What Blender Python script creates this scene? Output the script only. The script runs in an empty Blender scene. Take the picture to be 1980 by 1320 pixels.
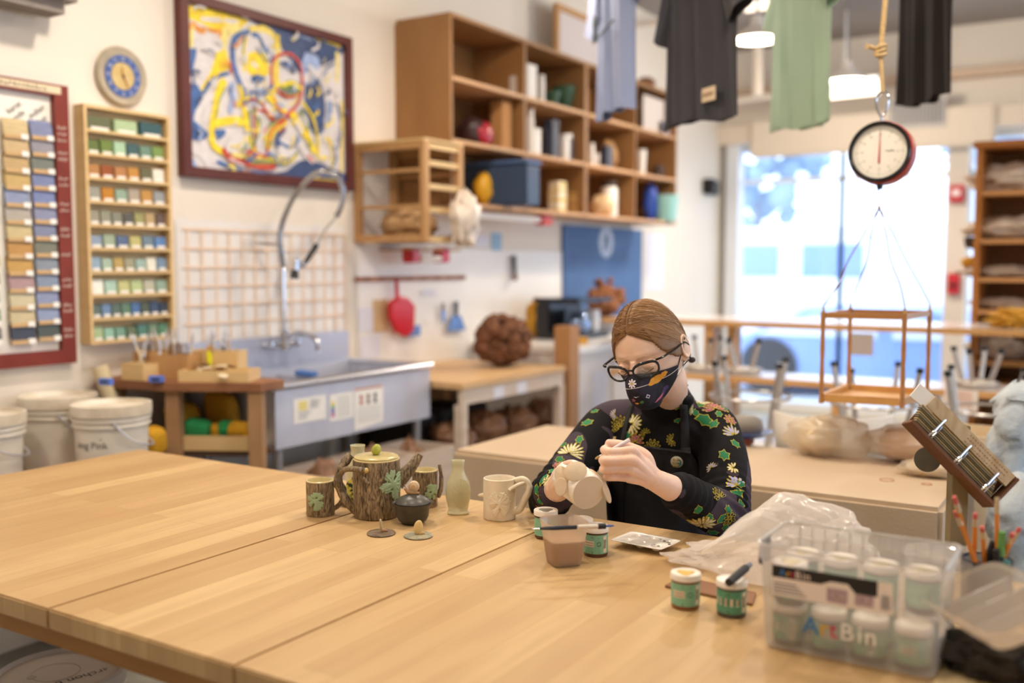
import bpy, bmesh, math, random
from math import sin, cos, pi, radians, atan2, sqrt, hypot
from mathutils import Vector, Matrix, Euler, noise
from mathutils.bvhtree import BVHTree
random.seed(7)
SC = bpy.context.scene
COL = SC.collection
# ---------- camera model (35 mm lens, eye 1.35 m up, looking slightly down) ----------
FPX, CH, YAW, PITCH = 1925.0, 1.35, radians(32.1), radians(4.4)
FW = Vector((-sin(YAW)*cos(PITCH), cos(YAW)*cos(PITCH), -sin(PITCH)))
RT = Vector((cos(YAW), sin(YAW), 0)); UP = RT.cross(FW)
CAM = Vector((0, 0, CH))
def P(px, py, x=None, y=None, z=None, d=None):
    r = FW + RT*((px-990)/FPX) + UP*((660-py)/FPX)
    t = x/r.x if x is not None else y/r.y if y is not None else (z-CH)/r.z if z is not None else d
    return CAM + r*t
cam = bpy.data.cameras.new('camera'); co = bpy.data.objects.new('camera', cam); COL.objects.link(co)
cam.lens = 35; cam.sensor_width = 36; co.location = CAM; co.rotation_euler = (pi/2-PITCH, 0, YAW)
cam.clip_start = .05; cam.clip_end = 200
cam.dof.use_dof = True; cam.dof.focus_distance = 2.04; cam.dof.aperture_fstop = 1.6
SC.camera = co
SC.view_settings.view_transform = 'Standard'; SC.view_settings.look = 'None'; SC.view_settings.gamma = 1
SC.view_settings.exposure = 0.0
SC.view_settings.use_curve_mapping = False
SC.cycles.use_denoising = True
SC.cycles.max_bounces = 8; SC.cycles.diffuse_bounces = 4; SC.cycles.glossy_bounces = 4; SC.cycles.transmission_bounces = 8; SC.cycles.transparent_max_bounces = 24
SC.cycles.caustics_reflective = False; SC.cycles.caustics_refractive = False
SC.cycles.sample_clamp_indirect = 6

# ---------- materials ----------
def lin(c):
    if isinstance(c, str): c = tuple(int(c[i:i+2], 16)/255 for i in (0, 2, 4))
    return tuple(((v/12.92) if v <= .04045 else ((v+.055)/1.055)**2.4) for v in c[:3]) + (1.0,)
MATS = {}
def M(name, col='808080', rough=.6, metal=0, col2=None, ns=20, nmix=.5, st=(1,1,1), bump=0, bs=None, trans=0, ior=1.45, emit=0, sheen=0, sss=0, coat=0, alpha=1, bst=None, det=3):
    """procedural surface: base colour, optional second colour by stretched noise, optional noise bump"""
    if name in MATS: return MATS[name]
    m = bpy.data.materials.new(name); m.use_nodes = True; nt = m.node_tree; N = nt.nodes; L = nt.links
    b = N['Principled BSDF']
    b.inputs['Base Color'].default_value = lin(col); b.inputs['Roughness'].default_value = rough; b.inputs['Metallic'].default_value = metal
    b.inputs['IOR'].default_value = ior
    if trans: b.inputs['Transmission Weight'].default_value = trans
    if alpha < 1: b.inputs['Alpha'].default_value = alpha
    if sheen: b.inputs['Sheen Weight'].default_value = sheen
    if coat: b.inputs['Coat Weight'].default_value = coat; b.inputs['Coat Roughness'].default_value = .1
    if sss:
        b.inputs['Subsurface Weight'].default_value = sss; b.inputs['Subsurface Radius'].default_value = (.012, .004, .002); b.inputs['Subsurface Scale'].default_value = 1
    if emit: b.inputs['Emission Color'].default_value = lin(col); b.inputs['Emission Strength'].default_value = emit
    tc = N.new('ShaderNodeTexCoord')
    if col2:
        mp = N.new('ShaderNodeMapping'); mp.inputs['Scale'].default_value = st; L.new(tc.outputs['Object'], mp.inputs[0])
        n = N.new('ShaderNodeTexNoise'); n.inputs['Scale'].default_value = ns; n.inputs['Detail'].default_value = det; L.new(mp.outputs[0], n.inputs[0])
        r = N.new('ShaderNodeValToRGB'); r.color_ramp.elements[0].position = max(0, .5-nmix/2); r.color_ramp.elements[1].position = min(1, .5+nmix/2)
        r.color_ramp.elements[0].color = lin(col); r.color_ramp.elements[1].color = lin(col2)
        L.new(n.outputs[0], r.inputs[0]); L.new(r.outputs[0], b.inputs['Base Color'])
    if bump:
        mp = N.new('ShaderNodeMapping'); mp.inputs['Scale'].default_value = bst or st; L.new(tc.outputs['Object'], mp.inputs[0])
        n = N.new('ShaderNodeTexNoise'); n.inputs['Scale'].default_value = bs or ns; n.inputs['Detail'].default_value = 4; L.new(mp.outputs[0], n.inputs[0])
        bp = N.new('ShaderNodeBump'); bp.inputs['Strength'].default_value = 1; bp.inputs['Distance'].default_value = bump
        L.new(n.outputs[0], bp.inputs['Height']); L.new(bp.outputs[0], b.inputs['Normal'])
    MATS[name] = m; return m
def glassy(name, col='ffffff', t=.9, rough=.1, dif=0.0, dcol='ffffff'):
    """thin clear sheet: mostly see-through, a little gloss and haze"""
    if name in MATS: return MATS[name]
    m = bpy.data.materials.new(name); m.use_nodes = True; nt = m.node_tree; N = nt.nodes; L = nt.links
    N.remove(N['Principled BSDF']); out = N['Material Output']
    tr = N.new('ShaderNodeBsdfTransparent'); tr.inputs[0].default_value = lin(col)
    gl = N.new('ShaderNodeBsdfGlossy'); gl.inputs['Roughness'].default_value = rough
    df = N.new('ShaderNodeBsdfDiffuse'); df.inputs[0].default_value = lin(dcol)
    tl = N.new('ShaderNodeBsdfTranslucent'); tl.inputs[0].default_value = lin(dcol)
    a = N.new('ShaderNodeAddShader'); mx0 = N.new('ShaderNodeMixShader'); mx0.inputs[0].default_value = .5; L.new(df.outputs[0], mx0.inputs[1]); L.new(tl.outputs[0], mx0.inputs[2])
    mx1 = N.new('ShaderNodeMixShader'); mx1.inputs[0].default_value = dif/(max(1e-4, 1-t)); L.new(gl.outputs[0], mx1.inputs[1]); L.new(mx0.outputs[0], mx1.inputs[2])
    mx = N.new('ShaderNodeMixShader'); mx.inputs[0].default_value = 1-t; L.new(tr.outputs[0], mx.inputs[1]); L.new(mx1.outputs[0], mx.inputs[2])
    L.new(mx.outputs[0], out.inputs[0]); MATS[name] = m; return m

# ---------- mesh builder ----------
class MB:
    def __init__(s): s.bm = bmesh.new(); s.mi = 0
    def _f(s, fs):
        for f in fs: f.material_index = s.mi
    def m(s, i): s.mi = i; return s
    def xf(s, verts, mat):
        for v in verts: v.co = mat @ v.co
    def box(s, c, d, r=None, bev=0):
        """box centre c, full size d, optional rotation matrix/euler r"""
        n0 = len(s.bm.verts); R = r.to_matrix().to_4x4() if isinstance(r, Euler) else (r.to_4x4() if r is not None else Matrix())
        vs = [s.bm.verts.new(Vector(c) + R.to_3x3() @ Vector((sx*d[0]/2, sy*d[1]/2, sz*d[2]/2))) for sx in (-1, 1) for sy in (-1, 1) for sz in (-1, 1)]
        fs = [s.bm.faces.new([vs[i] for i in q]) for q in ((0,1,3,2), (4,6,7,5), (0,4,5,1), (2,3,7,6), (0,2,6,4), (1,5,7,3))]
        s._f(fs)
        if bev:
            es = set(e for f in fs for e in f.edges)
            r_ = bmesh.ops.bevel(s.bm, geom=list(es), offset=bev, segments=2, affect='EDGES', clamp_overlap=True); s._f(r_['faces'])
        return s
    def b2(s, p, q, bev=0):
        """box between two opposite corners"""
        return s.box([(p[i]+q[i])/2 for i in range(3)], [abs(p[i]-q[i]) for i in range(3)], None, bev)
    def loft(s, rings, cap=True, closed=True):
        rv = [[s.bm.verts.new(Vector(p)) for p in r] for r in rings]; n = len(rv[0]); fs = []
        for a, b in zip(rv, rv[1:]):
            for i in range(n if closed else n-1):
                j = (i+1) % n
                try: fs.append(s.bm.faces.new((a[i], a[j], b[j], b[i])))
                except ValueError: pass
        if cap and closed:
            for r in (rv[0][::-1], rv[-1]):
                try: fs.append(s.bm.faces.new(r))
                except ValueError: pass
        s._f(fs); return s
    def tube(s, pts, rad, seg=10, cap=True, flat=None, closed=False):
        """round (or flattened) tube along points; rad number or list; flat=(a,b) multipliers"""
        pts = [Vector(p) for p in pts]; n = len(pts)
        if not isinstance(rad, (list, tuple)): rad = [rad]*n
        if len(rad) != n:   # spread the given radii evenly along the path
            q = rad; rad = []
            for i in range(n): f = i/(n-1)*(len(q)-1.0001); k = int(f); rad.append(q[k]+(q[k+1]-q[k])*(f-k))
        t0 = (pts[1]-pts[0]).normalized(); u = t0.orthogonal().normalized()
        if flat and len(flat) > 2: u = (Vector(flat[2]) - t0*Vector(flat[2]).dot(t0)).normalized()
        rings = []
        for i, p in enumerate(pts):
            if closed: t = (pts[(i+1) % n]-pts[i-1]).normalized()
            else: t = (pts[min(i+1, n-1)]-pts[max(i-1, 0)]).normalized()
            u = (u-t*u.dot(t)); u = u.normalized() if u.length > 1e-6 else t.orthogonal().normalized()
            w = t.cross(u); fa, fb = (flat[0], flat[1]) if flat else (1, 1)
            rings.append([p + (u*cos(a)*fa + w*sin(a)*fb)*rad[i] for a in [2*pi*k/seg for k in range(seg)]])
        if closed: rings.append(rings[0]); cap = False
        return s.loft(rings, cap)
    def cyl(s, a, b, r, r2=None, seg=20): return s.tube([a, b], [r, r if r2 is None else r2], seg)
    def lathe(s, prof, c=(0,0,0), seg=32, sx=1, sy=1, cap=False, wob=None):
        rings = []
        for r, z in prof:
            ring = []
            for k in range(seg):
                a = 2*pi*k/seg; rr = r*(1 if wob is None else wob(a, z))
                ring.append((c[0]+rr*cos(a)*sx, c[1]+rr*sin(a)*sy, c[2]+z))
            rings.append(ring)
        return s.loft(rings, cap)
    def ball(s, c, r, seg=16, rings=10, R=None, fn=None):
        if not isinstance(r, (list, tuple)): r = (r, r, r)
        rg = []
        for i in range(rings+1):
            th = pi*i/rings; th = min(max(th, .02), pi-.02)
            row = []
            for k in range(seg):
                a = 2*pi*k/seg; v = Vector((sin(th)*cos(a), sin(th)*sin(a), -cos(th)))
                if fn: v = v*fn(v)
                v = Vector((v.x*r[0], v.y*r[1], v.z*r[2]))
                if R is not None: v = R @ v
                row.append(Vector(c)+v)
            rg.append(row)
        return s.loft(rg)
    def poly(s, pts):
        try: s._f([s.bm.faces.new([s.bm.verts.new(Vector(p)) for p in pts])])
        except ValueError: pass
        return s
    def prism(s, pts, off):
        """polygon pts (3D, planar) extruded by vector off"""
        off = Vector(off); a = [Vector(p) for p in pts]; return s.loft([a, [p+off for p in a]])
    def build(s, name, mats, parent=None, smooth=False, sub=0, bevel=0, solid=0, auto=None):
        me = bpy.data.meshes.new(name)
        if parent is not None:
            root = parent
            while root.parent is not None: root = root.parent
            if root.get('_w'):
                inv = Matrix.LocRotScale(root.location, root.rotation_euler, None).inverted(); s.bm.transform(inv)
        bmesh.ops.recalc_face_normals(s.bm, faces=s.bm.faces)
        s.bm.to_mesh(me); s.bm.free()
        for m_ in (mats if isinstance(mats, (list, tuple)) else [mats]): me.materials.append(m_)
        o = bpy.data.objects.new(name, me); COL.objects.link(o)
        if parent is not None: o.parent = parent
        if smooth:
            me.polygons.foreach_set('use_smooth', [True]*len(me.polygons))
            me.set_sharp_from_angle(angle=radians(auto or 50))
        if bevel:
            b = o.modifiers.new('edge', 'BEVEL'); b.width = bevel; b.segments = 2; b.limit_method = 'ANGLE'
        if sub:
            b = o.modifiers.new('sub', 'SUBSURF'); b.levels = sub; b.render_levels = sub
        if solid:
            b = o.modifiers.new('solid', 'SOLIDIFY'); b.thickness = solid; b.offset = 0
        return o
def tag(o, label, cat, group=None, kind=None):
    o['label'] = label; o['category'] = cat
    if group: o['group'] = group
    if kind: o['kind'] = kind
    return o
def thing(name, label, cat, loc=(0,0,0), rz=0, group=None, world=False):
    o = bpy.data.objects.new(name, None); COL.objects.link(o); o.empty_display_size = .05
    o.location = loc; o.rotation_euler = (0, 0, rz)
    if world: o['_w'] = 1
    return tag(o, label, cat, group)
def struct(name, mb, mat, **k):
    o = mb.build(name, mat, **k); o['kind'] = 'structure'; return o
def dup(root, loc=None, rz=None, label=None, group=None, mats=None):
    r = root.copy(); COL.objects.link(r)
    if loc is not None: r.location = loc
    if rz is not None: r.rotation_euler = (0, 0, rz)
    if label: r['label'] = label
    if group: r['group'] = group
    for ch in list(root.children):
        c = ch.copy(); COL.objects.link(c); c.parent = r
        for g in ch.children:
            d = g.copy(); COL.objects.link(d); d.parent = c
    return r
def text2d(s, size, bold=0, align='CENTER'):
    """outline letters as 2D verts and faces"""
    c = bpy.data.curves.new('lettering', 'FONT'); c.body = s; c.size = size; c.align_x = align; c.offset = bold; c.resolution_u = 3
    o = bpy.data.objects.new('lettering', c); COL.objects.link(o)
    me = o.to_mesh(); vs = [v.co.copy() for v in me.vertices]; fs = [list(p.vertices) for p in me.polygons]
    o.to_mesh_clear(); bpy.data.objects.remove(o); bpy.data.curves.remove(c)
    return vs, fs
def letters(mb, s, size, fn, bold=0, align='CENTER'):
    """letters mapped to 3D by fn(u, v)"""
    vs, fs = text2d(s, size, bold, align); bv = [mb.bm.verts.new(Vector(fn(v.x, v.y))) for v in vs]
    for f in fs:
        try: mb._f([mb.bm.faces.new([bv[i] for i in f])])
        except ValueError: pass
    return mb
def bez(pts, n=8):
    """smooth Catmull-Rom path through points"""
    p = [Vector(q) for q in pts]; p = [p[0]*2-p[1]] + p + [p[-1]*2-p[-2]]; out = []
    for i in range(1, len(p)-2):
        for k in range(n):
            t = k/n; a, b, c, d = p[i-1:i+3]
            out.append(.5*((2*b)+(c-a)*t+(2*a-5*b+4*c-d)*t*t+(3*b-a-3*c+d)*t**3))
    out.append(p[-2]); return out
def lerp(a, b, t): return a+(b-a)*t
def rot_to(z, x=None):
    """rotation matrix whose local Z is z and local X near x"""
    z = Vector(z).normalized(); x = Vector(x) if x is not None else z.orthogonal(); x = (x-z*x.dot(z)).normalized(); y = z.cross(x)
    return Matrix((x, y, z)).transposed()
ORD = 'first second third fourth fifth sixth seventh eighth ninth tenth eleventh twelfth thirteenth'.split()
def remesh(o, vox, smooth=2, fac=.5, dec=None):
    md = o.modifiers.new('r', 'REMESH'); md.mode = 'VOXEL'; md.voxel_size = vox; md.use_smooth_shade = True
    if smooth: s = o.modifiers.new('s', 'SMOOTH'); s.factor = fac; s.iterations = smooth
    if dec: k = o.modifiers.new('k', 'DECIMATE'); k.ratio = dec
    dg = bpy.context.evaluated_depsgraph_get(); me = bpy.data.meshes.new_from_object(o.evaluated_get(dg)); o.modifiers.clear(); old = o.data; o.data = me
    if not me.materials: me.materials.append(old.materials[0])
    me.polygons.foreach_set('use_smooth', [True]*len(me.polygons)); bpy.data.meshes.remove(old); return o
# ================= ROOM SHELL =================
WX, WY, CZ = -3.3, 9.0, 3.3
wallm = M('wall_paint', 'ece4d8', .7, col2='e2d8ca', ns=1.2, nmix=.6, bump=.0008, bs=60)
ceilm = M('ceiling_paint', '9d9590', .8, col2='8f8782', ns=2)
trimw = M('white_frame_paint', 'e8ecf2', .4)
floorm = M('concrete_floor', 'a8a598', .35, col2='77776f', ns=3.5, nmix=.35, bump=.001, bs=30, det=6)
struct('floor', MB().b2((-3.3, -1.5, -.1), (4.5, 9.0, 0)), floorm)
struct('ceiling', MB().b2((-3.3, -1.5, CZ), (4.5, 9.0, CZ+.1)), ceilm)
struct('wall_left', MB().b2((WX-.15, -1.5, 0), (WX, 9.15, CZ)), wallm)
struct('wall_right', MB().b2((4.5, -1.5, 0), (4.6, 9.15, .75)).b2((4.5, -1.5, 2.75), (4.6, 9.15, CZ)).b2((4.5, -1.5, .75), (4.6, .2, 2.75)).b2((4.5, 8.3, .75), (4.6, 9.15, 2.75)), wallm)
struct('wall_front', MB().b2((-3.45, -1.6, 0), (4.6, -1.5, CZ)), wallm)
# window wall: header, low kerb, end piers
WT = 2.42
wb = MB(); wb.b2((WX, WY, WT), (4.5, WY+.15, CZ)); wb.b2((WX, WY, -.1), (4.5, WY+.15, .06)); wb.b2((WX, WY, .06), (-3.2, WY+.15, WT))
struct('wall_back', wb, wallm)
struct('trim_1', MB().b2((WX+.001, 8.86, 2.86), (4.5, 9.0, 2.93)), M('beige_trim', 'cdb49c', .6))
struct('trim_2', MB().b2((WX+.001, 8.8, 2.44), (4.5, 9.0, 2.6)), M('cream_valance', 'e6d8c6', .7))
glass = glassy('window_glass', 'f4f9ff', .94, .02)
edges = [-3.19, -2.24, -1.36, -1.2, -.35, .5, 1.4, 2.4, 3.4, 4.4]
for i, (a, b) in enumerate(zip(edges, edges[1:])):
    if a == -1.36: continue
    f = MB(); w = .024
    for x in (a, b): f.b2((x-w/2, WY+.02, .06), (x+w/2, WY+.1, WT))
    for z in (.08, 2.11, WT-.02): f.b2((a, WY+.02, z-.02), (b, WY+.1, z+.02))
    o = struct(f'window_{i+1}', f, trimw)
    MB().b2((a, WY+.055, .08), (b, WY+.06, WT)).build('pane', glass, o)
for i in range(3):
    f = MB(); a, b = .2+i*2.7, .2+(i+1)*2.7
    for y in (a+.03, b-.03): f.b2((4.52, y-.03, .75), (4.58, y+.03, 2.75))
    for z in (.78, 2.0, 2.72): f.b2((4.525, a+.06, z-.03), (4.575, b-.06, z+.03))
    o = struct('window_%d' % (20+i), f, trimw); MB().b2((4.548, a+.061, .811), (4.552, b-.061, 2.689)).build('pane', glass, o)
struct('trim_3', MB().b2((-1.36, 8.9, .06), (-1.2, 9.1, WT)), M('column_paint', 'd9cdc0', .6))
struct('trim_4', MB().b2((-3.24, 8.86, .0), (-3.12, 9.02, 2.56)), trimw)
al = thing('fire_alarm', 'red fire alarm box high on the column between the windows', 'alarm', (-1.28, 8.88, 1.93), world=True)
MB().b2((-1.335, 8.84, 1.86), (-1.225, 8.9, 2.0), .008).build('housing', M('alarm_red', 'c22a38', .4), al)
MB().b2((-1.31, 8.832, 1.91), (-1.25, 8.842, 1.96)).build('strobe', M('strobe_white', 'f0e6e6', .3), al)
al = thing('pull_station', 'red pull station low on the column between the windows', 'alarm', (-1.28, 8.88, 1.2), world=True)
MB().b2((-1.325, 8.84, 1.11), (-1.235, 8.9, 1.28), .008).build('housing', M('alarm_red'), al)
MB().b2((-1.305, 8.828, 1.17), (-1.255, 8.842, 1.2)).build('handle', M('black_plastic', '1c1c20', .45), al)
# roller shade with a rounded left end, above the windows
sh = MB(); sh.b2((-2.98, 8.74, 2.3), (-1.0, 8.8, 2.62), .02)
tag(sh.build('roller_shade', M('cream_valance')), 'cream roller shade cassette rolled up above the window with the hanging scale', 'shade')
v = thing('air_vent', 'slatted grey air vent in the soffit behind the round scale', 'vent', (-1.62, 8.8, 2.62), world=True)
MB().b2((-1.8, 8.72, 2.46), (-1.36, 8.74, 2.72)).build('frame', M('vent_frame', 'c8c2bc', .5), v)
s = MB()
for k in range(14): s.b2((-1.77+k*.029, 8.705, 2.49), (-1.758+k*.029, 8.722, 2.69))
s.build('slats', M('vent_slat', '8a8a90', .5), v)
# ceiling pipes and ducts
pp = M('white_pipe', 'ded3c6', .5)
tag(MB().cyl(P(1464, 60, y=8.0), P(1464, 185, y=8.0), .045).build('drop_pipe', pp, smooth=True), 'white vertical pipe dropping from the ceiling near the dome lamps', 'pipe')
tag(MB().cyl(P(1330, 205, y=8.4), P(1700, 160, y=8.4), .03).build('water_pipe', pp, smooth=True), 'white horizontal pipe crossing behind the green shirt', 'pipe')
tag(MB().cyl(P(1160, 56, y=7.0), P(1330, 36, y=7.0), .022).build('conduit', pp, smooth=True), 'thin white conduit pipe between the blue and charcoal shirts', 'pipe')
tag(MB().b2((-3.299, 1.0, 2.205), (-3.1, 2.19, 2.5), .05).build('air_duct', M('duct_grey', '8d837c', .8, col2='7d756f', ns=14)), 'grey painted duct above the red-framed tile board', 'duct')
q = P(555, 12, z=2.75); tag(MB().b2((q.x-.6, q.y, 2.75), (q.x, q.y+.5, CZ-.001)).build('ceiling_duct', M('duct_grey')), 'grey square duct hanging above the framed painting', 'duct')
# lamps -------------------------------------------------------------
bulbm = M('lamp_glow', 'fff0dc', .5, emit=6)
shade_in = M('dome_enamel', 'f2ede6', .35)
def dome(loc, R=.16, label='', power=60, color=(1, .78, .56), group=None, cord=True):
    t = thing('pendant_lamp', label, 'lamp', loc, group=group)
    MB().lathe([(.02, R*.95), (.035, R*.9), (.045, R*.55), (R*.75, R*.3), (R, 0), (R*.985, -.004), (R*.72, R*.27), (.03, R*.5)], seg=32).build('dome', shade_in, t, True)
    MB().lathe([(.001, R*.13), (R*.8, R*.1), (R*.9, .005), (.001, -.02)], seg=24).build('diffuser', bulbm, t, True)
    c = MB().cyl((0, 0, R*.9), (0, 0, CZ-loc[2]), .008, seg=8); c.cyl((0, 0, CZ-loc[2]-.03), (0, 0, CZ-loc[2]-.001), .06); c.build('cord', M('lamp_cord', '8d8a88', .5), t, True)
    l = bpy.data.lights.new('bulb', 'SPOT'); l.spot_size = radians(158); l.spot_blend = .7; l.shadow_soft_size = .06; l.energy = power; l.color = color
    lo = bpy.data.objects.new('bulb', l); COL.objects.link(lo); lo.parent = t; lo.location = (0, 0, -.09)
    l.energy = power*.70; l2 = bpy.data.lights.new('bulb_glow', 'POINT'); l2.shadow_soft_size = .08; l2.energy = power*.28; l2.color = color; lo = bpy.data.objects.new('bulb_glow', l2); COL.objects.link(lo); lo.parent = t; lo.location = (0, 0, -.10)
    return t
WARM = (1, .87, .72)
def pw(px, py, y): p = P(px, py, y=y); return (p.x, p.y, p.z)
LP = 54
dome(pw(1463, 76, 6.0), .15, 'white dome lamp glowing between the charcoal and green shirts', 90, WARM)
dome(pw(1638, 156, 7.5), .145, 'white dome lamp glowing between the green shirt and the rope', 110, WARM)
for i, (x, y, p) in enumerate([(-2.2, .6, .8), (-2.25, 2.3, 1.2), (-2.2, 3.9, .85), (-1.1, 1.3, .8), (.2, .6, .5), (-.6, 2.6, 1.1), (.8, 2.9, .7), (.6, 5.2, .8), (.8, 7.4, 1.6), (2.6, 5.5, 1.0)]):
    dome((x, y, 2.95), .18, 'white dome pendant lamp over the studio', LP*p, WARM, 'pendant lamps above the frame')
tl = thing('tube_light', 'white tube light behind the rope, right of the green shirt', 'lamp', (-1.9, 8, 2.6), world=True)
a, b = P(1570, 184, y=8.0), P(1700, 170, y=8.0)
MB().tube([a, b], .05, 10).build('tube', M('tube_glow', 'fff0dc', .5, emit=1.6), tl, True)
MB().box((a+b)/2+Vector((0, 0, .07)), ((b-a).length, .12, .04)).build('housing', trimw, tl); c = (a+b)/2; MB().cyl(c+Vector((0, 0, .0905)), Vector((c.x, c.y, CZ)), .01, seg=8).build('hanger', trimw, tl)
tl = thing('tube_light', 'white tube light high between the charcoal and green shirts', 'lamp', (-2, 7, 3.0), world=True)
a, b = P(1442, 16, y=7.0), P(1496, 8, y=7.0)
MB().tube([a, b], .03, 10).build('tube', M('tube_glow'), tl, True)
MB().box((a+b)/2+Vector((0, 0, .046)), ((b-a).length, .08, .03)).build('housing', trimw, tl); c = (a+b)/2; MB().cyl(c+Vector((0, 0, .0615)), Vector((c.x, c.y, CZ)), .01, seg=8).build('hanger', trimw, tl)
# ================= OUTSIDE =================
W = bpy.data.worlds.new('sky'); SC.world = W; W.use_nodes = True
bg = W.node_tree.nodes['Background']; bg.inputs[0].default_value = (.78, .88, 1, 1); bg.inputs[1].default_value = 3.8
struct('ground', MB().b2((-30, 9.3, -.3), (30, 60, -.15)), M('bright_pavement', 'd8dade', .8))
cw = M('white_car_paint', 'f4f6fa', .3); cg = M('car_glass', '8fa8d8', .2); tyre = M('tyre_rubber', '30323a', .8)
def vehicle(name, label, cx, y, w, h, boxy, mat):
    t = thing(name, label, 'vehicle', (cx, y, -.15), world=True)
    z = -.15
    if boxy: prof = [(-.5, .12), (-.5, .95), (-.46, 1), (.28, 1), (.33, .62), (.48, .52), (.5, .45), (.5, .12)]
    else: prof = [(-.5, .2), (-.49, .6), (-.4, .66), (-.22, .98), (.12, 1), (.27, .68), (.46, .6), (.5, .45), (.5, .2)]
    pts = [(cx+u*w, y, z+v*h) for u, v in prof]
    MB().prism(pts, (0, 1.8, 0)).build('body', mat, t, bevel=.04)
    g = MB()
    if boxy:
        for u0, u1 in ((-.40, -.27), (-.20, -.02)): g.b2((cx+u0*w, y-.02, z+h*.6), (cx+u1*w, y+.01, z+h*.86), .01)
    else:
        g.prism([(cx-.36*w, y-.02, z+.68*h), (cx-.2*w, y-.02, z+.92*h), (cx-.02*w, y-.02, z+.93*h), (cx-.02*w, y-.02, z+.68*h)], (0, .03, 0))
        g.prism([(cx+.02*w, y-.02, z+.68*h), (cx+.02*w, y-.02, z+.93*h), (cx+.1*w, y-.02, z+.92*h), (cx+.22*w, y-.02, z+.68*h)], (0, .03, 0))
    g.build('window', cg if boxy else M('pale_car_glass', 'dce6f6', .2), t)
    for u in (-.32, .32): MB().cyl((cx+u*w, y-.05, z+.33), (cx+u*w, y+.2, z+.33), .33).build('wheel', tyre, t, True)
vehicle('van', 'white van parked outside, its windows bluish through the glass', -3.73, 17, 5.6, 2.15, True, cw)
vehicle('parked_car', 'white car parked in front of the van outside', -4.5, 14.0, 4.2, 1.3, False, cw)
vehicle('parked_car', 'blue car seen low through the window above the bench', -2.3, 11.3, 4.0, 1.02, False, M('blue_car_paint', '8aa6dc', .3))
vehicle('parked_car', 'pale grey car outside near the column of the window', .9, 13.4, 4.2, 1.35, False, M('grey_car_paint', 'c9d2e2', .3))
b = thing('building', 'pale gabled building across the street outside', 'building', (-2, 26, -.15), world=True)
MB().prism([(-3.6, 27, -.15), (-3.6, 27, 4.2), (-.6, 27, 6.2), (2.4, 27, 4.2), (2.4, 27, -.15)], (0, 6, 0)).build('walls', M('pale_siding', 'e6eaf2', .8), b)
MB().b2((1.3, 26.95, 1.6), (2.1, 27.02, 3.0)).build('window', cg, b)
def tree(label, x, y, h, r, seed):
    rnd = random.Random(seed); t = thing('tree', label, 'tree', (x, y, -.15))
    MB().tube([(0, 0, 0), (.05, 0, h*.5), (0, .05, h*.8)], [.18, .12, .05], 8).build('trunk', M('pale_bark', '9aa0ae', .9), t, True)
    m = MB()
    for k in range(70):
        d = Vector((rnd.gauss(0, 1), rnd.gauss(0, 1), rnd.gauss(0, 1))).normalized()*r*rnd.uniform(.4, 1)
        m.ball((d.x, d.y, h*.8+d.z), rnd.uniform(.12, .28)*r*.7, 7, 5)
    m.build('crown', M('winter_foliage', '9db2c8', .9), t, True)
tree('pale bare tree outside to the left of the window column', 0.6, 22, 5, 1.9, 3)
tree('pale tree outside behind the hanging scale', -2.6, 24, 6, 1.6, 5)
tree('pale blue tree outside at the left window edge', -8.0, 24, 5, 1.8, 8)
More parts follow.
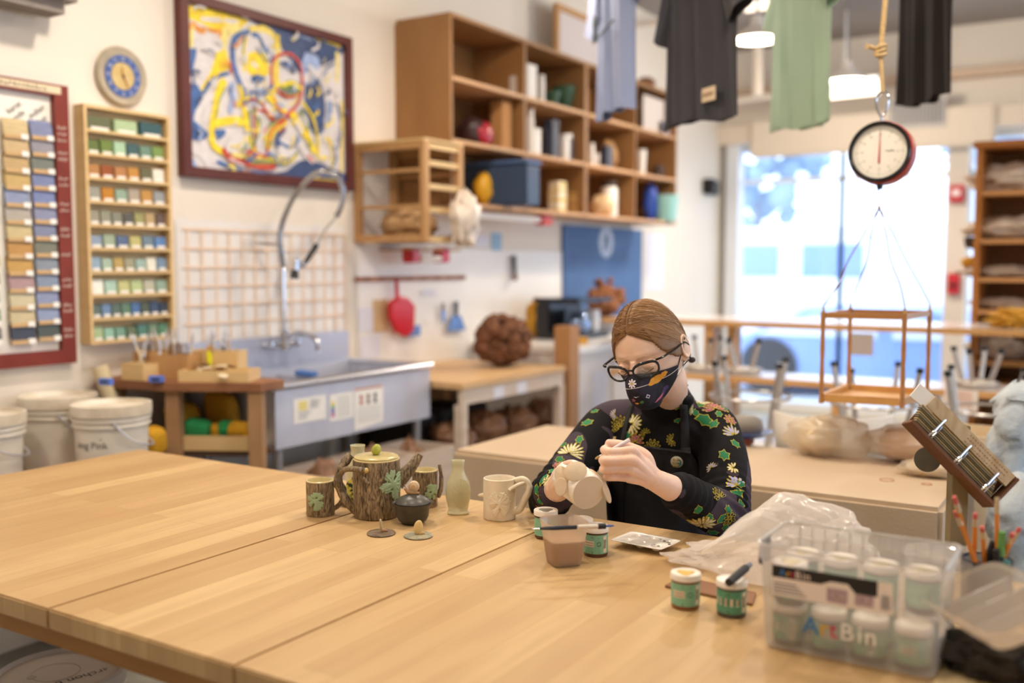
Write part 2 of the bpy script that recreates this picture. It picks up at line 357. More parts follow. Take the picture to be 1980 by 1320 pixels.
# ================= BIG TABLE =================
def planks(name, c1, c2, c3, along_y=True, bw=1.5, rh=.062, rough=.42, mort='b08a56', ms=.0008):
    m = bpy.data.materials.new(name); m.use_nodes = True; nt = m.node_tree; N = nt.nodes; L = nt.links; b = N['Principled BSDF']
    tc = N.new('ShaderNodeTexCoord'); sp = N.new('ShaderNodeSeparateXYZ'); cb = N.new('ShaderNodeCombineXYZ'); L.new(tc.outputs['Object'], sp.inputs[0])
    L.new(sp.outputs['Y' if along_y else 'X'], cb.inputs['X']); L.new(sp.outputs['X' if along_y else 'Y'], cb.inputs['Y'])
    br = N.new('ShaderNodeTexBrick'); br.inputs['Scale'].default_value = 1; br.inputs['Brick Width'].default_value = bw; br.inputs['Row Height'].default_value = rh
    br.inputs['Mortar Size'].default_value = ms; br.inputs['Mortar Smooth'].default_value = .4; br.inputs['Color1'].default_value = lin(c1); br.inputs['Color2'].default_value = lin(c2); br.inputs['Mortar'].default_value = lin(mort); br.offset = .37; br.offset_frequency = 2; br.squash = .8; br.squash_frequency = 3
    L.new(cb.outputs[0], br.inputs['Vector'])
    mp = N.new('ShaderNodeMapping'); mp.inputs['Scale'].default_value = (2.2, 26, 1); L.new(cb.outputs[0], mp.inputs[0])
    n = N.new('ShaderNodeTexNoise'); n.inputs['Scale'].default_value = 1; n.inputs['Detail'].default_value = 5; n.inputs['Distortion'].default_value = .4; L.new(mp.outputs[0], n.inputs[0])
    n2 = N.new('ShaderNodeTexNoise'); n2.inputs['Scale'].default_value = 3.2; n2.inputs['Detail'].default_value = 4; L.new(cb.outputs[0], n2.inputs[0])
    r = N.new('ShaderNodeValToRGB'); r.color_ramp.elements[0].position = .42; r.color_ramp.elements[1].position = .72; r.color_ramp.elements[0].color = (0, 0, 0, 1); L.new(n.outputs[0], r.inputs[0])
    r2 = N.new('ShaderNodeValToRGB'); r2.color_ramp.elements[0].position = .5; r2.color_ramp.elements[1].position = .75; r2.color_ramp.elements[0].color = (0, 0, 0, 1); r2.color_ramp.elements[1].color = (.5, .5, .5, 1); L.new(n2.outputs[0], r2.inputs[0])
    m1 = N.new('ShaderNodeMix'); m1.data_type = 'RGBA'; L.new(r.outputs[0], m1.inputs[0]); L.new(br.outputs[0], m1.inputs[6]); m1.inputs[7].default_value = lin(c3)
    sc = N.new('ShaderNodeMath'); sc.operation = 'MULTIPLY'; sc.inputs[1].default_value = .55; L.new(r.outputs[0], sc.inputs[0]); L.new(sc.outputs[0], m1.inputs[0])
    m2 = N.new('ShaderNodeMix'); m2.data_type = 'RGBA'; L.new(r2.outputs[0], m2.inputs[0]); L.new(m1.outputs[2], m2.inputs[6]); m2.inputs[7].default_value = lin('b89468')
    L.new(m2.outputs[2], b.inputs['Base Color']); b.inputs['Roughness'].default_value = rough
    mr = N.new('ShaderNodeMapRange'); mr.inputs['To Min'].default_value = rough-.08; mr.inputs['To Max'].default_value = rough+.14; L.new(n2.outputs[0], mr.inputs[0]); L.new(mr.outputs[0], b.inputs['Roughness'])
    MATS[name] = m; return m
tblm = planks('butcher_block', 'd4b482', 'b99666', 'ac875a')
edgem = M('table_edge', 'b98a55', .55, col2='a4774a', ns=6, st=(1, 6, 20))
apr = M('table_apron', 'ab7a3e', .55, col2='966834', ns=5, st=(1, 1, 8))
TZ = .8
def table_top(x0, x1, label, near, mark=None):  # mark: seam between two boards of one top
    t = thing('work_table', label, 'table', ((x0+x1)/2, (near+1.905)/2, 0), world=True)
    for a, b in ([(x0, mark-.0006), (mark+.0006, x1)] if mark else [(x0, x1)]): MB().b2((a, near, TZ-.034), (b, 1.905, TZ), .003).build('tabletop', [tblm], t)
    e = MB(); e.b2((x0+.012, near+.012, TZ-.065), (x1-.012, 1.895, TZ-.0345)); e.build('apron', apr, t)
    for x, y in ((x0+.12, near+.14), (x1-.12, near+.14), (x0+.5, 1.78), (x1-.12, 1.78)): MB().b2((x-.04, y-.04, 0), (x+.04, y+.04, TZ-.066)).build('leg', M('table_leg', '9c7443', .6), t)
    return t
table_top(-2.51, -1.0335, 'long maple butcher-block work table carrying the bark teapot and mugs', .925, -1.46)
table_top(-1.0315, .62, 'maple butcher-block work table in front of the seated potter', .925)
# ================= BACK WALL AND BENCH ITEMS =================
pine = M('pine_wood', 'c49a68', .55, col2='b08250', ns=4, st=(8, 1, 1), nmix=.6)
pineh = M('pine_light', 'e2c490', .55, col2='d6b47c', ns=4, st=(1, 1, 9), nmix=.6)
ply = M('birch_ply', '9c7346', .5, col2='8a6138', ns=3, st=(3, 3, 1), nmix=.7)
plye = M('ply_edge', 'd2a878', .6)
white = M('white_plastic', 'efe9e0', .4); paper = M('white_paper', 'f2eee8', .8); black = M('black_plastic', '1c1c20', .45)
# --- red framed tile board
rb = thing('glaze_board', 'red framed white board hung with rows of glaze test tiles', 'board', (-3.3, 1.9, 1.5), world=True)
X0 = -3.3; by0, by1, bz0, bz1 = 1.3, 2.22, .995, 1.985
redm = M('barn_red_paint', '82301f', .5, col2='702417', ns=9)
MB().b2((X0+.001, by0, bz0), (X0+.012, by1, bz1)).build('panel', M('board_white', 'f4efe6', .6), rb)
MB().b2((X0+.001, by1-.055, bz0), (X0+.035, by1, bz1)).build('frame', redm, rb)
MB().b2((X0+.001, by0, bz0), (X0+.035, by1-.0555, bz0+.05)).build('frame', redm, rb)
MB().b2((X0+.001, by0, bz1-.04), (X0+.035, by1-.0555, bz1)).build('frame', redm, rb)
m = MB().b2((X0+.035, by0+.02, bz1-.033), (X0+.037, by1-.03, bz1-.007)); m.build('title_tape', M('masking_tape', 'e4d3b4', .8), rb)
wl = MB(); rnd = random.Random(4)
def scribble(mb, x, y0, y1, z, h, n, rnd, ax='y'):
    """a line of small unreadable handwriting strokes"""
    for k in range(n):
        a = lerp(y0, y1, k/n); w = (y1-y0)/n*.62; hh = h*rnd.uniform(.5, 1)
        mb.tube([(x, a, z+rnd.uniform(0, h*.2)), (x, a+w*.4, z+hh), (x, a+w, z+rnd.uniform(0, h*.6))], h*.07+.0004, 4)
scribble(wl, X0+.038, by0+.3, by1-.08, bz1-.028, .016, 34, rnd)
ink = M('marker_ink', '4a4440', .7)
wl.build('title_writing', ink, rb)
wl = MB()
for k in range(9):
    z = 1.83-k*.09; n = 2 if k == 0 else 1
    for j in range(3 if k == 0 else rnd.choice((1, 2, 2))): scribble(wl, X0+.036, by1-.047, by1-.01, z-j*.022, .014, 4, rnd)
wl.build('edge_writing', M('chalk_white', 'eadfd6', .8), rb)
def wtext(mb, s, y, z, x, size, ang=0):
    letters(mb, s, size, lambda u, v: (x, y+u*cos(ang)-v*sin(ang), z+u*sin(ang)+v*cos(ang)))
hm = MB()
for s_, px, py in (('karat', 30, 212), ('blonde', 33, 232), ('indian', 74, 220), ('blue', 82, 238)):
    q = P(px, py, x=X0+.014); wtext(hm, s_, q.y, q.z, X0+.0135, .03, radians(38))
hm.build('heading_writing', ink, rb)
STC = [['6a5a48', 'b8cba8', 'c9a92e', '7fae5a', '5d8072', 'b0a070', '8fb7a0', 'c8c050', '9aa878', 'a8c8b8', '6f9a6a', '5a5a50'],
       ['e2c98e', 'd9b680', 'c9a468', 'd2ac5e', '7f92c8', 'b0aaa2', 'd8c284', 'c08028', 'c98f2a', 'a87f88', 'd8cba0', 'd6c28c', '3c3c48'],
       ['6f7fb8', '8a88a0', '5f6a68', '6678b8', '6278c0', '7a86b8', '6a78a8', '5f6458', '7484a0', '6f86b0', '7686c0', '7a90c8', '4f5348']]
cn = {'6a5a48': 'brown', 'b8cba8': 'pale green', 'c9a92e': 'mustard', '7fae5a': 'leaf green', '5d8072': 'sea green', 'b0a070': 'khaki', '8fb7a0': 'mint', 'c8c050': 'lime', '9aa878': 'moss', 'a8c8b8': 'pale mint', '6f9a6a': 'fern green', '5a5a50': 'dark olive'}
cols = [(-3, 17, 1.9), (18, 62, 1.98), (60, 103, 2.12)]
brn = M('bare_clay', 'c4a274', .7)
colname = ['edge', 'middle', 'outer']
for ci in range(3):
    n = len(STC[ci]); 
    for ri in range(n):
        f = ri/(n-1)
        pxc = [6+8*f, 40+4*f, 78+6*f][ci]; w = [.075, .088, .082][ci]
        py = (250+395*f) if ci == 1 else (252+388*f) if ci == 2 else (255+390*f)
        q = P(pxc, py, x=X0+.02); y, z = q.y, q.z
        y = [1.905, 2.02, 2.118][ci]; hgt = .068
        t = thing('tile_bundle', '', 'tile bundle', (X0+.013, y, z), group=None)
        c = STC[ci][ri]; c = '%02x%02x%02x' % tuple(int(int(c[i:i+2], 16)*.72+[230, 222, 205][i//2]*.28) for i in (0, 2, 4)) if int(c[:2], 16) > 0x58 else c
        t['label'] = f"glazed test tile bundle, {ORD[ri]} from the top, red board's {colname[ci]} column"
        m = MB(); m2 = MB()
        for k in range(4): m.box((.006+k*.0035, rnd.uniform(-.003, .003), .012-k*.006), (.003, w, hgt*.62), Euler((0, -.12, 0)))
        m.build('glazed_face', M('glz_'+c, c, .25, col2='%02x%02x%02x' % tuple(max(0, int(int(c[i:i+2], 16)*.8)) for i in (0, 2, 4)), ns=60, st=(1, .3, 3)), t)
        m2.box((.02, 0, -.028), (.003, w, .014), Euler((0, -.12, 0))); m2.build('bare_foot', brn, t)
        MB().box((.0225, w*.33, -.026), (.002, w*.3, .018), Euler((0, -.12, 0))).build('sticker', paper, t)
# --- tall wooden tile rack
rk = thing('tile_rack', 'tall shallow pine wall rack of ten narrow shelves of glazed tiles', 'rack', (X0, 2.45, 1.06), world=True)
ry0, ry1, rz0, rz1, rd = 2.262, 2.64, 1.058, 1.93, .06
MB().b2((X0+.0005, ry0+.012, rz0), (X0+.008, ry1-.012, rz1-.012)).build('back_panel', pineh, rk)
for y in (ry0, ry1-.012): MB().b2((X0+.0005, y, rz0), (X0+rd, y+.012, rz1)).build('side_panel', pineh, rk)
MB().b2((X0+.0005, ry0+.0122, rz1-.012), (X0+rd, ry1-.0122, rz1)).build('top_panel', pineh, rk)
rows = 10; pit = (rz1-rz0-.012)/rows
RC = [['5a6048', '9fb890', '2f4f55'], ['586a3c', '62793f', '9cc0a0', '3a565a', '5f8070', '6f8a4a'], ['a87848', '8a4a2c', 'a8744c', 'b07c3c', '5a5a40', 'e6ddd0'],
      ['8f9088', 'b0742c', '86a090', 'a09488', 'b08444', '8a9094'], ['8c8878', '848474', '77796c', '4c4c4c', '8c8c5c', 'a89068', '584844'],
      ['7a8aa0', '8a9a80', '46587c', 'b0aa6a', '62788a', '5078b0'], ['7c94a8', '90a48c', 'a4883c', '8c8a70', '8ca8a0', 'd8d8c8', '6a84a0'],
      ['e8e4d4', '98b8a4', 'b0b070', 'a8b880', 'a8a894', '7f9a88'], ['3c4a34', '4f6a8c', '3c4c38', '486a4c', '3a5c90', '3c4838', '2c3c5c', '1f2a3c'],
      ['8fa468', '78a488', '5a8468', '4c5c34', '3c6c60', '5a7858', '487858']]
CNM = ['olive', 'green', 'brown', 'speckled', 'grey', 'blue', 'dusty', 'mint', 'dark', 'green']
for r in range(rows):
    zs = rz0+pit*(rows-1-r)
    MB().b2((X0+.0082, ry0+.0122, zs), (X0+rd, ry1-.0122, zs+.01)).build('shelf', pineh, rk)
    rc = ['%02x%02x%02x' % tuple(int(int(c[i:i+2], 16)*.85+[150, 145, 135][i//2]*.15) for i in (0, 2, 4)) for c in RC[r]]; n = len(rc); W_ = (ry1-ry0-.034)
    for k, c in enumerate(rc):
        w = W_/n*.86; y = ry0+.017+W_*(k+.5)/n; h = rnd.uniform(.045, .054)
        t = thing('glaze_tile', f"{CNM[r]} toned glazed tile, {ORD[k]} on the {ORD[r]} shelf of the wall rack", 'tile', (X0+.02, y, zs+.0101))
        m = MB()
        for j in range(3): m.box((.002+j*.0085, 0, h/2), (.007, w, h), Euler((0, -.06, 0)))
        m.xf(m.bm.verts, Matrix.Translation((0, 0, .0006)))
        m.build('tile', M('rk_'+c, c, .12, col2='%02x%02x%02x' % tuple(min(255, int(int(c[i:i+2], 16)*1.2)) for i in (0, 2, 4)), ns=50, st=(1, 1, 3)), t)
        MB().box((.0265, 0, .007), (.001, w*.75, .010)).build('card', paper, t)
# --- round ceramic clock
ck = thing('wall_clock', 'round handmade ceramic wall clock with a blue number ring', 'clock', (X0, 2.461, 2.06))
R = Matrix.Rotation(pi/2, 4, 'Y')
def disc(mb, r0, r1, x0, x1, seg=40, sy=1.0):
    mb.lathe([(r1, 0), (r1, x1), (r0, x1), (r0, 0)] if r0 else [(r1, 0), (r1*1.0, x1*.8), (r1*.97, x1), (.0005, x1)], seg=seg); return mb
m = MB(); m.lathe([(.105, 0), (.112, .012), (.105, .024), (.075, .018), (.0005, .018)], seg=48); m.xf(m.bm.verts, R); m.build('plate', M('stoneware_cream', 'b9ab90', .4, col2='9a9080', ns=18), ck, True)
m = MB(); m.lathe([(.052, .0185), (.052, .021), (.078, .022), (.078, .0185)], seg=48); m.xf(m.bm.verts, R); m.build('number_ring', M('ring_blue', '5069a8', .4, col2='3a5596', ns=40), ck, True)
m = MB(); m.lathe([(.0005, .0185), (.0005, .0215), (.05, .0215), (.05, .0185)], seg=40); m.xf(m.bm.verts, R); m.build('center_disc', M('ochre_glaze', 'd3bd83', .4, col2='c0a468', ns=30), ck, True)
m = MB()
for k in range(12):
    a = pi/2-k*pi/6; s_ = str(k or 12); cu, cv = .0655*cos(a), .0655*sin(a)-.007
    letters(m, s_, .019, lambda u, v: (.0226, cu+u, cv+v))
m.build('numerals', M('numeral_cream', 'e8e2d2', .5), ck)
for a, l, w, mt in ((radians(-65), .045, .003, 'aa5a32'), (radians(100), .033, .004, 'b88038')):
    MB().tube([(.024, 0, 0), (.024, cos(a)*l, sin(a)*l)], [w, w*.4], 6).build('hand', M('hand_'+mt, mt, .4), ck)
m = MB().ball((.025, 0, 0), .005, 10, 6); m.build('pin', black, ck, True)
# --- framed painting, brush strokes as paint layers on the canvas
pt = thing('painting', 'large abstract painting of a seated figure in blue and yellow, maroon frame', 'painting', (X0, 3.23, 1.70), world=True)
frm = M('maroon_frame', '5e2a22', .45, col2='522019', ns=6)
fy0, fy1, fz0, fz1, fw = 2.72, 3.743, 1.706, 2.44, .042
MB().b2((X0+.001, fy0, fz0), (X0+.045, fy0+fw, fz1)).build('frame', frm, pt, bevel=.003)
MB().b2((X0+.001, fy1-fw, fz0), (X0+.045, fy1, fz1)).build('frame', frm, pt, bevel=.003)
MB().b2((X0+.001, fy0+fw+.0005, fz0), (X0+.045, fy1-fw-.0005, fz0+fw)).build('frame', frm, pt, bevel=.003)
MB().b2((X0+.001, fy0+fw+.0005, fz1-fw), (X0+.045, fy1-fw-.0005, fz1)).build('frame', frm, pt, bevel=.003)
pc = {'w': 'd6d0d0', 'y': 'e3c52a', 'p': 'd8c878', 'b': '3f6096', 'n': '3a4a70', 'l': '8fa0c4', 'r': 'b4432e', 'o': 'd08a3c', 'g': '6f8048'}
keys = list(pc); pm = [M('paint_'+k, pc[k], .5, col2='%02x%02x%02x' % tuple(min(255, int(int(pc[k][i:i+2], 16)*(1.16 if k != 'w' else 1.05))) for i in (0, 2, 4)), ns=30, st=(1, 1, 1.6), nmix=.3, bump=.0006, bs=120) for k in keys]
cv = MB(); cv.b2((X0+.002, fy0+.03, fz0+.03), (X0+.0218, fy1-.03, fz1-.03)); lay = [0]
rnd = random.Random(11)
def U(u, v): q = P(300+u/3.3, v/3.3, x=X0+.022); return Vector((0, min(max(q.y, fy0+fw), fy1-fw), min(max(q.z, fz0+fw), fz1-fw)))
def stroke(k, w, pts):
    lay[0] += 1; x = X0+.022+lay[0]*.00012; w = w/3.3/1925*3.75; ps = bez([U(*p) for p in pts], 7); n = len(ps); L_, R_ = [], []
    for i, p in enumerate(ps):
        t = (ps[min(i+1, n-1)]-ps[max(0, i-1)]); t = t.normalized() if t.length else Vector((0, 1, 0)); nn = Vector((0, -t.z, t.y))
        ww = w*.5*(1+.25*noise.noise(p*60)+rnd.uniform(-.08, .08))*(.75 if i in (0, n-1) else 1)
        for S_, s_ in ((L_, 1), (R_, -1)):
            q = p+nn*ww*s_; S_.append(Vector((x, min(max(q.y, fy0+fw), fy1-fw), min(max(q.z, fz0+fw), fz1-fw))))
    cv.m(keys.index(k)); cv.loft([L_, R_], cap=False, closed=False)
def blob(k, pts):
    lay[0] += 1; x = X0+.022+lay[0]*.00012; ps = bez([U(*p) for p in pts+[pts[0]]], 5)[:-1]
    cv.m(keys.index(k)); cv.poly([(x, q.y+rnd.uniform(-.002, .002), q.z+rnd.uniform(-.002, .002)) for q in ps])
blob('y', [(195, 30), (300, 20), (480, 75), (590, 105), (540, 180), (400, 190), (250, 130), (200, 110)])
stroke('o', 45, [(240, 150), (280, 190), (330, 195)]); stroke('o', 30, [(300, 180), (420, 205), (520, 190)])
stroke('w', 30, [(290, 120), (420, 130), (530, 140)]); stroke('p', 50, [(230, 150), (225, 260), (200, 330)]); stroke('p', 70, [(540, 170), (460, 200), (430, 300), (440, 400)])
blob('y', [(390, 310), (450, 320), (470, 440), (400, 470), (330, 560), (290, 570), (360, 440)])
stroke('w', 110, [(270, 260), (330, 320), (300, 420), (260, 480)]); stroke('w', 60, [(380, 240), (410, 290), (330, 330)])
blob('n', [(600, 100), (800, 130), (1190, 250), (1190, 340), (1060, 420), (980, 360), (930, 470), (820, 330), (720, 210)])
stroke('n', 90, [(700, 160), (850, 260), (1000, 290), (1140, 340)]); stroke('l', 22, [(860, 250), (930, 230), (1010, 260)])
blob('l', [(960, 330), (1040, 370), (1050, 520), (960, 560), (930, 430)]); stroke('y', 26, [(1020, 235), (1110, 265), (1180, 300)]); stroke('p', 40, [(1160, 330), (1160, 480), (1130, 560)])
stroke('w', 70, [(1040, 440), (1120, 500), (1150, 600)]); blob('w', [(930, 500), (1010, 440), (1120, 540), (1190, 660), (1100, 660), (1000, 560)])
blob('n', [(950, 560), (1030, 500), (1080, 640), (1070, 820), (1010, 860), (960, 700)]); stroke('b', 26, [(1160, 660), (1185, 800), (1170, 950)])
stroke('l', 60, [(1110, 640), (1110, 760), (1090, 880)]); stroke('w', 90, [(1130, 800), (1080, 900), (1060, 1020)])
stroke('y', 24, [(1190, 640), (1190, 850), (1185, 1160)]); stroke('y', 24, [(1110, 880), (1130, 1000), (1125, 1070)]); stroke('b', 22, [(1140, 930), (1150, 1010), (1130, 1060)])
blob('b', [(190, 310), (260, 320), (240, 480), (300, 620), (250, 760), (330, 840), (320, 880), (230, 880), (190, 700)]); stroke('b', 26, [(300, 600), (370, 500), (470, 465)])
stroke('w', 60, [(260, 780), (290, 690), (350, 610), (420, 560)]); stroke('w', 40, [(310, 800), (330, 700)]); stroke('w', 80, [(230, 940), (300, 980), (360, 1060)])
stroke('n', 60, [(255, 860), (320, 850)]); stroke('b', 34, [(190, 1010), (230, 1040), (250, 1050)]); stroke('l', 30, [(200, 900), (215, 990), (260, 1080)])
blob('n', [(560, 1080), (800, 1100), (960, 1020), (1200, 1110), (1190, 1170), (900, 1140), (700, 1120)]); stroke('b', 30, [(390, 1030), (560, 1095), (700, 1110)]); stroke('y', 24, [(980, 1140), (1080, 1150), (1150, 1160)])
# hair and head
blob('w', [(500, 220), (640, 190), (760, 250), (780, 400), (700, 560), (560, 560), (500, 430)])
stroke('b', 42, [(600, 200), (510, 240), (490, 340), (510, 460), (550, 560), (575, 640)]); stroke('y', 30, [(580, 220), (560, 330), (565, 460)]); stroke('g', 14, [(575, 200), (558, 300), (560, 420)])
stroke('p', 50, [(600, 190), (700, 190), (770, 260), (775, 380), (750, 470), (770, 560)]); stroke('y', 16, [(590, 180), (690, 180), (780, 260), (790, 330)])
stroke('b', 34, [(610, 220), (650, 230), (680, 280), (720, 340)]); blob('y', [(590, 340), (680, 330), (720, 450), (640, 490), (580, 450)]); stroke('w', 32, [(610, 400), (650, 430)])
stroke('g', 12, [(660, 250), (690, 340), (720, 400)]); stroke('n', 14, [(640, 300), (700, 400)]); stroke('y', 26, [(600, 470), (680, 475), (720, 465)]); stroke('b', 44, [(610, 510), (640, 500), (700, 510)]); stroke('y', 14, [(650, 500), (655, 580)]); stroke('y', 14, [(690, 500), (690, 590)])
# torso, arms, wheel
stroke('y', 60, [(440, 510), (400, 580), (380, 700), (360, 820), (360, 880)]); stroke('g', 14, [(440, 560), (400, 650), (370, 780)]); stroke('l', 40, [(480, 530), (490, 620), (470, 720)]); stroke('b', 12, [(460, 560), (490, 640)])
stroke('y', 34, [(530, 540), (550, 620), (520, 680)]); stroke('r', 22, [(475, 400), (480, 470)]); stroke('r', 14, [(495, 640), (500, 690)])
stroke('y', 60, [(370, 790), (470, 770), (560, 780)]); blob('b', [(365, 830), (440, 830), (430, 870), (390, 885)]); stroke('y', 50, [(350, 870), (370, 930), (440, 980)])
blob('w', [(440, 930), (480, 870), (560, 860), (600, 930), (560, 970), (460, 975)]); stroke('y', 50, [(560, 680), (580, 800), (600, 900), (640, 990)]); stroke('w', 40, [(650, 700), (660, 830), (650, 950)]); stroke('g', 16, [(590, 700), (600, 860), (610, 970)])
stroke('r', 18, [(545, 680), (590, 640), (660, 640), (690, 690), (660, 710), (620, 680)]); stroke('r', 14, [(620, 700), (625, 850), (630, 960)]); stroke('y', 60, [(720, 620), (790, 680), (820, 760), (740, 840), (710, 950)])
stroke('r', 24, [(740, 560), (735, 430), (770, 360), (850, 345), (910, 400), (930, 480), (925, 600), (890, 680), (820, 740)]); stroke('y', 34, [(770, 400), (770, 500), (790, 560)]); stroke('n', 40, [(810, 400), (860, 430), (880, 470)]); blob('g', [(790, 540), (860, 510), (920, 550), (900, 610), (820, 610)])
stroke('y', 26, [(800, 545), (870, 530), (930, 570)]); stroke('b', 12, [(800, 590), (900, 585)]); stroke('r', 20, [(760, 570), (830, 620), (920, 600)]); stroke('r', 20, [(740, 600), (770, 680), (830, 750)]); stroke('l', 30, [(770, 650), (810, 690)]); stroke('r', 26, [(690, 700), (750, 770), (820, 760), (880, 700)])
stroke('r', 20, [(820, 770), (740, 830), (720, 900), (700, 1000)]); stroke('o', 20, [(700, 730), (780, 760)])
stroke('y', 50, [(860, 720), (910, 800), (980, 900), (1010, 980)]); stroke('w', 40, [(880, 760), (930, 850)]); stroke('y', 24, [(930, 650), (1000, 760), (1030, 900), (1030, 1010)]); stroke('b', 14, [(960, 640), (1010, 740), (1040, 860)]); stroke('g', 12, [(920, 720), (980, 850)])
stroke('n', 40, [(820, 820), (770, 880), (770, 940)]); blob('w', [(770, 950), (830, 900), (880, 950), (860, 1000), (790, 1000)]); stroke('b', 26, [(770, 900), (840, 940), (880, 930)]); stroke('w', 30, [(890, 900), (960, 1000), (1000, 1040)]); stroke('r', 22, [(960, 990), (1000, 1030)])
stroke('r', 44, [(420, 950), (470, 1010), (560, 1040), (680, 1065), (760, 1060)]); stroke('p', 34, [(480, 985), (580, 1000), (700, 1010), (830, 1010)]); stroke('g', 24, [(600, 1040), (740, 1035), (840, 1040), (900, 970)]); stroke('y', 16, [(660, 1000), (820, 1040), (895, 990)]); stroke('r', 14, [(600, 960), (700, 1000), (720, 990)]); stroke('w', 14, [(460, 1010), (560, 1060)])
xr = random.Random(77)
for zone, ks, nn in (((440, 700, 470, 1000), 'yybwgl', 16), ((560, 780, 200, 620), 'ybypbl', 14), ((760, 1040, 520, 900), 'yrbyng', 18), ((190, 340, 300, 900), 'bblnw', 10), ((200, 560, 30, 560), 'ypwyo', 12), ((800, 1190, 180, 560), 'nnlwpb', 16), ((1000, 1190, 520, 1100), 'bwlyn', 14), ((400, 900, 940, 1110), 'rognyb', 12), ((560, 760, 560, 980), 'rwybg', 12)):
    for k in range(nn):
        u, v = xr.uniform(zone[0], zone[1]), xr.uniform(zone[2], zone[3]); a = xr.uniform(-.5, .5)+pi/2*(xr.random() < .65); L0 = xr.uniform(30, 95)
        stroke(xr.choice(ks), xr.uniform(8, 24), [(u, v), (u+cos(a)*L0*.5+xr.uniform(-12, 12), v+sin(a)*L0*.5), (u+cos(a+.4)*L0, v+sin(a+.4)*L0)])
cv.build('canvas', pm, pt)
# --- taped drawing sheet above the sink
gs = thing('splash_sheet', 'clear plastic sheet taped over paper in an orange grid behind the sink', 'sheet', (X0, 3.23, 1.0), world=True)
m = MB(); n = 30; r0 = []
for k in range(n+1): r0.append((X0+.004+.002*sin(k*1.3), 2.70+1.0*k/n, 1.535+.008*sin(k*2.1)+.01*noise.noise((k*.7, 0, 0))))
m.loft([[Vector(p) for p in r0], [Vector((p[0], p[1], .96)) for p in r0]], cap=False, closed=False); m.build('sheet', M('sheet_paper', 'ece6e0', .5, col2='dfdad8', ns=6), gs, solid=.001)
tape = M('orange_tape', 'e6ccb4', .6); m = MB()
for k in range(14):
    y = 2.755+k*.0735; m.b2((X0+.0075, y-.0055, .99), (X0+.009, y+.0055, 1.50))
for k in range(7):
    z = 1.495-k*.078; m.b2((X0+.009, 2.73, z-.0055), (X0+.0105, 3.70, z+.0055))
m.build('tape_grid', tape, gs)
# --- stainless sink
ss = M('stainless_steel', 'dcdeea', .45, metal=.55, col2='c8cad8', ns=5, st=(6, 1, 1)); ssr = M('steel_rim', 'd8dbe2', .25, metal=1)
sk = thing('utility_sink', 'big stainless steel studio sink with a high splashback and taped notices', 'sink', (-2.96, 3.1, 0), world=True)
sx0, sx1, sy0, sy1, sz = -3.2, -2.72, 2.665, 3.63, .9; bot = .655
m = MB(); t_ = .006
m.b2((sx1-t_, sy0, bot), (sx1, sy1, sz-.02)); m.b2((sx0, sy0, bot), (sx0+t_, sy1, sz-.005)); m.b2((sx0+t_, sy0, bot), (sx1-t_, sy0+t_, sz-.02)); m.b2((sx0+t_, sy1-t_, bot), (sx1-t_, sy1, sz-.02)); m.b2((sx0+t_, sy0+t_, bot), (sx1-t_, sy1-t_, bot+t_))
m.b2((sx0+t_, 3.14, bot+t_), (sx1-t_, 3.15, sz-.03)); m.build('basin', ss, sk)
m = MB(); m.tube([(sx1, sy0-.01, sz-.008), (sx1, sy1+.01, sz-.008)], .016, 10); m.tube([(sx1-.01, sy1, sz-.008), (sx0, sy1, sz-.008)], .013, 10); m.tube([(sx1-.01, sy0, sz-.008), (sx0, sy0, sz-.008)], .013, 10); m.build('rim', ssr, sk, True)
m = MB(); m.b2((-3.28, sy0, sz-.02), (sx0-.0005, sy1, 1.035), .004); m.build('splashback', M('steel_back', 'c4c8d8', .35, metal=.6), sk)
for y in (sy0+.05, sy1-.05):
    for x in (sx0+.04, sx1-.04): MB().cyl((x, y, 0), (x, y, bot-.0005), .018).build('leg', M('galvanized_leg', 'b4b6bc', .4, metal=.8), sk, True)
def notice(y0, y1, z0, z1, label, fn, skew=0):
    t = thing('notice', label, 'paper', (sx1+.001, (y0+y1)/2, z0), world=True)
    MB().prism([(sx1+.0012, y0, z0-skew), (sx1+.0012, y1, z0), (sx1+.0012, y1, z1), (sx1+.0012, y0, z1)], (.0012, 0, 0)).build('sheet', paper, t)
    fn(t, y0, y1, z0, z1)
def n1(t, y0, y1, z0, z1):
    m = MB(); x = sx1+.0028
    m.b2((x, lerp(y0, y1, .15), lerp(z0, z1, .5)), (x+.0003, lerp(y0, y1, .42), lerp(z0, z1, .88))); m.build('yellow_print', M('note_yellow', 'e6d68a', .8), t)
    m = MB(); r_ = random.Random(1)
    for k in range(6): m.b2((x+.0004, lerp(y0, y1, .5), lerp(z0, z1, .85-k*.06)), (x+.0007, lerp(y0, y1, r_.uniform(.7, .85)), lerp(z0, z1, .87-k*.06)))
    for k in range(4): m.b2((x+.0004, lerp(y0, y1, .15), lerp(z0, z1, .42-k*.08)), (x+.0007, lerp(y0, y1, r_.uniform(.4, .55)), lerp(z0, z1, .44-k*.08)))
    m.build('text_lines', M('print_grey', '8a8c90', .8), t)
def n2(t, y0, y1, z0, z1):
    x = sx1+.0028
    for k, c in enumerate(('e8d060', '9ac060', '5a80c0', '9060b0', 'd070a0')): MB().b2((x, lerp(y0, y1, .06), lerp(z0, z1, .62-k*.12)), (x+.0003, lerp(y0, y1, .2), lerp(z0, z1, .73-k*.12))).build('swatch', M('sw_'+c, c, .7), t)
    m = MB()
    for k in range(10): m.b2((x, lerp(y0, y1, .3), lerp(z0, z1, .85-k*.08)), (x+.0003, lerp(y0, y1, .85), lerp(z0, z1, .862-k*.08)))
    m.build('text_lines', M('print_grey'), t)
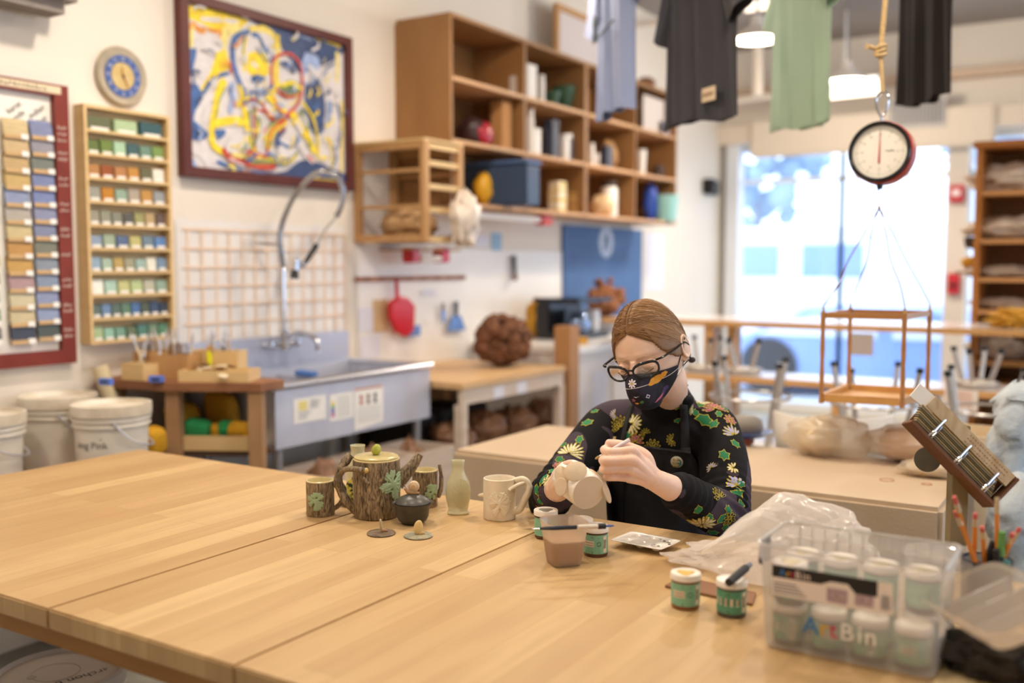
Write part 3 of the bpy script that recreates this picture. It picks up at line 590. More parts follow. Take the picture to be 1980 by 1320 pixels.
def n3(t, y0, y1, z0, z1):
    x = sx1+.0028
    for k, c in enumerate(('b4604a', '7a4a44', '4a4648')):
        for j in range(2): MB().b2((x, lerp(y0, y1, .18+k*.24), lerp(z0, z1, .55+j*.14)), (x+.0003, lerp(y0, y1, .28+k*.24), lerp(z0, z1, .66+j*.14))).build('glove_print', M('gp_'+c, c, .7), t)
    MB().b2((x, lerp(y0, y1, .02), lerp(z0, z1, .94)), (x+.0003, lerp(y0, y1, .96), lerp(z0, z1, .99))).build('header_print', M('gp_h', 'c88a80', .7), t)
    m = MB()
    for k in range(7): m.b2((x, lerp(y0, y1, .1), lerp(z0, z1, .46-k*.06)), (x+.0003, lerp(y0, y1, .88), lerp(z0, z1, .468-k*.06)))
    m.build('text_lines', M('print_grey'), t)
def zy(px, py): q = P(px, py, x=sx1); return q.y, q.z
a = zy(567, 823); b = zy(629, 762); notice(a[0], b[0], a[1]+.005, b[1], 'white notice with a yellow block taped on the sink front', n1)
a = zy(637, 815); b = zy(682, 756); notice(a[0], b[0], a[1], b[1], 'white notice with a rainbow strip taped on the sink front', n2)
a = zy(685, 835); b = zy(740, 742); notice(a[0], b[0], a[1]+.02, b[1], 'tall notice with red and dark pictures taped on the sink front', n3, .015)
# faucet with sprung pre-rinse hose
fc = thing('faucet', 'chrome sink faucet with a tall riser and sprung rinse hose', 'faucet', (-3.19, 3.2, .95), world=True)
chrome = M('chrome', 'd4d8e0', .12, metal=1)
fy = P(548, 600, x=-3.15).y
m = MB(); m.tube([(-3.24, fy-.07, 1.0), (-3.15, fy-.07, 1.0), (-3.15, fy+.09, 1.0), (-3.24, fy+.09, 1.0)], .012, 10); m.cyl((-3.15, fy, .98), (-3.15, fy, 1.07), .02); m.build('body', chrome, fc, True)
for d in (-.07, .09): MB().tube([(-3.15, fy+d, 1.0), (-3.15, fy+d, 1.035), (-3.10, fy+d, 1.045)], [.012, .01, .006], 8).build('lever', chrome, fc, True)
MB().tube(bez([(-3.15, fy+.01, 1.02), (-3.08, fy+.02, 1.06), (-2.98, fy+.02, 1.03), (-2.97, fy+.02, .98)]), .011, 10).build('spout', chrome, fc, True)
MB().cyl((-3.15, fy, 1.05), (-3.15, fy, 1.42), .009).build('riser', chrome, fc, True)
MB().tube([(-3.28, fy-.05, 1.445), (-3.15, fy, 1.435), (-3.15, fy, 1.40)], .007, 8).build('wall_bracket', chrome, fc, True)
hp = [(548, 520), (541, 455), (560, 395), (590, 352), (622, 332), (650, 340), (664, 370), (655, 410), (628, 445), (612, 474)]
hx = [-3.15, -3.14, -3.12, -3.10, -3.08, -3.06, -3.04, -3.03, -3.02, -3.02]
path = bez([P(a, b, x=c) for (a, b), c in zip(hp, hx)], 14)
MB().tube(path, .006, 8).build('hose', M('hose_grey', '9a9690', .5), fc, True)
sp_ = []; L_ = 0; u = Vector((1, 0, 0))
for i in range(len(path)-1):
    if i > 100: break
    a, b = path[i], path[i+1]; t = (b-a).normalized(); w1 = t.cross(u).normalized(); w2 = t.cross(w1)
    for k in range(16):
        an = 2*pi*k/8; sp_.append(a.lerp(b, k/16)+(w1*cos(an)+w2*sin(an))*.0115)
MB().tube(sp_, .0024, 4).build('spring', chrome, fc, True)
h0, h1 = P(612, 474, x=-3.02), P(590, 508, x=-3.02)
MB().tube([h0, h1], [.013, .011], 10).build('grip', M('black_rubber', '26272a', .6), fc, True)
MB().tube(bez([h1, P(582, 514, x=-3.02), P(574, 500, x=-3.02), P(571, 528, x=-3.02)]), [.012]*24+[.012], 10).build('spray_valve', chrome, fc, True)
MB().tube([P(571, 522, x=-3.02), P(569, 538, x=-3.02)], [.015, .019], 12).build('spray_head', M('black_rubber'), fc, True)
q = P(565, 702, x=-3.0); o = MB().box((0, 0, .012), (.09, .055, .024), Euler((0, .1, .4)), .006).build('sponge', M('blue_sponge', '5f86c8', .9, col2='4f76b8', ns=60)); o.location = (-3.04, 3.0, .9)
o.location = (-3.02, 3.145, .8705)
tag(o, 'blue scrubbing sponge resting on the divider of the sink', 'sponge')
# --- corner tool table left of the sink
oldw = M('old_table_wood', '9a6a48', .6, col2='7f5236', ns=5, st=(2, 2, 2)); legw = M('pale_stud_wood', 'b08a64', .6, col2='a07a54', ns=4, st=(3, 3, 1))
tt = thing('tool_table', 'worn wooden corner table left of the sink, heaped with tool caddies', 'table', (-2.95, 2.5, 0), world=True)
c1, c2 = Vector((-2.955, 2.345, .93)), Vector((-2.64, 2.52, .93))
m = MB(); m.prism([(-3.285, 2.30, .895), (c1.x, c1.y, .895), (c2.x, c2.y, .895), (c2.x-.02, 2.655, .895), (-3.285, 2.655, .895)], (0, 0, .034)); m.build('tabletop', oldw, tt, bevel=.003)
dr = (c2-c1).normalized()
for p in (c1+dr*.03+Vector((-.03, .04, 0)), c2-dr*.025+Vector((-.02, .03, 0)), Vector((-3.23, 2.36, 0)), Vector((-3.23, 2.62, 0))):
    MB().box((p.x, p.y, .4475), (.05, .05, .894), Euler((0, 0, .5))).build('leg', legw, tt)
MB().prism([(-3.27, 2.42, .65), (-2.95, 2.42, .65), (-2.70, 2.56, .65), (-2.70, 2.64, .65), (-3.27, 2.64, .65)], (0, 0, .02)).build('lower_shelf', M('dark_shelf', '4a3426', .7), tt)
# tray of sponges under it
def tray(name, label, cat, c, w, d, h, rz, mat, group=None, th=.008):
    t = thing(name, label, cat, c, rz, group)
    MB().box((0, 0, th/2), (w, d, th)).build('base', mat, t)
    for s in (-1, 1):
        MB().box((0, s*(d/2-th/2), th+(h-th)/2+.0002), (w, th, h-th)).build('side', mat, t)
        MB().box((s*(w/2-th/2), 0, th+(h-th)/2+.0002), (th, d-2*th-.0006, h-th)).build('side', mat, t)
    return t
tray('sponge_tray', 'shallow pine tray of sponges on the lower shelf of the corner table', 'tray', (-2.87, 2.535, .6705), .27, .13, .055, radians(29), pineh)
gsp = M('green_sponge', '2f9a58', .9, col2='2a8a4c', ns=60, bump=.001, bs=200); ysp = M('yellow_sponge', 'dba526', .9, col2='c8921c', ns=50, bump=.001, bs=200)
def sponge(loc, r, mat, label, rz=0, grp=None, tilt=.2):
    o = MB().ball((0, 0, 0), r, 20, 12, Euler((tilt, .15, rz)).to_matrix(), lambda v: 1/max(.6, (abs(v.x)**4+abs(v.y)**4+abs(v.z)**4)**.25)).build('sponge', mat, smooth=True)
    o.location = loc; return tag(o, label, 'sponge', grp)
sponge((-2.94, 2.485, .735), (.054, .036, .044), gsp, 'big green block sponge at the left end of the sponge tray', .5)
sponge((-2.885, 2.53, .725), (.034, .028, .036), ysp, 'small yellow sponge between the two green sponges')
sponge((-2.85, 2.555, .728), (.044, .032, .044), gsp, 'green sponge leaning in the middle of the sponge tray', .9, None, .7)
sponge((-2.80, 2.565, .73), (.046, .03, .04), ysp, 'yellow block sponge standing at the right of the tray', .6, None, .6)
sponge((-2.765, 2.57, .715), (.024, .022, .02), ysp, 'small round yellow sponge at the right corner of the tray')
sponge((-3.10, 2.55, .75), (.07, .05, .075), ysp, 'large ochre sponge in the shade behind the tray')
sponge((-2.96, 2.62, .79), (.08, .03, .08), M('ochre_bag', 'c08a1c', .8), 'ochre bag hanging behind the green sponges')
sponge(P(296, 852, x=-2.93), (.04, .04, .05), ysp, 'round yellow sponge hanging beside the white bucket')
bt = thing('storage_bin', 'black plastic bin under the corner table beside the sink', 'bin', (-3.2, 2.58, .6705))
MB().lathe([(.03, .002), (.034, .1), (.03, .1), (.027, .006)], seg=20, cap=True).build('shell', black, bt, True)
# tools on top
tz = .9295
tr = tray('tool_tray', 'long pale wooden tray of tools on the corner table', 'tray', (-2.83, 2.50, tz), .26, .13, .04, radians(27), pineh)
MB().b2((-.06, -.0565, .0085), (-.055, .0565, .036)).build('divider', pineh, tr)
for i, (loc, w, d, h, rz, lab) in enumerate([((-3.10, 2.375, tz), .11, .10, .06, .1, 'wooden tool box with bone ribs at the left end of the corner table'),
        ((-3.02, 2.46, tz), .15, .09, .09, .35, 'slotted wooden caddy of trimming tools behind the blue-taped box'), ((-2.93, 2.585, tz), .2, .07, .10, .3, 'long wooden caddy of brushes at the back of the corner table'),
        ((-3.19, 2.50, tz), .1, .12, .09, .0, 'small wooden caddy by the wall on the corner table')]):
    tray('tool_caddy', lab, 'caddy', loc, w, d, h, rz, pine if i % 2 else pineh)
for loc, rz, lab in ((P(192+12, 706, x=-3.05), .2, 'blue tape label box at the left end of the tool table'), (P(302, 712, x=-2.97), .5, 'blue tape label box near the front corner of the tool table')):
    t = thing('label_box', lab, 'box', (loc.x, loc.y, tz), rz); MB().box((0, 0, .012), (.055, .02, .024), None, .003).build('box', M('tape_blue', '5f7fd8', .6), t); MB().box((.0, -.0105, .012), (.03, .001, .008)).build('slot', black, t)
tk = random.Random(21); kinds = [('c8a878', 'wooden'), ('8a6a48', 'brown'), ('b8babc', 'steel'), ('3a3a3c', 'black'), ('d8a03c', 'amber'), ('e0d0b0', 'pale')]
spots = [(-2.92, 2.57), (-2.98, 2.6), (-3.05, 2.47), (-3.02, 2.43), (-2.86, 2.58), (-2.95, 2.575), (-2.88, 2.59), (-3.15, 2.5), (-3.06, 2.42), (-2.97, 2.47), (-3.04, 2.44), (-3.0, 2.47), (-2.96, 2.46), (-3.07, 2.45), (-2.98, 2.575), (-2.94, 2.59), (-2.90, 2.6), (-2.87, 2.61), (-3.0, 2.56), (-2.96, 2.6), (-3.19, 2.47), (-3.17, 2.52), (-3.2, 2.54), (-3.11, 2.37), (-3.08, 2.38), (-3.13, 2.36)]
for i, (x, y) in enumerate(spots):
    c, cn_ = kinds[tk.randrange(6)]; h = tk.uniform(.09, .19); tx, ty = tk.uniform(-.3, .3), tk.uniform(-.3, .3)
    t = thing('clay_tool', 'thin %s handled clay tool standing in a caddy on the corner table' % cn_, 'tool', (x+tk.uniform(-.008, .008), y, tz+.0095), group='%s clay tools in the corner table caddies' % cn_)
    e = Vector((tx*h, ty*h, h)); MB().tube([(0, 0, 0), e*.7], [.0035, .004], 8).build('handle', M('tool_'+c, c, .5), t, True)
    MB().tube([e*.7, e*.85, e], [.0025, .006, .001], 6, flat=(1, .3)).build('tip', M('stainless_steel'), t, True)
for i in range(16):
    x, y = -2.93+.19*tk.random(), 2.44+.09*tk.random()
    c, cn_ = kinds[tk.choice((0, 1, 5))]
    o = MB().ball((0, 0, 0), (.028, .016, .005), 14, 8, Euler((tk.uniform(-.4, .4), tk.uniform(-.3, .3), tk.uniform(0, 3))).to_matrix()).build('clay_rib', M('tool_'+c), smooth=True); o.location = (x, y, tz+.022+.0022*i)
    tag(o, '%s curved shaping rib piled in the long tool tray' % cn_, 'rib', '%s shaping ribs in the tool tray' % cn_)
q = P(402, 683, x=-2.93); t = thing('yellow_scraper', 'bright yellow pointed plastic scraper sticking out of the tool tray', 'scraper', (q.x, q.y, .975))
MB().prism([(0, -.005, 0), (0, .07, .01), (0, .045, .022), (0, .012, .05), (0, -.006, .055)], (.004, 0, 0)).build('blade', M('acid_yellow', 'dfe020', .4), t)
# --- white buckets against the wall
def bucket(name, label, loc, r=.12, h=.37, text=None, low=False, group=None, lidc='efe8da'):
    t = thing('bucket', label, 'bucket', loc, group=group)
    MB().lathe([(.0005, 0), (r*.86, 0), (r*.88, .01), (r*.97, h*.81), (r*1.04, h*.81), (r*1.04, h*.825), (r*.985, h*.83), (r*.985, h*.86), (r*1.05, h*.862), (r*1.05, h*.885), (r, h*.89), (r*1.0, h*.93), (.0005, h*.93)], seg=44).build('body', M('bucket_white', 'ece6da', .45, col2='d9cfbf', ns=5, nmix=.3), t, True, auto=35)
    MB().lathe([(r*1.02, h*.905), (r*1.075, h*.905), (r*1.08, h*.95), (r*1.07, h), (r*1.01, h*1.002), (r*.99, h*.965), (.0005, h*.96)], seg=44).build('lid', M('lid_'+lidc, lidc, .45, col2='cdbfa8', ns=7, nmix=.25), t, True, auto=35)
    MB().tube([Matrix.Rotation(.95, 3, 'Z') @ q for q in bez([(0, -r*1.06, h*.87), (r*.5, -r*1.02, h*.7), (r*1.0, -r*.35, h*.62), (r*1.05, r*.3, h*.62), (r*.6, r*.98, h*.72), (0, r*1.06, h*.87)])], .003, 6).build('handle', M('stainless_steel'), t, True)
    if text:
        m = MB(); rr = r*.955
        for k, s_ in enumerate(text):
            letters(m, s_, .032, lambda u, v: (rr*cos(u/rr-1.25)*1.003, rr*sin(u/rr-1.25)*1.003, h*.73-k*.036+v))
        m.build('lettering', M('bucket_ink', '3a3c44', .6), t)
    return t
stand = thing('bench', 'low wooden bench holding the white buckets by the wall', 'bench', (-3.1, 2.0, 0), world=True)
MB().b2((-3.285, 1.5, .49), (-2.74, 2.24, .52)).build('seat', oldw, stand)
for x in (-3.24, -2.80):
    for y in (1.56, 2.18): MB().b2((x-.025, y-.025, 0), (x+.025, y+.025, .4895)).build('leg', legw, stand)
bucket('b', 'white lidded bucket nearest the tool table, hand lettered on its side', (-2.89, 2.085, .5205), text=['W/forge', 'king Pink'])
bucket('b', 'white lidded bucket in the middle, dirt around its rim', (-3.16, 2.07, .5205), h=.38)
bucket('b', 'white lidded bucket at the left edge with an ochre smudge', (-3.1, 1.765, .5205), h=.36)
q0 = P(205, 752, x=-3.0); t = thing('rolled_bat', 'rolled cream mat leaning on the wall behind the buckets', 'roll', (-3.18, 2.30, .88), world=True)
MB().tube([P(222, 790, x=-3.2), P(192, 708, x=-3.24)], [.03, .03], 14).build('roll', M('cream_mat', 'e2d3b0', .8, col2='cdbb94', ns=60, st=(1, 1, 6)), t, True)
# --- bucket below the work table with printed lid
lb = thing('bucket', 'white bucket under the near edge of the work table, printed lid up', 'bucket', (-2.165, 1.40, 0))
MB().lathe([(.0005, 0), (.128, 0), (.14, .33), (.148, .33), (.148, .345), (.0005, .345)], seg=44).build('body', M('bucket_white'), lb, True, auto=35)
MB().lathe([(.142, .34), (.15, .345), (.151, .372), (.143, .378), (.139, .366), (.0005, .364)], seg=48).build('lid', M('lid_grey', 'd4cbc0', .5, col2='c6bbae', ns=9), lb, True, auto=35)
m = MB(); a0 = radians(257); a1 = radians(347)
letters(m, 'archon b', .036, lambda u, v: (.062+u*cos(a0)+v*cos(a1), .085+u*sin(a0)+v*sin(a1), .3655), align='LEFT')
m.build('lettering', M('bucket_ink'), lb)
m = MB().tube([Vector((.055*cos(a)-.02, .055*sin(a)-.0, .3648)) for a in [2*pi*k/30 for k in range(30)]], .0012, 4, closed=True); m.build('molded_ring', M('lid_line', 'b8ac9c', .6), lb)
MB().lathe([(.0005, .3645), (.01, .366), (.012, .3645)], c=(-.04, -.05, 0), seg=12).build('boss', M('lid_line'), lb)
lc = thing('caster', 'small caster wheel on the floor under the work table', 'caster', (-3.0, 1.35, .0)); MB().cyl((-.012, 0, .03), (.012, 0, .03), .03).build('wheel', M('dark_wheel', '35302c', .6), lc, True); MB().b2((-.02, -.02, .055), (.02, .02, .075)).build('plate', M('galvanized_leg'), lc)
# --- slatted crate on the wall
cr = thing('wall_crate', 'slatted pine crate mounted on the wall right of the painting', 'crate', (-3.08, 3.96, 1.47), world=True)
cx0, cx1, cy0, cy1, cz0, cz1 = -3.298, -2.86, 3.785, 4.105, 1.46, 1.935
for x in (cx0, cx1-.028):
    for y in (cy0, cy1-.04): MB().b2((x, y, cz0), (x+.028, y+.04, cz1-.0005)).build('post', pine, cr)
for z in (cz0, 1.62, 1.79, cz1-.035):
    for y in (cy0+.006, cy1-.02): MB().b2((cx0+.0285, y, z), (cx1-.0285, y+.014, z+(.035 if z in (cz0,) or z > 1.85 else .018))).build('rail', pine, cr)
for z in (cz0, 1.60, 1.71, 1.82, cz1-.035): MB().b2((cx1-.02, cy0+.0405, z), (cx1-.004, cy1-.0405, z+.025)).build('rail', pineh, cr)
MB().b2((cx0+.03, cy0+.021, cz0+.002), (cx1-.03, cy1-.021, cz0+.014)).build('floor_board', pine, cr)
MB().b2((cx0, cy0, cz1), (cx1, cy1, cz1+.012)).build('top_board', pineh, cr)
def lumps(name, label, cat, base, r, mat, seed, n=1, amp=.18, fr=3.5, group=None, seg=30):
    """one crumpled mass resting on base"""
    rr = Vector(r); 
    o = MB().ball((0, 0, rr.z*.92), r, seg, seg*2//3, None, lambda v: 1+amp*noise.fractal(v*fr+Vector((seed, 0, 0)), .6, 2, 4)).build(name, mat, smooth=True, auto=80); 
    for v in o.data.vertices: v.co.z = max(v.co.z, 0)
    o.location = base; return tag(o, label, cat, group)
clearbag = M('clay_bag', 'eee4d8', .25, col2='cdb59a', ns=9, nmix=.5, bump=.006, bs=30)
tanp = M('tan_paper_lump', 'cba77c', .8, col2='ad8558', ns=12, bump=.01, bs=22)
lumps('paper_bundle', 'crumpled brown paper bundle lying in the slatted wall crate', 'bundle', (-3.07, 3.93, cz0+.0145), (.15, .105, .08), tanp, 3, amp=.28)
lumps('plastic_bag', 'clear plastic bag of scraps hanging on the front of the wall crate', 'bag', (-2.80, 4.03, 1.44), (.05, .095, .135), clearbag, 8, amp=.4)
# --- wall cabinets
FX = -2.947; yv = [4.118, 4.836, 5.567, 6.29, 7.01]; zl = [1.66, 1.975, 2.285, 2.604]; th = .02
for c in range(2):
    a, b, e = yv[c*2], yv[c*2+1], yv[c*2+2]; g = .0006
    cb = thing('wall_cabinet', ('open plywood cabinet on the wall above the slatted crate and worktop', 'open plywood cabinet on the wall above the chalkboard, half behind the blue shirt')[c], 'cabinet', (-3.12, (a+e)/2, zl[0]), world=True)
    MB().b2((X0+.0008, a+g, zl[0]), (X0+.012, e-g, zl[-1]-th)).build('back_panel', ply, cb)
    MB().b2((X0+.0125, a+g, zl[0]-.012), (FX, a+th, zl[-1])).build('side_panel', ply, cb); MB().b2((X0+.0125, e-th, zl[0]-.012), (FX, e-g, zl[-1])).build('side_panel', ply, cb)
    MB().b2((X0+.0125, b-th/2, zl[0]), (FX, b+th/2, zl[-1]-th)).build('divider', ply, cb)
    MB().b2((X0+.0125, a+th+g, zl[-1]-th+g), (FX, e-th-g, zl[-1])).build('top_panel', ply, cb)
    for z in zl[:-1]:
        for y0_, y1_ in ((a+th, b-th/2), (b+th/2, e-th)):
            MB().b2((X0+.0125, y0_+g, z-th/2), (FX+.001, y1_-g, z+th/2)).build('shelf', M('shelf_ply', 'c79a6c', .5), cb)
FXI = -3.0
def cab(name, label, cat, l, r, top, lev, mat, shape='box', dep=.16, parts=None):
    """something standing on a cabinet shelf: l..r pixels wide, top pixel, shelf number"""
    base = zl[lev]+th/2+.0005; q = P((l+r)/2, top, x=FXI-.06); dpt = (q-CAM).dot(FW); S = (r-l)*dpt/FPX; vv = Vector((q.x, q.y, 0)).normalized()
    if shape in ('box', 'lid'): dep = min(dep, .55*S/abs(vv.y)); w = (S-dep*abs(vv.y))/abs(vv.x)
    else: w = min(S, .26); dep = w
    cy = P((l+r)/2, top, x=FXI-dep/2).y; h = q.z-base
    t = thing(name, label, cat, (FXI-dep/2, cy, base))
    if shape == 'box': MB().box((0, 0, h/2), (dep, w, h), None, min(w, h, dep)*.06).build('body', mat, t)
    elif shape == 'lid': MB().box((0, 0, h*.43), (dep, w*.96, h*.86), None, .006).build('body', mat, t); MB().box((0, 0, h*.93), (dep*1.04, w, h*.13), None, .004).build('lid', parts or white, t)
    elif shape == 'jar': MB().lathe([(.0005, 0), (w*.45, 0), (w*.48, h*.1), (w*.48, h*.78), (w*.4, h*.84), (.0005, h*.84)], seg=24).build('body', mat, t, True); MB().lathe([(.0005, h*.842), (w*.42, h*.842), (w*.42, h), (.0005, h)], seg=24).build('lid', parts or white, t, True)
    elif shape == 'bowl': MB().lathe([(.0005, .001), (w*.25, .001), (w*.5, h), (w*.47, h), (w*.22, .01), (.0005, .008)], seg=24).build('bowl', mat, t, True)
    elif shape == 'blob': MB().ball((0, 0, h*.48), (dep*.5, w*.52, h*.5), 20, 14, None, lambda v: 1+.2*noise.noise(v*2.3+Vector((l, 0, 0)))).build('body', mat, t, True, auto=80)
    elif shape == 'cup': MB().lathe([(.0005, 0), (w*.36, 0), (w*.5, h), (w*.47, h), (w*.34, .006), (.0005, .006)], seg=24).build('cup', mat, t, True)
    return t
cab('hook_rack', 'little row of pale pegs on the top left cabinet shelf', 'rack', 985, 1008, 153, 2, M('pale_grey', 'cfc5bc', .6), 'box', .04)
cab('card', 'white card standing on the cabinet top shelf beside the green bowls', 'card', 1018, 1038, 132, 2, paper, 'box', .01)
gr = M('green_glaze', '3f5a44', .2); gr2 = M('olive_glaze', '5c7a34', .25)
cab('plate', 'dark green plate on the top shelf left of the green bowls', 'plate', 1050, 1085, 178, 2, gr, 'bowl')
cab('bowl', 'dark green glazed bowl on the cabinet top shelf', 'bowl', 1066, 1116, 166, 2, gr, 'bowl')
cab('jar', 'green glass jar on the top shelf at the divider', 'jar', 1105, 1128, 172, 2, gr2, 'jar', parts=gr2)
hm_ = cab('helmet', 'red and black round machine in the cabinet beside a brown box', 'machine', 882, 945, 222, 1, M('dark_machine', '3a2426', .4), 'blob', .2)
MB().ball((.07, .02, .07), (.03, .07, .065), 18, 12).build('cover', M('deep_red', 'a01c2c', .3), hm_, True)
cab('cardboard_box', 'tall brown cardboard box with a white label on the middle cabinet shelf', 'box', 948, 990, 200, 1, M('cardboard', 'b5834f', .8), 'box', .16)
cab('container', 'tall white container at the divider on the middle cabinet shelf', 'container', 1017, 1033, 215, 1, white, 'jar')
cab('container', 'squat white tub on the middle shelf left of the black box', 'tub', 1022, 1047, 252, 1, white, 'lid', .1)
cab('black_box', 'black box with a pale sticker on the middle cabinet shelf', 'box', 1050, 1082, 235, 1, M('slate_plastic', '3a4050', .5), 'lid', .12, M('slate_plastic'))
cab('jar', 'white jar right of the black box on the middle shelf', 'jar', 1080, 1102, 262, 1, white, 'jar')
cab('parcel', 'pale wooden parcel at the right end of the middle shelf', 'parcel', 1105, 1132, 258, 1, M('tan_card', 'd2b48a', .7), 'box', .1)
cab('bottle', 'white bottle just right of the cabinet joint', 'bottle', 1138, 1150, 280, 1, white, 'jar')
cab('bag', 'ochre plastic bag on the bottom shelf left of the blue bin', 'bag', 915, 955, 330, 0, M('yellow_bag', 'dca52a', .35), 'blob', .14)
cab('bag', 'grey crumpled bag between the yellow bag and the blue bin', 'bag', 950, 985, 340, 0, M('grey_bag', '9a9a88', .5, col2='7f8474', ns=14, bump=.01), 'blob', .1)
t = thing('storage_bin', 'slate blue plastic bin sticking out of the bottom cabinet shelf', 'bin', (-2.99, 4.65, zl[0]+th/2+.0005)); MB().box((0, 0, .11), (.42, .14, .22), None, .008).build('body', M('blue_bin', '3b4d68', .4), t); MB().box((0, 0, .231), (.44, .16, .02), None, .006).build('rim', M('blue_bin_rim', '56739e', .4), t)
cab('book_stack', 'stack of yellow and white packets on the bottom shelf', 'packets', 1060, 1096, 352, 0, M('packet_yellow', 'd8b44a', .6, col2='e8e2d4', ns=30, st=(.1, .1, 3), nmix=.1), 'box', .16)
cab('wood_blocks', 'low pile of pale wood blocks right of the yellow packets', 'blocks', 1095, 1130, 372, 0, M('block_wood', 'e0b878', .6, col2='a87838', ns=30, st=(.1, .6, 3), nmix=.1), 'box', .2)
cab('basket', 'woven tan basket above the black tub on the middle shelf', 'basket', 1150, 1195, 268, 1, M('tan_basket', 'b48a58', .8, col2='7d5a34', ns=40), 'blob', .12)
t = cab('tub', 'black tub on the middle shelf behind the blue shirt', 'tub', 1155, 1180, 285, 1, M('slate_plastic'), 'box', .1); t.location.x += .02
cab('bottle', 'tall white bottle at the right divider of the middle shelf', 'bottle', 1207, 1228, 272, 1, white, 'jar')
cab('cup', 'white plastic cup in the rightmost cabinet bay', 'cup', 1232, 1250, 292, 1, white, 'cup')
cab('dark_object', 'dark rounded stone at the back of the rightmost cabinet bay', 'stone', 1262, 1285, 318, 1, M('dark_stone', '4a3a34', .7), 'blob', .06)
cab('frame', 'small white framed print leaning in the upper right cabinet bay', 'picture', 1243, 1284, 195, 2, M('print_white', 'd8ccc4', .6), 'box', .01)
cab('tray', 'flat lilac tray on the shelf below the framed print', 'tray', 1240, 1300, 236, 2, M('lilac_tray', 'b8b0c0', .5), 'box', .2)
cab('wood_scoop', 'pale wooden paddle leaning in the third cabinet bay', 'paddle', 1140, 1190, 372, 0, M('pale_paddle', 'e6c79a', .6), 'blob', .1)
cab('jug', 'white jug with a dark lid in the third cabinet bay', 'jug', 1160, 1195, 350, 0, white, 'jar', parts=M('dark_stone'))
cab('bowl', 'white bowl in front of the jug in the third bay', 'bowl', 1200, 1225, 385, 0, white, 'bowl')
cab('blue_bag', 'bright blue folded bag in the lowest right cabinet bay', 'bag', 1243, 1272, 352, 0, M('royal_blue', '2f52b0', .5, col2='2444a0', ns=9, bump=.01), 'blob', .2)
t = thing('bucket', 'teal plastic bucket at the right end of the bottom shelf', 'bucket', (-2.97, 6.87, zl[0]+th/2+.0005)); MB().lathe([(.0005, 0), (.075, 0), (.095, .19), (.09, .19), (.07, .006), (.0005, .006)], seg=28).build('body', M('teal_plastic', '8fc0bc', .4), t, True)
cab('tin', 'small black tin beside the white tubs on the middle cabinet shelf', 'tin', 1092, 1108, 262, 1, M('slate_plastic'), 'jar', parts=white)
cab('paper_roll', 'white paper roll in the upper bay right of the divider', 'roll', 1040, 1054, 150, 2, paper, 'jar', parts=paper)
cab('mug', 'small grey mug at the left of the third bay, middle shelf', 'mug', 1146, 1160, 300, 1, M('pale_grey'), 'cup')
cab('green_cloth', 'green folded cloth in front of the grey bag on the bottom shelf', 'cloth', 940, 968, 378, 0, M('sage_cloth', '7fa08a', .8), 'blob')
t = thing('framed_board', 'narrow wooden framed panel standing on top of the cabinet', 'frame', (-3.1, 5.3, zl[-1]), world=True)
a = P(1072, 5, x=-3.15); b = P(1145, 85, x=-3.15); fz = zl[-1]+.0005
for y0_, y1_, z0_, z1_ in ((a.y, a.y+.035, fz, a.z), (b.y+.1, b.y+.135, fz, a.z), (a.y+.0355, b.y+.0995, fz, fz+.035), (a.y+.0355, b.y+.0995, a.z-.035, a.z)): MB().b2((-3.16, y0_, z0_), (-3.13, y1_, z1_)).build('frame', pine, t)
MB().b2((-3.15, a.y+.036, fz+.036), (-3.145, b.y+.099, a.z-.036)).build('panel', M('frosted_panel', 'cfc8c8', .4), t)
lumps('ornament', 'small brown carved ornament on top of the right cabinet', 'ornament', (-3.0, 6.58, zl[-1]+.0005), (.05, .09, .035), M('brown_ceramic', '7a4c30', .5), 5, amp=.3)
# ================= WALL RIGHT OF THE SINK =================
def wy(px, py): q = P(px, py, x=X0+.02); return q.y, q.z
def wbox(name, label, cat, l, t_, r, b_, mat, th=.01, x=None, group=None):
    x = X0+.002 if x is None else x; a = P(l, t_, x=x+th); b = P(r, b_, x=x+th)
    o = MB().b2((x, a.y, min(a.z, b.z)), (x+th, b.y, max(a.z, b.z)), min(.003, th*.2)).build(name, mat); return tag(o, label, cat, group)
wbox('notice_board', 'white board on the wall behind the hanging red scoop', 'board', 690, 478, 1088, 700, M('white_board', 'f0ece6', .35), .006)
pr = thing('peg_rail', 'long thin wooden peg rail across the white board', 'rail', (X0, 4.3, 1.3), world=True)
a, b = P(690, 540, x=X0+.02), P(900, 536, x=X0+.02)
MB().b2((X0+.0085, a.y, a.z-.012), (X0+.022, b.y, a.z+.012)).build('rail', M('rail_brown', 'b07a58', .6, col2='8f5a3c', ns=20), pr)
for k in range(8): MB().cyl((X0+.022, lerp(a.y, b.y, (k+.5)/8), a.z), (X0+.05, lerp(a.y, b.y, (k+.5)/8), a.z+.006), .005, seg=8).build('peg', M('peg_dark', '7a4a38', .6), pr, True)
sc = thing('scoop', 'red plastic scoop hanging from the peg rail', 'scoop', (X0, 4.2, 1.1), world=True)
redp = M('red_plastic', 'c61f2c', .3)
def onw(px, py, x): return P(px, py, x=x)
pts = [(747, 585), (764, 572), (780, 574), (794, 590), (792, 640), (778, 652), (760, 642), (748, 615)]
MB().prism([onw(p[0], p[1], X0+.05) for p in pts], (.035, 0, 0)).build('bowl', redp, sc, bevel=.012)
MB().tube([onw(768, 576, X0+.065), onw(766, 540, X0+.058)], [.012, .010], 10).build('handle', redp, sc, True)
t = thing('cleaver_scraper', 'yellow handled scraper hanging right behind the red scoop', 'scraper', (X0, 4.3, 1.1), world=True)
MB().tube([onw(799, 590, X0+.03), onw(797, 632, X0+.03)], .012, 8).build('handle', M('yellow_hook', 'e0b030', .4), t, True)
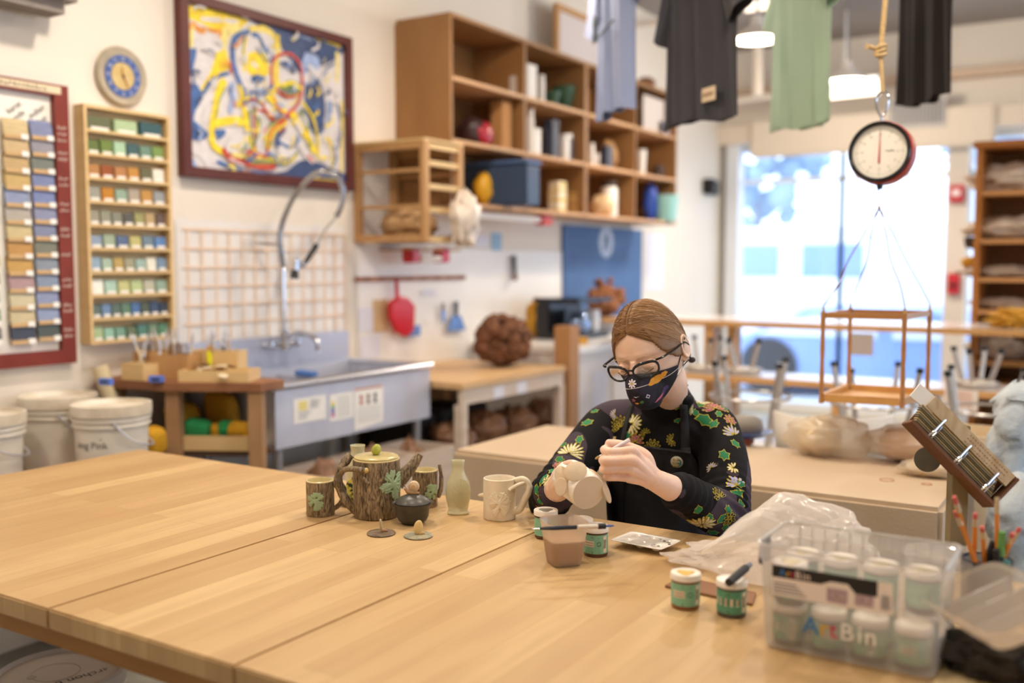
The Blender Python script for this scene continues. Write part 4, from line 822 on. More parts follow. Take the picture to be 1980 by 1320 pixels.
MB().prism([onw(785, 630, X0+.03), onw(812, 628, X0+.03), onw(812, 648, X0+.03), onw(785, 652, X0+.03)], (.004, 0, 0)).build('blade', M('blue_steel', '6a88b8', .35, metal=.5), t)
t = thing('putty_knife', 'wide putty knife with a dark handle hanging on the white board', 'scraper', (X0, 4.7, 1.1), world=True)
MB().tube([onw(882, 583, X0+.03), onw(882, 612, X0+.03)], [.013, .01], 8).build('handle', M('navy_handle', '26304a', .4), t, True)
MB().prism([onw(874, 610, X0+.03), onw(890, 610, X0+.03), onw(900, 638, X0+.03), onw(864, 640, X0+.03)], (.004, 0, 0)).build('blade', M('blue_steel'), t)
t = thing('small_knife', 'small dark handled knife hanging left of the putty knife', 'knife', (X0, 4.6, 1.1), world=True)
MB().tube([onw(857, 586, X0+.03), onw(857, 600, X0+.03)], .008, 8).build('handle', M('brown_handle', '6a4436', .5), t, True)
MB().prism([onw(853, 600, X0+.03), onw(861, 600, X0+.03), onw(860, 622, X0+.03), onw(855, 624, X0+.03)], (.003, 0, 0)).build('blade', M('blue_steel'), t)
t = thing('brush', 'dark wooden hand brush hanging on the bluish wall', 'brush', (X0, 5.2, 1.3), world=True)
MB().tube([onw(994, 494, X0+.03), onw(995, 515, X0+.03), onw(996, 540, X0+.03)], [.022, .02, .014], 10, flat=(.5, 1, (1, 0, 0))).build('handle', M('dark_walnut', '3a2c26', .5), t, True)
MB().tube([onw(996, 530, X0+.055), onw(996, 542, X0+.055)], .016, 8).build('bristles', M('bristle', '8a6a4c', .9), t, True)
wbox('notice', 'pale blue notice high on the wall left of the chalkboard', 'paper', 950, 450, 970, 488, M('blue_paper', '9cc0dc', .7), .002)
wbox('notice', 'small deeper blue notice below the pale blue one', 'paper', 951, 506, 969, 530, M('blue_paper2', '7aa0d8', .7), .002)
for i, (l, t_, r, b_) in enumerate([(693, 596, 722, 640), (698, 650, 735, 690), (905, 455, 945, 478), (905, 530, 935, 560), (815, 560, 842, 572)]):
    wbox('notice', ('white notice low on the board left of the red scoop', 'white notice at the foot of the board above the sink end', 'white card right of the slatted crate', 'white notice at the right end of the peg rail', 'thin white strip under the peg rail')[i], 'paper', l, t_, r, b_, M('cool_paper', 'e2e2ee', .7), .002, X0+.0105 if l < 900 else None)
wbox('tan_card', 'tan cardboard piece hanging behind the red scoop', 'card', 722, 580, 750, 640, M('tan_card'), .004, X0+.0105)
# red brackets under the crate
for px, lab in ((800, 'red clamp under the slatted crate, left of the white roll'), (858, 'red clamp under the slatted crate, right of the white roll')):
    a = P(px-9, 478, x=-3.1); b = P(px+7, 508, x=-3.1); tag(MB().b2((-3.15, a.y, b.z), (-3.08, b.y, a.z), .008).build('clamp', redp), lab, 'clamp')
a = P(811, 500, x=-3.1); b = P(850, 500, x=-3.1); tag(MB().tube([a, b], .018, 12).build('paper_roll', white, smooth=True), 'white roll held between two red clamps under the crate', 'roll')
hb = MB(); a = P(775, 480, x=-3.15); b = P(870, 476, x=-3.15); hb.b2((-3.29, a.y, a.z-.01), (-3.08, b.y, a.z+.0)); tag(hb.build('bracket_shelf', pine), 'narrow pine shelf under the slatted crate', 'shelf')
# light strip below cabinets
t = thing('under_cabinet_light', 'white light strip under the left wall cabinet', 'light', (-3.1, 4.7, 1.6), world=True)
a, b = P(905, 430, x=-3.0), P(1045, 440, x=-3.0); MB().b2((-3.08, a.y, zl[0]-.06), (-2.99, b.y, zl[0]-.03), .008).build('housing', white, t)
a, b = P(1048, 430, x=-3.0), P(1068, 430, x=-3.0); tag(MB().b2((-3.06, a.y, zl[0]-.075), (-2.99, b.y, zl[0]-.0125), .01).build('red_box', M('orange_red', 'd84a38', .4)), 'small red box under the cabinet right of the light strip', 'box')
# chalkboard
ch = thing('chalkboard', 'blue chalkboard with a round white emblem and chalk writing', 'chalkboard', (X0, 6.5, 1.2), world=True)
a, b = P(1090, 440, x=X0+.02), P(1240, 700, x=X0+.02)
MB().b2((X0+.001, a.y, .95), (X0+.02, b.y, 1.62)).build('board', M('chalk_blue', '4a6c9c', .6, col2='3f5f90', ns=5), ch)
ca = P(1172, 468, x=X0+.02); m = MB()
m.lathe([(.0005, 0), (.115, 0), (.115, .001)], seg=36); m.xf(m.bm.verts, Matrix.Translation((X0+.0205, ca.y, ca.z)) @ R); m.build('emblem', M('emblem_white', 'c8d4e8', .7), ch)
m = MB().tube([(X0+.0225, ca.y-.03, ca.z-.06), (X0+.0225, ca.y, ca.z+.07), (X0+.0225, ca.y+.03, ca.z-.06)], .006, 4); m.tube([(X0+.0225, ca.y-.05, ca.z+.02), (X0+.0225, ca.y+.05, ca.z+.02)], .005, 4); m.build('emblem_figure', M('chalk_blue'), ch)
m = MB(); r_ = random.Random(6)
for k in range(9): scribble(m, X0+.0212, a.y+.12, a.y+.12+r_.uniform(.5, .62), 1.5-k*.045, .022, 13, r_)
for k in range(4): scribble(m, X0+.0212, a.y+.8, a.y+1.05, 1.45-k*.05, .02, 5, r_)
m.build('chalk_writing', M('chalk_dim', '8ba6c8', .8), ch)
m = MB()
for k in range(2): scribble(m, X0+.0212, a.y+.12, a.y+.55, 1.08-k*.05, .03, 8, r_)
m.build('yellow_chalk', M('chalk_yellow', 'b8bca0', .8), ch)
wbox('notice', 'white sheet on the wall right of the chalkboard', 'paper', 1250, 450, 1282, 560, M('cool_paper'), .002)
# wall phone
ph = thing('wall_phone', 'black wall phone between the cabinets and the window', 'phone', (X0, 8.6, 1.9), world=True)
a, b = P(1366, 345, x=X0+.04), P(1388, 378, x=X0+.04)
MB().b2((X0+.001, a.y, b.z), (X0+.06, b.y, a.z), .01).build('base', black, ph); MB().tube([(X0+.08, a.y+.04, a.z), (X0+.08, a.y+.04, b.z)], .022, 8).build('handset', black, ph, True)
# --- worktop
wt = thing('workbench', 'pale wooden workbench with a low shelf along the wall beyond the sink', 'bench', (-2.9, 4.1, 0), world=True)
wm = M('bench_wood', 'dcb98a', .5, col2='cda575', ns=3, st=(10, 1, 1)); wfr = M('bench_front', 'dacabc', .6, col2='ccbaa8', ns=4, st=(1, 1, 9))
WX1, wy0, wy1, wz = -2.56, 3.66, 4.62, .815
MB().b2((-3.285, wy0, wz-.03), (WX1, wy1, wz), .003).build('worktop', wm, wt)
MB().b2((WX1-.03, wy0+.01, wz-.1), (WX1-.008, wy1-.01, wz-.0305)).build('apron', wfr, wt)
for y in (wy0+.005, wy1-.05):
    for x in (-3.27, WX1-.05): MB().b2((x, y, 0), (x+.045, y+.045, wz-.101)).build('leg', wfr, wt)
MB().b2((-3.28, wy0+.051, .40), (WX1+.02, wy1-.051, .43)).build('lower_shelf', wfr, wt)
MB().b2((WX1+.0, wy0+.051, .4305), (WX1+.02, wy1-.051, .50)).build('shelf_lip', wfr, wt)
MB().b2((-3.28, wy0+.06, .0), (-3.26, wy1-.06, wz-.04)).build('back_board', ply, wt)
for i, (px, w) in enumerate(((955, 30), (1000, 30))):
    a = P(px, 752, x=WX1-.005); o = MB().b2((WX1-.0075, a.y, wz-.1), (WX1-.005, a.y+.09, wz-.045)).build('paper_slip', M('cool_paper')); tag(o, 'white paper slip taped on the workbench apron, the %s one' % ('nearer', 'farther')[i], 'paper')
cbag = M('brown_clay_bag', '9a7254', .35, col2='6a4630', ns=22, bump=.008, bs=40)
for i, (px, r) in enumerate(((868, .12), (925, .14), (985, .13), (1045, .13))):
    q = P(px, 850-(px-868)*.32, x=-2.76); lumps('clay_bag', 'plastic bag of brown reclaim clay, %s from the sink on the low shelf' % ORD[i], 'bag', (-2.74, q.y, .4505), (.12, r*.8, r*.66), cbag, i*7+1, amp=.25)
for i, y in enumerate((3.8, 4.0, 4.25)):
    t = thing('shelf_box', 'dark flat box at the back under the workbench, %s from the sink' % ORD[i], 'box', (-3.02, y, .4305)); MB().box((0, 0, .1), (.3, .17, .2), None, .008).build('box', M('dark_box', '2e2826', .7), t)
# boxes under the sink
for i, y in enumerate((2.82, 3.1, 3.38)):
    t = tray('floor_crate', 'pale crate on the floor under the sink, %s from the tool table' % ORD[i], 'crate', (-2.66, y+.03, .0), .28, .255, .56, 0, wfr)
    lumps('clay_bag', 'brown clay lump heaped in the %s crate under the sink' % ORD[i], 'clay', (-2.66, y+.03, .0085), (.10, .09, .30), cbag, 30+i, amp=.15)
struct('trim_5', MB().b2((-2.66, 4.67, 0), (-2.56, 4.77, 1.02)), M('post_wood', 'b08256', .6))
fr = thing('cabinet', 'white cupboard with a paper on its door beyond the wooden post', 'cabinet', (-2.9, 5.2, 0), world=True)
MB().b2((-3.28, 4.79, 0), (-2.62, 6.2, .86)).build('body', M('white_laminate', 'e8e0da', .4), fr, bevel=.004)
MB().b2((-3.285, 4.78, .8605), (-2.58, 6.24, .9)).build('countertop', M('white_laminate2', 'f0ece8', .3), fr, bevel=.004)
for y in (4.80, 5.28, 5.74): MB().b2((-2.6195, y, .05), (-2.60, y+.44, .82)).build('door', M('white_laminate'), fr, bevel=.003)
MB().b2((-2.5995, 5.0, .45), (-2.598, 5.17, .74)).build('notice', M('cool_paper'), fr)
# things on the bench and cupboard
moss = M('brown_fiber', '8a5c40', .9, col2='4a2c1c', ns=16, nmix=.5, bump=.02, bs=24)
def pile(name, label, cat, c, r, mat, seed, n=26):
    rn = random.Random(seed); m = MB(); 
    m.ball((0, 0, r[2]*.8), (r[0]*.8, r[1]*.8, r[2]*.8), 18, 12)
    for k in range(n):
        th, u = rn.uniform(0, 2*pi), rn.uniform(-.7, 1)
        s = sqrt(1-u*u*.9); q = (cos(th)*r[0]*s*.85, sin(th)*r[1]*s*.85, r[2]*.95+u*r[2]*.8)
        m.ball(q, rn.uniform(.14, .24)*max(r[0], r[1]), 10, 7, None, lambda v: 1+.3*noise.noise(v*3+Vector((k, seed, 0))))
    for v in m.bm.verts: v.co.z = max(v.co.z, 0)
    o = m.build(name, mat, smooth=True, auto=80); o.location = c; return tag(o, label, cat)
q = P(972, 694, x=-3.0); pile('brown_heap', 'knobbly brown heap standing on the workbench by the wall', 'heap', (-2.84, 4.43, wz+.0005), (.15, .16, .14), moss, 2, 110)
bpos = P(972, 690, x=-3.0)
tag(lumps('glove', 'mustard yellow glove draped behind the brown heap', 'glove', (-3.16, 5.3, .9005), (.05, .07, .12), M('mustard_cloth', 'd09a34', .8), 6, amp=.4), 'mustard yellow glove draped behind the brown heap', 'glove')
mc = thing('coffee_machine', 'black glossy machine with steel parts on the white cupboard', 'machine', (-2.95, 5.42, .9005))
MB().box((0, 0, .02), (.3, .42, .04), None, .01).build('base', M('gloss_black', '17181c', .15), mc)
MB().box((-.1, 0, .13), (.1, .42, .179), None, .01).build('tank', M('gloss_black'), mc)
MB().box((.0, 0, .235), (.32, .46, .03), None, .008).build('top', M('gloss_black'), mc)
MB().lathe([(.0005, .041), (.06, .041), (.075, .08), (.05, .15), (.03, .16), (.0005, .16)], c=(.06, -.05, 0), seg=20).build('carafe', M('steel_blue', '8fa6cc', .15, metal=.8), mc, True)
MB().lathe([(.0005, .041), (.045, .041), (.05, .17), (.0005, .17)], c=(.07, .11, 0), seg=20).build('canister', M('bright_white', 'e6ecf6', .2), mc, True)
pile('brown_heap', 'brown dried seed heap in a tub behind the black machine', 'heap', (-3.02, 6.0, 1.0), (.12, .14, .14), M('copper_fiber', 'a87048', .9, col2='6a3c22', ns=14, bump=.02, bs=24), 9, 34)
t = thing('tub', 'grey tub carrying the brown seed heap on the cupboard', 'tub', (-3.02, 6.0, .9005)); MB().lathe([(.0005, 0), (.11, 0), (.14, .099), (.0005, .099)], seg=28).build('body', M('tub_grey', '9a98a0', .5), t, True)
for lab, y, r_, h, mt in (('small white tub at the front corner of the cupboard', 4.86, .04, .07, white), ('yellow block beside the small white tub on the cupboard', 5.02, .04, .035, M('mustard_cloth'))):
    t = thing('tub' if h > .05 else 'block', lab, 'tub' if h > .05 else 'block', (-2.68, y, .9005)); MB().lathe([(.0005, 0), (r_*.9, 0), (r_, h), (.0005, h)], seg=20).build('body', mt, t, True)
# ================= CANVAS TABLE =================
canvas = M('canvas_cover', 'ccb69c', .75, col2='bea688', ns=3, nmix=.7, bump=.001, bs=140)
ct = thing('wedging_table', 'long low table covered in tan canvas behind the potter', 'table', (-1.1, 2.95, 0), world=True)
TX0, TX1, TY0, TY1, TZ2 = -1.87, -.385, 2.61, 3.22, .75
MB().b2((TX0, TY0, TZ2-.26), (TX1, TY1, TZ2), .012).build('canvas_block', canvas, ct, bevel=.004)
for x in (TX0+.06, TX1-.12):
    for y in (TY0+.06, TY1-.12): MB().b2((x, y, 0), (x+.07, y+.07, TZ2-.2605)).build('leg', legw, ct)
clearb = glassy('clear_bag', 'faf4ec', .5, .25, .45, 'f4ecdf')
def baggy(name, label, base, r, fill, seed, tail):
    t = thing(name, label, 'bag', base)
    m = MB().ball((0, 0, r[2]*.9), (r[0]*.8, r[1]*.8, r[2]*.85), 28, 18, None, lambda v: 1+.2*noise.fractal(v*2.5+Vector((seed, 0, 0)), .6, 2, 4))
    for v in m.bm.verts: v.co.z = max(v.co.z, .0015)
    m.build('clay', fill, t, True, auto=80)
    m = MB().ball((tail[0]*.3, tail[1]*.3, r[2]*.95), (r[0]+abs(tail[0])*.5, r[1]+abs(tail[1])*.5, r[2]*1.0), 36, 22, None, lambda v: 1+.2*noise.fractal(v*2.0+Vector((seed+4, 0, 0)), .7, 2, 3))
    for v in m.bm.verts: v.co.z = max(v.co.z, .0005)
    m.build('plastic', clearb, t, True, auto=80); return t
cc = M('cream_clay', 'ecdcb8', .6, col2='d9c090', ns=8, bump=.004, bs=20); cc2 = M('tan_clay', 'd8b490', .6, col2='c89a70', ns=8, bump=.004, bs=20); cc3 = M('pale_clay', 'e4d2a8', .6, col2='cdb386', ns=8, bump=.004, bs=20)
q = P(1570, 888, z=TZ2); baggy('clay_bag', 'plastic bag with a block of cream clay on the canvas table', (q.x, q.y+.08, TZ2+.0005), (.085, .075, .065), cc, 2, (.10, 0))
q = P(1745, 905, z=TZ2); baggy('clay_bag', 'larger loose plastic bag of tan clay behind the wooden post', (q.x, q.y+.1, TZ2+.0005), (.12, .08, .06), cc2, 7, (.10, .05))
q = P(1790, 925, z=TZ2); baggy('clay_bag', 'flat bag of pale clay in front of the tan clay bag', (q.x, q.y+.03, TZ2+.0005), (.075, .045, .025), cc3, 12, (.03, .0))
for i, (px, py, r_) in enumerate(((1715, 928, .019), (1792, 936, .013))):
    q = P(px, py, z=TZ2); m = MB().tube([Vector((q.x+r_*cos(a), q.y+r_*sin(a), TZ2+.0006)) for a in [2*pi*k/24 for k in range(24)]], .0012, 4, closed=True)
    tag(m.build('glaze_ring', M('red_ring', 'b0604a', .7)), 'thin red ring mark on the canvas, the %s one' % ('wider', 'smaller')[i], 'mark')
q = P(1450, 862, z=TZ2); t = thing('brick_stack', 'brown brick under a blue rimmed dish on the canvas table edge', 'brick', (q.x-.03, q.y+.02, TZ2+.0005))
MB().box((0, 0, .012), (.06, .05, .024), None, .002).build('brick', M('brick_brown', '8a4a30', .8), t)
t = thing('dish_stack', 'stack of grey pots in a blue rimmed dish beside the potter', 'dishes', (q.x-.03, q.y+.04, TZ2+.0255))
MB().lathe([(.0005, 0), (.06, 0), (.09, .018), (.085, .019), (.055, .006), (.0005, .006)], seg=28).build('dish', M('cobalt_rim', '3c5a9c', .3), t, True)
MB().lathe([(.0005, .0062), (.05, .0062), (.06, .03), (.055, .055), (.03, .07), (.0005, .07)], seg=24).build('pot', M('grey_pot', '8f8880', .5, col2='6f665e', ns=10), t, True)
# ================= WINDOW COUNTERS, SHELVES, STOOLS =================
cwood = M('counter_wood', 'd8a86c', .4, col2='c8955a', ns=4, st=(1, 9, 1)); clight = M('counter_top_white', 'eadfda', .18)
def counter(label, x0, x1, y0, y1, z, th, legs):
    t = thing('counter', label, 'counter', ((x0+x1)/2, y0, 0), world=True)
    MB().b2((x0, y0+.02, z-.012), (x1, y1, z), .002).build('top', clight, t)
    MB().b2((x0, y0, z-th), (x1, y0+.0195, z)).build('edge', cwood, t)
    for a, b in legs:
        MB().b2((a, b, 0), (a+.05, b+.09, z-.0125)).build('leg', cwood, t)
        
    return t
counter('long high wooden counter in front of the shop window', -2.6, .9, 5.12, 5.65, 1.05, .03, [(-1.99, 5.145), (-1.88, 5.2), (-.36, 5.2), (.6, 5.2)])
counter('lower white topped bench in front of the high counter', -2.35, .8, 4.72, 5.05, .80, .028, [(-2.2, 4.75), (-1.2, 4.75), (.5, 4.75)])
steel = M('stool_steel', 'b8b2ac', .3, metal=.6); seatw = M('stool_seat_white', 'e8dccb', .35)
def stool(label, x, y, z, up, rz=0, h=.45, r=.15):
    """metal ring stool; up=True means seat on top, otherwise upturned on a surface"""
    t = thing('stool', label, 'stool', (x, y, z), rz)
    s = (lambda q: q) if up else (lambda q: h+.03-q)
    MB().lathe(sorted([(.0005, s(h)), (r*1.1, s(h)), (r*1.14, s(h+.012)), (r*1.05, s(h+.028)), (.0005, s(h+.028))], key=lambda p: 0) , seg=28).build('seat', seatw, t, True)
    for k in range(4):
        a = pi/4+k*pi/2; MB().tube([(cos(a)*r*.8, sin(a)*r*.8, s(h-.001)), (cos(a)*r*1.35, sin(a)*r*1.35, s(.02))], .011, 8).build('leg', steel, t, True)
        MB().tube([(cos(a)*r*1.35, sin(a)*r*1.35, s(.0201)), (cos(a)*r*1.37, sin(a)*r*1.37, s(0))], .014, 8).build('foot_cap', black, t, True)
    MB().tube([(cos(a)*r*1.24, sin(a)*r*1.24, s(.16)) for a in [2*pi*k/28 for k in range(28)]], .007, 6, closed=True).build('ring', steel, t, True)
    return t
tb2 = thing('side_table', 'low white table carrying upturned stools beyond the canvas table', 'table', (-1.2, 4.3, 0), world=True)
MB().b2((-2.1, 3.95, .50), (.0, 4.6, .53)).build('top', clight, tb2)
for x in (-2.0, -.15):
    for y in (4.0, 4.5): MB().b2((x, y, 0), (x+.05, y+.05, .4995)).build('leg', steel, tb2)
for i, (px, py, y, rz) in enumerate(((1450, 800, 4.2, .2), (1690, 800, 4.25, .5), (1905, 800, 4.3, .1))):
    q = P(px, py, y=y); stool('upturned metal stool on the low white table, %s' % ('behind the potter\'s shoulder', 'behind the hanging wooden tray', 'near the wooden bookcase')[i], q.x, y, .5305, False, rz, .38, .14)
for i, (px, y) in enumerate(((1360, 5.3), (1440, 5.25), (1890, 5.3))):
    q = P(px, 700, y=4.9); stool('upturned stool on the lower bench, %s' % ('left of the counter legs', 'right of the counter legs', 'before the bookcase')[i], q.x, 4.88, .8005, False, .3*i, .15, .075)
# white plastic chair
pcn = thing('plastic_chair', 'white plastic chair with a curved back beyond the canvas table', 'chair', (-1.25, 3.65, 0))
wp = M('chair_white', 'ece4d8', .35)
MB().box((0, .0, .44), (.42, .4, .02), None, .008).build('seat', wp, pcn)
m = MB(); ra_ = [2*pi*(k/16)*.45+pi*.05+pi for k in range(17)]
m.loft([[Vector((.2*cos(a), -.05+.2*sin(a), .62)) for a in ra_], [Vector((.215*cos(a), -.05+.215*sin(a), .80)) for a in ra_]], cap=False, closed=False); m.build('backrest', wp, pcn, True, solid=.012)
for x in (-.18, .18):
    for y in (-.18, .17): MB().cyl((x, y, 0), (x*.95, y*.95, .4295), .018).build('leg', wp, pcn, True)
q = P(1585, 830, y=3.7); pcn.location = (q.x, 3.85, -.02+.02); pcn.rotation_euler.z = .35
# tubs and sign
for lab, px, py, y, r_, z0, h in (('beige round tub beyond the leaning box, near the denim jacket', 1885, 880, 3.6, .13, .5, .22),):
    q = P(px, py, y=y); t = thing('tub', lab, 'tub', (q.x, y, 0)); hh = .80
    MB().lathe([(.0005, 0), (r_*.8, 0), (r_, hh-.03), (r_*1.08, hh-.025), (r_*1.08, hh), (r_*.98, hh), (r_*.93, hh-.1), (.0005, hh-.12)], seg=32).build('body', M('beige_tub', 'd9c3a0', .5), t, True, auto=35)
a = P(1862, 760, y=4.6); t = thing('sign', 'white card with orange writing fixed to the edge of the lower bench', 'sign', (a.x, 4.7, .7), world=True)
a, b = P(1826, 752, y=4.71), P(1890, 796, y=4.71); MB().b2((a.x, 4.712, b.z), (b.x, 4.716, a.z)).build('card', M('sign_card', 'eee0d2', .7), t)
m = MB(); r_ = random.Random(3)
for k in range(4):
    z = lerp(a.z, b.z, .2+k*.2); n = 9
    for j in range(n): x = lerp(a.x, b.x, .08+.75*j/n); m.tube([(x, 4.7105, z), (x+.004, 4.7105, z+.012), (x+.009, 4.7105, z)], .0012, 4)
m.build('writing', M('orange_ink', 'd88a66', .7), t)
a, b = P(1500, 715, y=4.71), P(1520, 745, y=4.71)
a = P(1640, 632, y=5.1); tag(MB().b2((a.x, 5.112, .90), (a.x+.12, 5.117, 1.01)).build('notice', M('grey_note', 'b8aca4', .7)), 'grey note hanging from the high counter behind the wooden tray', 'paper')
# bookcase at right
bk = thing('bookcase', 'tall orange-toned wooden bookcase at the right edge, white bags on it', 'bookcase', (-.2, 5.8, 0), world=True)
bw = M('bookcase_wood', 'b9793a', .45, col2='a4662a', ns=4, st=(6, 1, 1)); bwd = M('bookcase_back', '8a5a30', .6)
BY = 5.70; q0 = P(1888, 300, y=BY); BX0 = q0.x; BZ = P(1888, 287, y=BY).z
MB().b2((BX0, BY, 0), (BX0+.03, BY+.38, BZ)).build('side_panel', bw, bk); MB().b2((BX0+.9, BY, 0), (BX0+.93, BY+.38, BZ)).build('side_panel', bw, bk)
MB().b2((BX0+.0305, BY+.36, 0), (BX0+.8995, BY+.379, BZ)).build('back_panel', bwd, bk)
MB().b2((BX0-.02, BY-.02, BZ+.0005), (BX0+.95, BY+.39, BZ+.035), .01).build('cornice', bw, bk)
bl = []
for py in (368, 462, 537, 600, 700, 742):
    z = P(1940, py, y=BY).z; bl.append(z); MB().b2((BX0+.0305, BY+.005, z-.022), (BX0+.8995, BY+.3595, z)).build('shelf', M('bookcase_shelf', 'c8925a', .5), bk)
wcl = M('white_cloth', 'e2d4c4', .8, col2='c4ae98', ns=12, bump=.01, bs=20)
for i, (px, r_) in enumerate(((1950, (.2, .12, .075)), (1950, (.22, .12, .06)), None or (1940, (.2, .12, .03)), (1940, (.16, .1, .03)), (1930, (.14, .1, .06)))):
    x = P(px, 400, y=BY).x; lumps('cloth_bundle', 'crumpled white cloth bundle on the bookcase, %s shelf from the top' % ORD[i], 'bundle', (x, BY+.16, bl[i]+.0005), r_, wcl, i*5+2, amp=.35)
x = P(1958, 620, y=5.3).x; lumps('yellow_cloth', 'mustard yellow cloth lying on the high counter at the right', 'cloth', (x, 5.3, 1.0505), (.1, .08, .045), M('mustard_cloth'), 14, amp=.6)
tag(MB().tube(bez([P(1866, 470, y=5.85), P(1876, 468, y=5.85), P(1890, 474, y=5.85)]), .03, 8).build('hook', M('dark_stone'), smooth=True), 'small dark hook on the side of the bookcase', 'hook')
tag(MB().tube(bez([P(1862, 512, y=5.9), P(1875, 506, y=5.9), P(1892, 512, y=5.9)]), .03, 8).build('yellow_hook', M('mustard_cloth'), smooth=True), 'yellow object hanging beside the bookcase', 'hook')
# ================= HANGING SCALE =================
sp = P(1703, 295, d=3.0); n_ = (Vector((0, 0, 0))-Vector((sp.x, sp.y, 0))).normalized(); n_ = Matrix.Rotation(radians(-13), 3, 'Z') @ n_; n_.z = .06
SR = rot_to(n_, Vector((0, 0, 1)).cross(n_)).to_4x4(); SR.translation = sp
hs = thing('hanging_scale', 'round red hanging dial scale with a white face', 'scale', (sp.x, sp.y, sp.z-.12), world=True)
def SB(prof, name, mat, seg=48, sm=True):
    m = MB().lathe(prof, seg=seg); m.xf(m.bm.verts, SR); return m.build(name, mat, hs, sm, auto=35)
SB([(.0005, -.055), (.082, -.055), (.0945, -.042), (.0945, .008), (.088, .0122), (.0005, .0122)], 'case', M('scale_red', 'b03a2a', .35))
SB([(.079, .0125), (.09, .0125), (.0915, .02), (.088, .027), (.08, .024), (.079, .0125)], 'bezel', M('gloss_black'))
SB([(.0005, .0125), (.0785, .0125), (.0785, .0145), (.0005, .0145)], 'dial', M('dial_cream', 'f4eee0', .5))
def SQ(u, v, w): return SR @ Vector((u, v, w))
m = MB()
for k in range(60):
    a = 2*pi*k/60; r0 = .066 if k % 5 else .06; m.tube([SQ(r0*cos(a), r0*sin(a), .0148), SQ(.072*cos(a), .072*sin(a), .0148)], .0004 if k % 5 else .0008, 4)
for k in range(12): letters(m, str((k or 12)*2), .009, lambda u, v: SQ(u+.052*sin(k*pi/6), v+.052*cos(k*pi/6)-.003, .0149))
m.build('markings', M('mark_grey', '8c8478', .6), hs)
m = MB(); m.tube([SQ(.018+.0035*k, .002+.002*sin(k*1.7), .0149) for k in range(8)], .0012, 4); m.build('maker_mark', M('mark_dark', '5c5850', .6), hs)
MB().tube([SQ(0, -.034, .0165), SQ(0, -.02, .0165), SQ(0, .062, .0165)], [.004, .0035, .0008], 6, flat=(1, .4)).build('needle', M('needle_red', 'b8382c', .4), hs)
g = MB().lathe([(.0005, .0235), (.0785, .0235)], seg=40); g.xf(g.bm.verts, SR); g.build('glass', glassy('dial_glass', 'ffffff', .94, .03), hs)
tp = sp+Vector((0, 0, .089)); bp_ = sp-Vector((0, 0, .088))
MB().cyl(bp_, bp_-Vector((0, 0, .022)), .011, .009, 14).build('lower_boss', M('gloss_black'), hs, True)
MB().tube([tp-Vector((0, 0, .003)), tp+Vector((0, 0, .022))], .004, 8).build('top_hook', chrome, hs, True)
MB().tube(bez([bp_-Vector((0, 0, .022)), bp_-Vector((.008, 0, .032)), bp_-Vector((0, 0, .045)), bp_+Vector((.008, 0, -.035))]), .0025, 6).build('lower_hook', chrome, hs, True)
cbn = tag(MB().tube([tp+Vector((.017*cos(a)*(1+.3*sin(a)), 0, .055+.037*sin(a))) for a in [2*pi*k/24 for k in range(24)]], .0035, 6, closed=True).build('carabiner', chrome, smooth=True), 'steel carabiner joining the knotted rope to the scale', 'carabiner')
rp = thing('rope', 'twisted tan rope with a knot holding the hanging scale', 'rope', tp+Vector((0, 0, .09)), world=True)
cr0 = tp+Vector((0, 0, .089)); kn = P(1703, 98, d=3.0); ce = P(1712, 0, d=3.0); ce2 = kn+(ce-kn)*((CZ-kn.z)/(ce.z-kn.z)); ropem = M('tan_rope', 'c8ac7e', .8, col2='a98c5c', ns=90)
def twist(mb, a, b, R_=.0055, n=3, pitch=.035):
    L_ = (b-a).length; k = int(L_/.004)+2; t = (b-a).normalized(); u = t.orthogonal().normalized(); w = t.cross(u)
    for s in range(n):
        mb.tube([a+t*L_*i/k+(u*cos(2*pi*(L_*i/k/pitch+s/n))+w*sin(2*pi*(L_*i/k/pitch+s/n)))*R_*.55 for i in range(k+1)], R_*.62, 6)
m = MB(); twist(m, cr0, kn, .006); m.build('lower_strand', ropem, rp, True)
m = MB(); twist(m, kn, ce2, .0075); m.build('upper_strand', ropem, rp, True)
m = MB()
for k in range(3): m.tube([kn+Vector((.014*cos(a), .012*sin(a), -.01+k*.009+.006*sin(a+k))) for a in [2*pi*j/16 for j in range(16)]], .0065, 8, closed=True)
m.build('knot', ropem, rp, True)
m = MB(); q = P(1681, 90, d=3.0); m.tube([kn, kn.lerp(q, .6), q], [.006, .006, .008], 8)
for k in range(5): m.tube([q, q+Vector((-.012, 0, -.008+k*.005))], .002, 4)
m.build('tail', ropem, rp, True)
# hung wooden frame
A, B, C_, D = [P(px, py, d=d) for px, py, d in ((1590, 690, 3.0), (1747, 690, 2.9), (1795, 690, 3.13), (1642, 690, 3.25))]
zt, zb = 1.205, .942
hf = thing('hanging_tray', 'open wooden frame tray hung by strings under the scale', 'tray', (A.lerp(C_, .5)).to_tuple()[:2]+(zb,), world=True)
hw = M('orange_varnish', 'b5804a', .4, col2='a26e3a', ns=8, st=(1, 1, 4)); hw2 = M('tray_light', 'd4a262', .5, col2='c08a4a', ns=6)
def V3(p, z): return Vector((p.x, p.y, z))
def beam(mb, a, b, w, h):
    t = (b-a).normalized(); s = Vector((-t.y, t.x, 0)) if abs(t.z) < .9 else Vector((cos(YAW), sin(YAW), 0)); s.normalize(); u = t.cross(s).normalized()
    mb.loft([[p+s*w*.5*i+u*h*.5*j for i, j in ((-1, -1), (1, -1), (1, 1), (-1, 1))] for p in (a, b)])
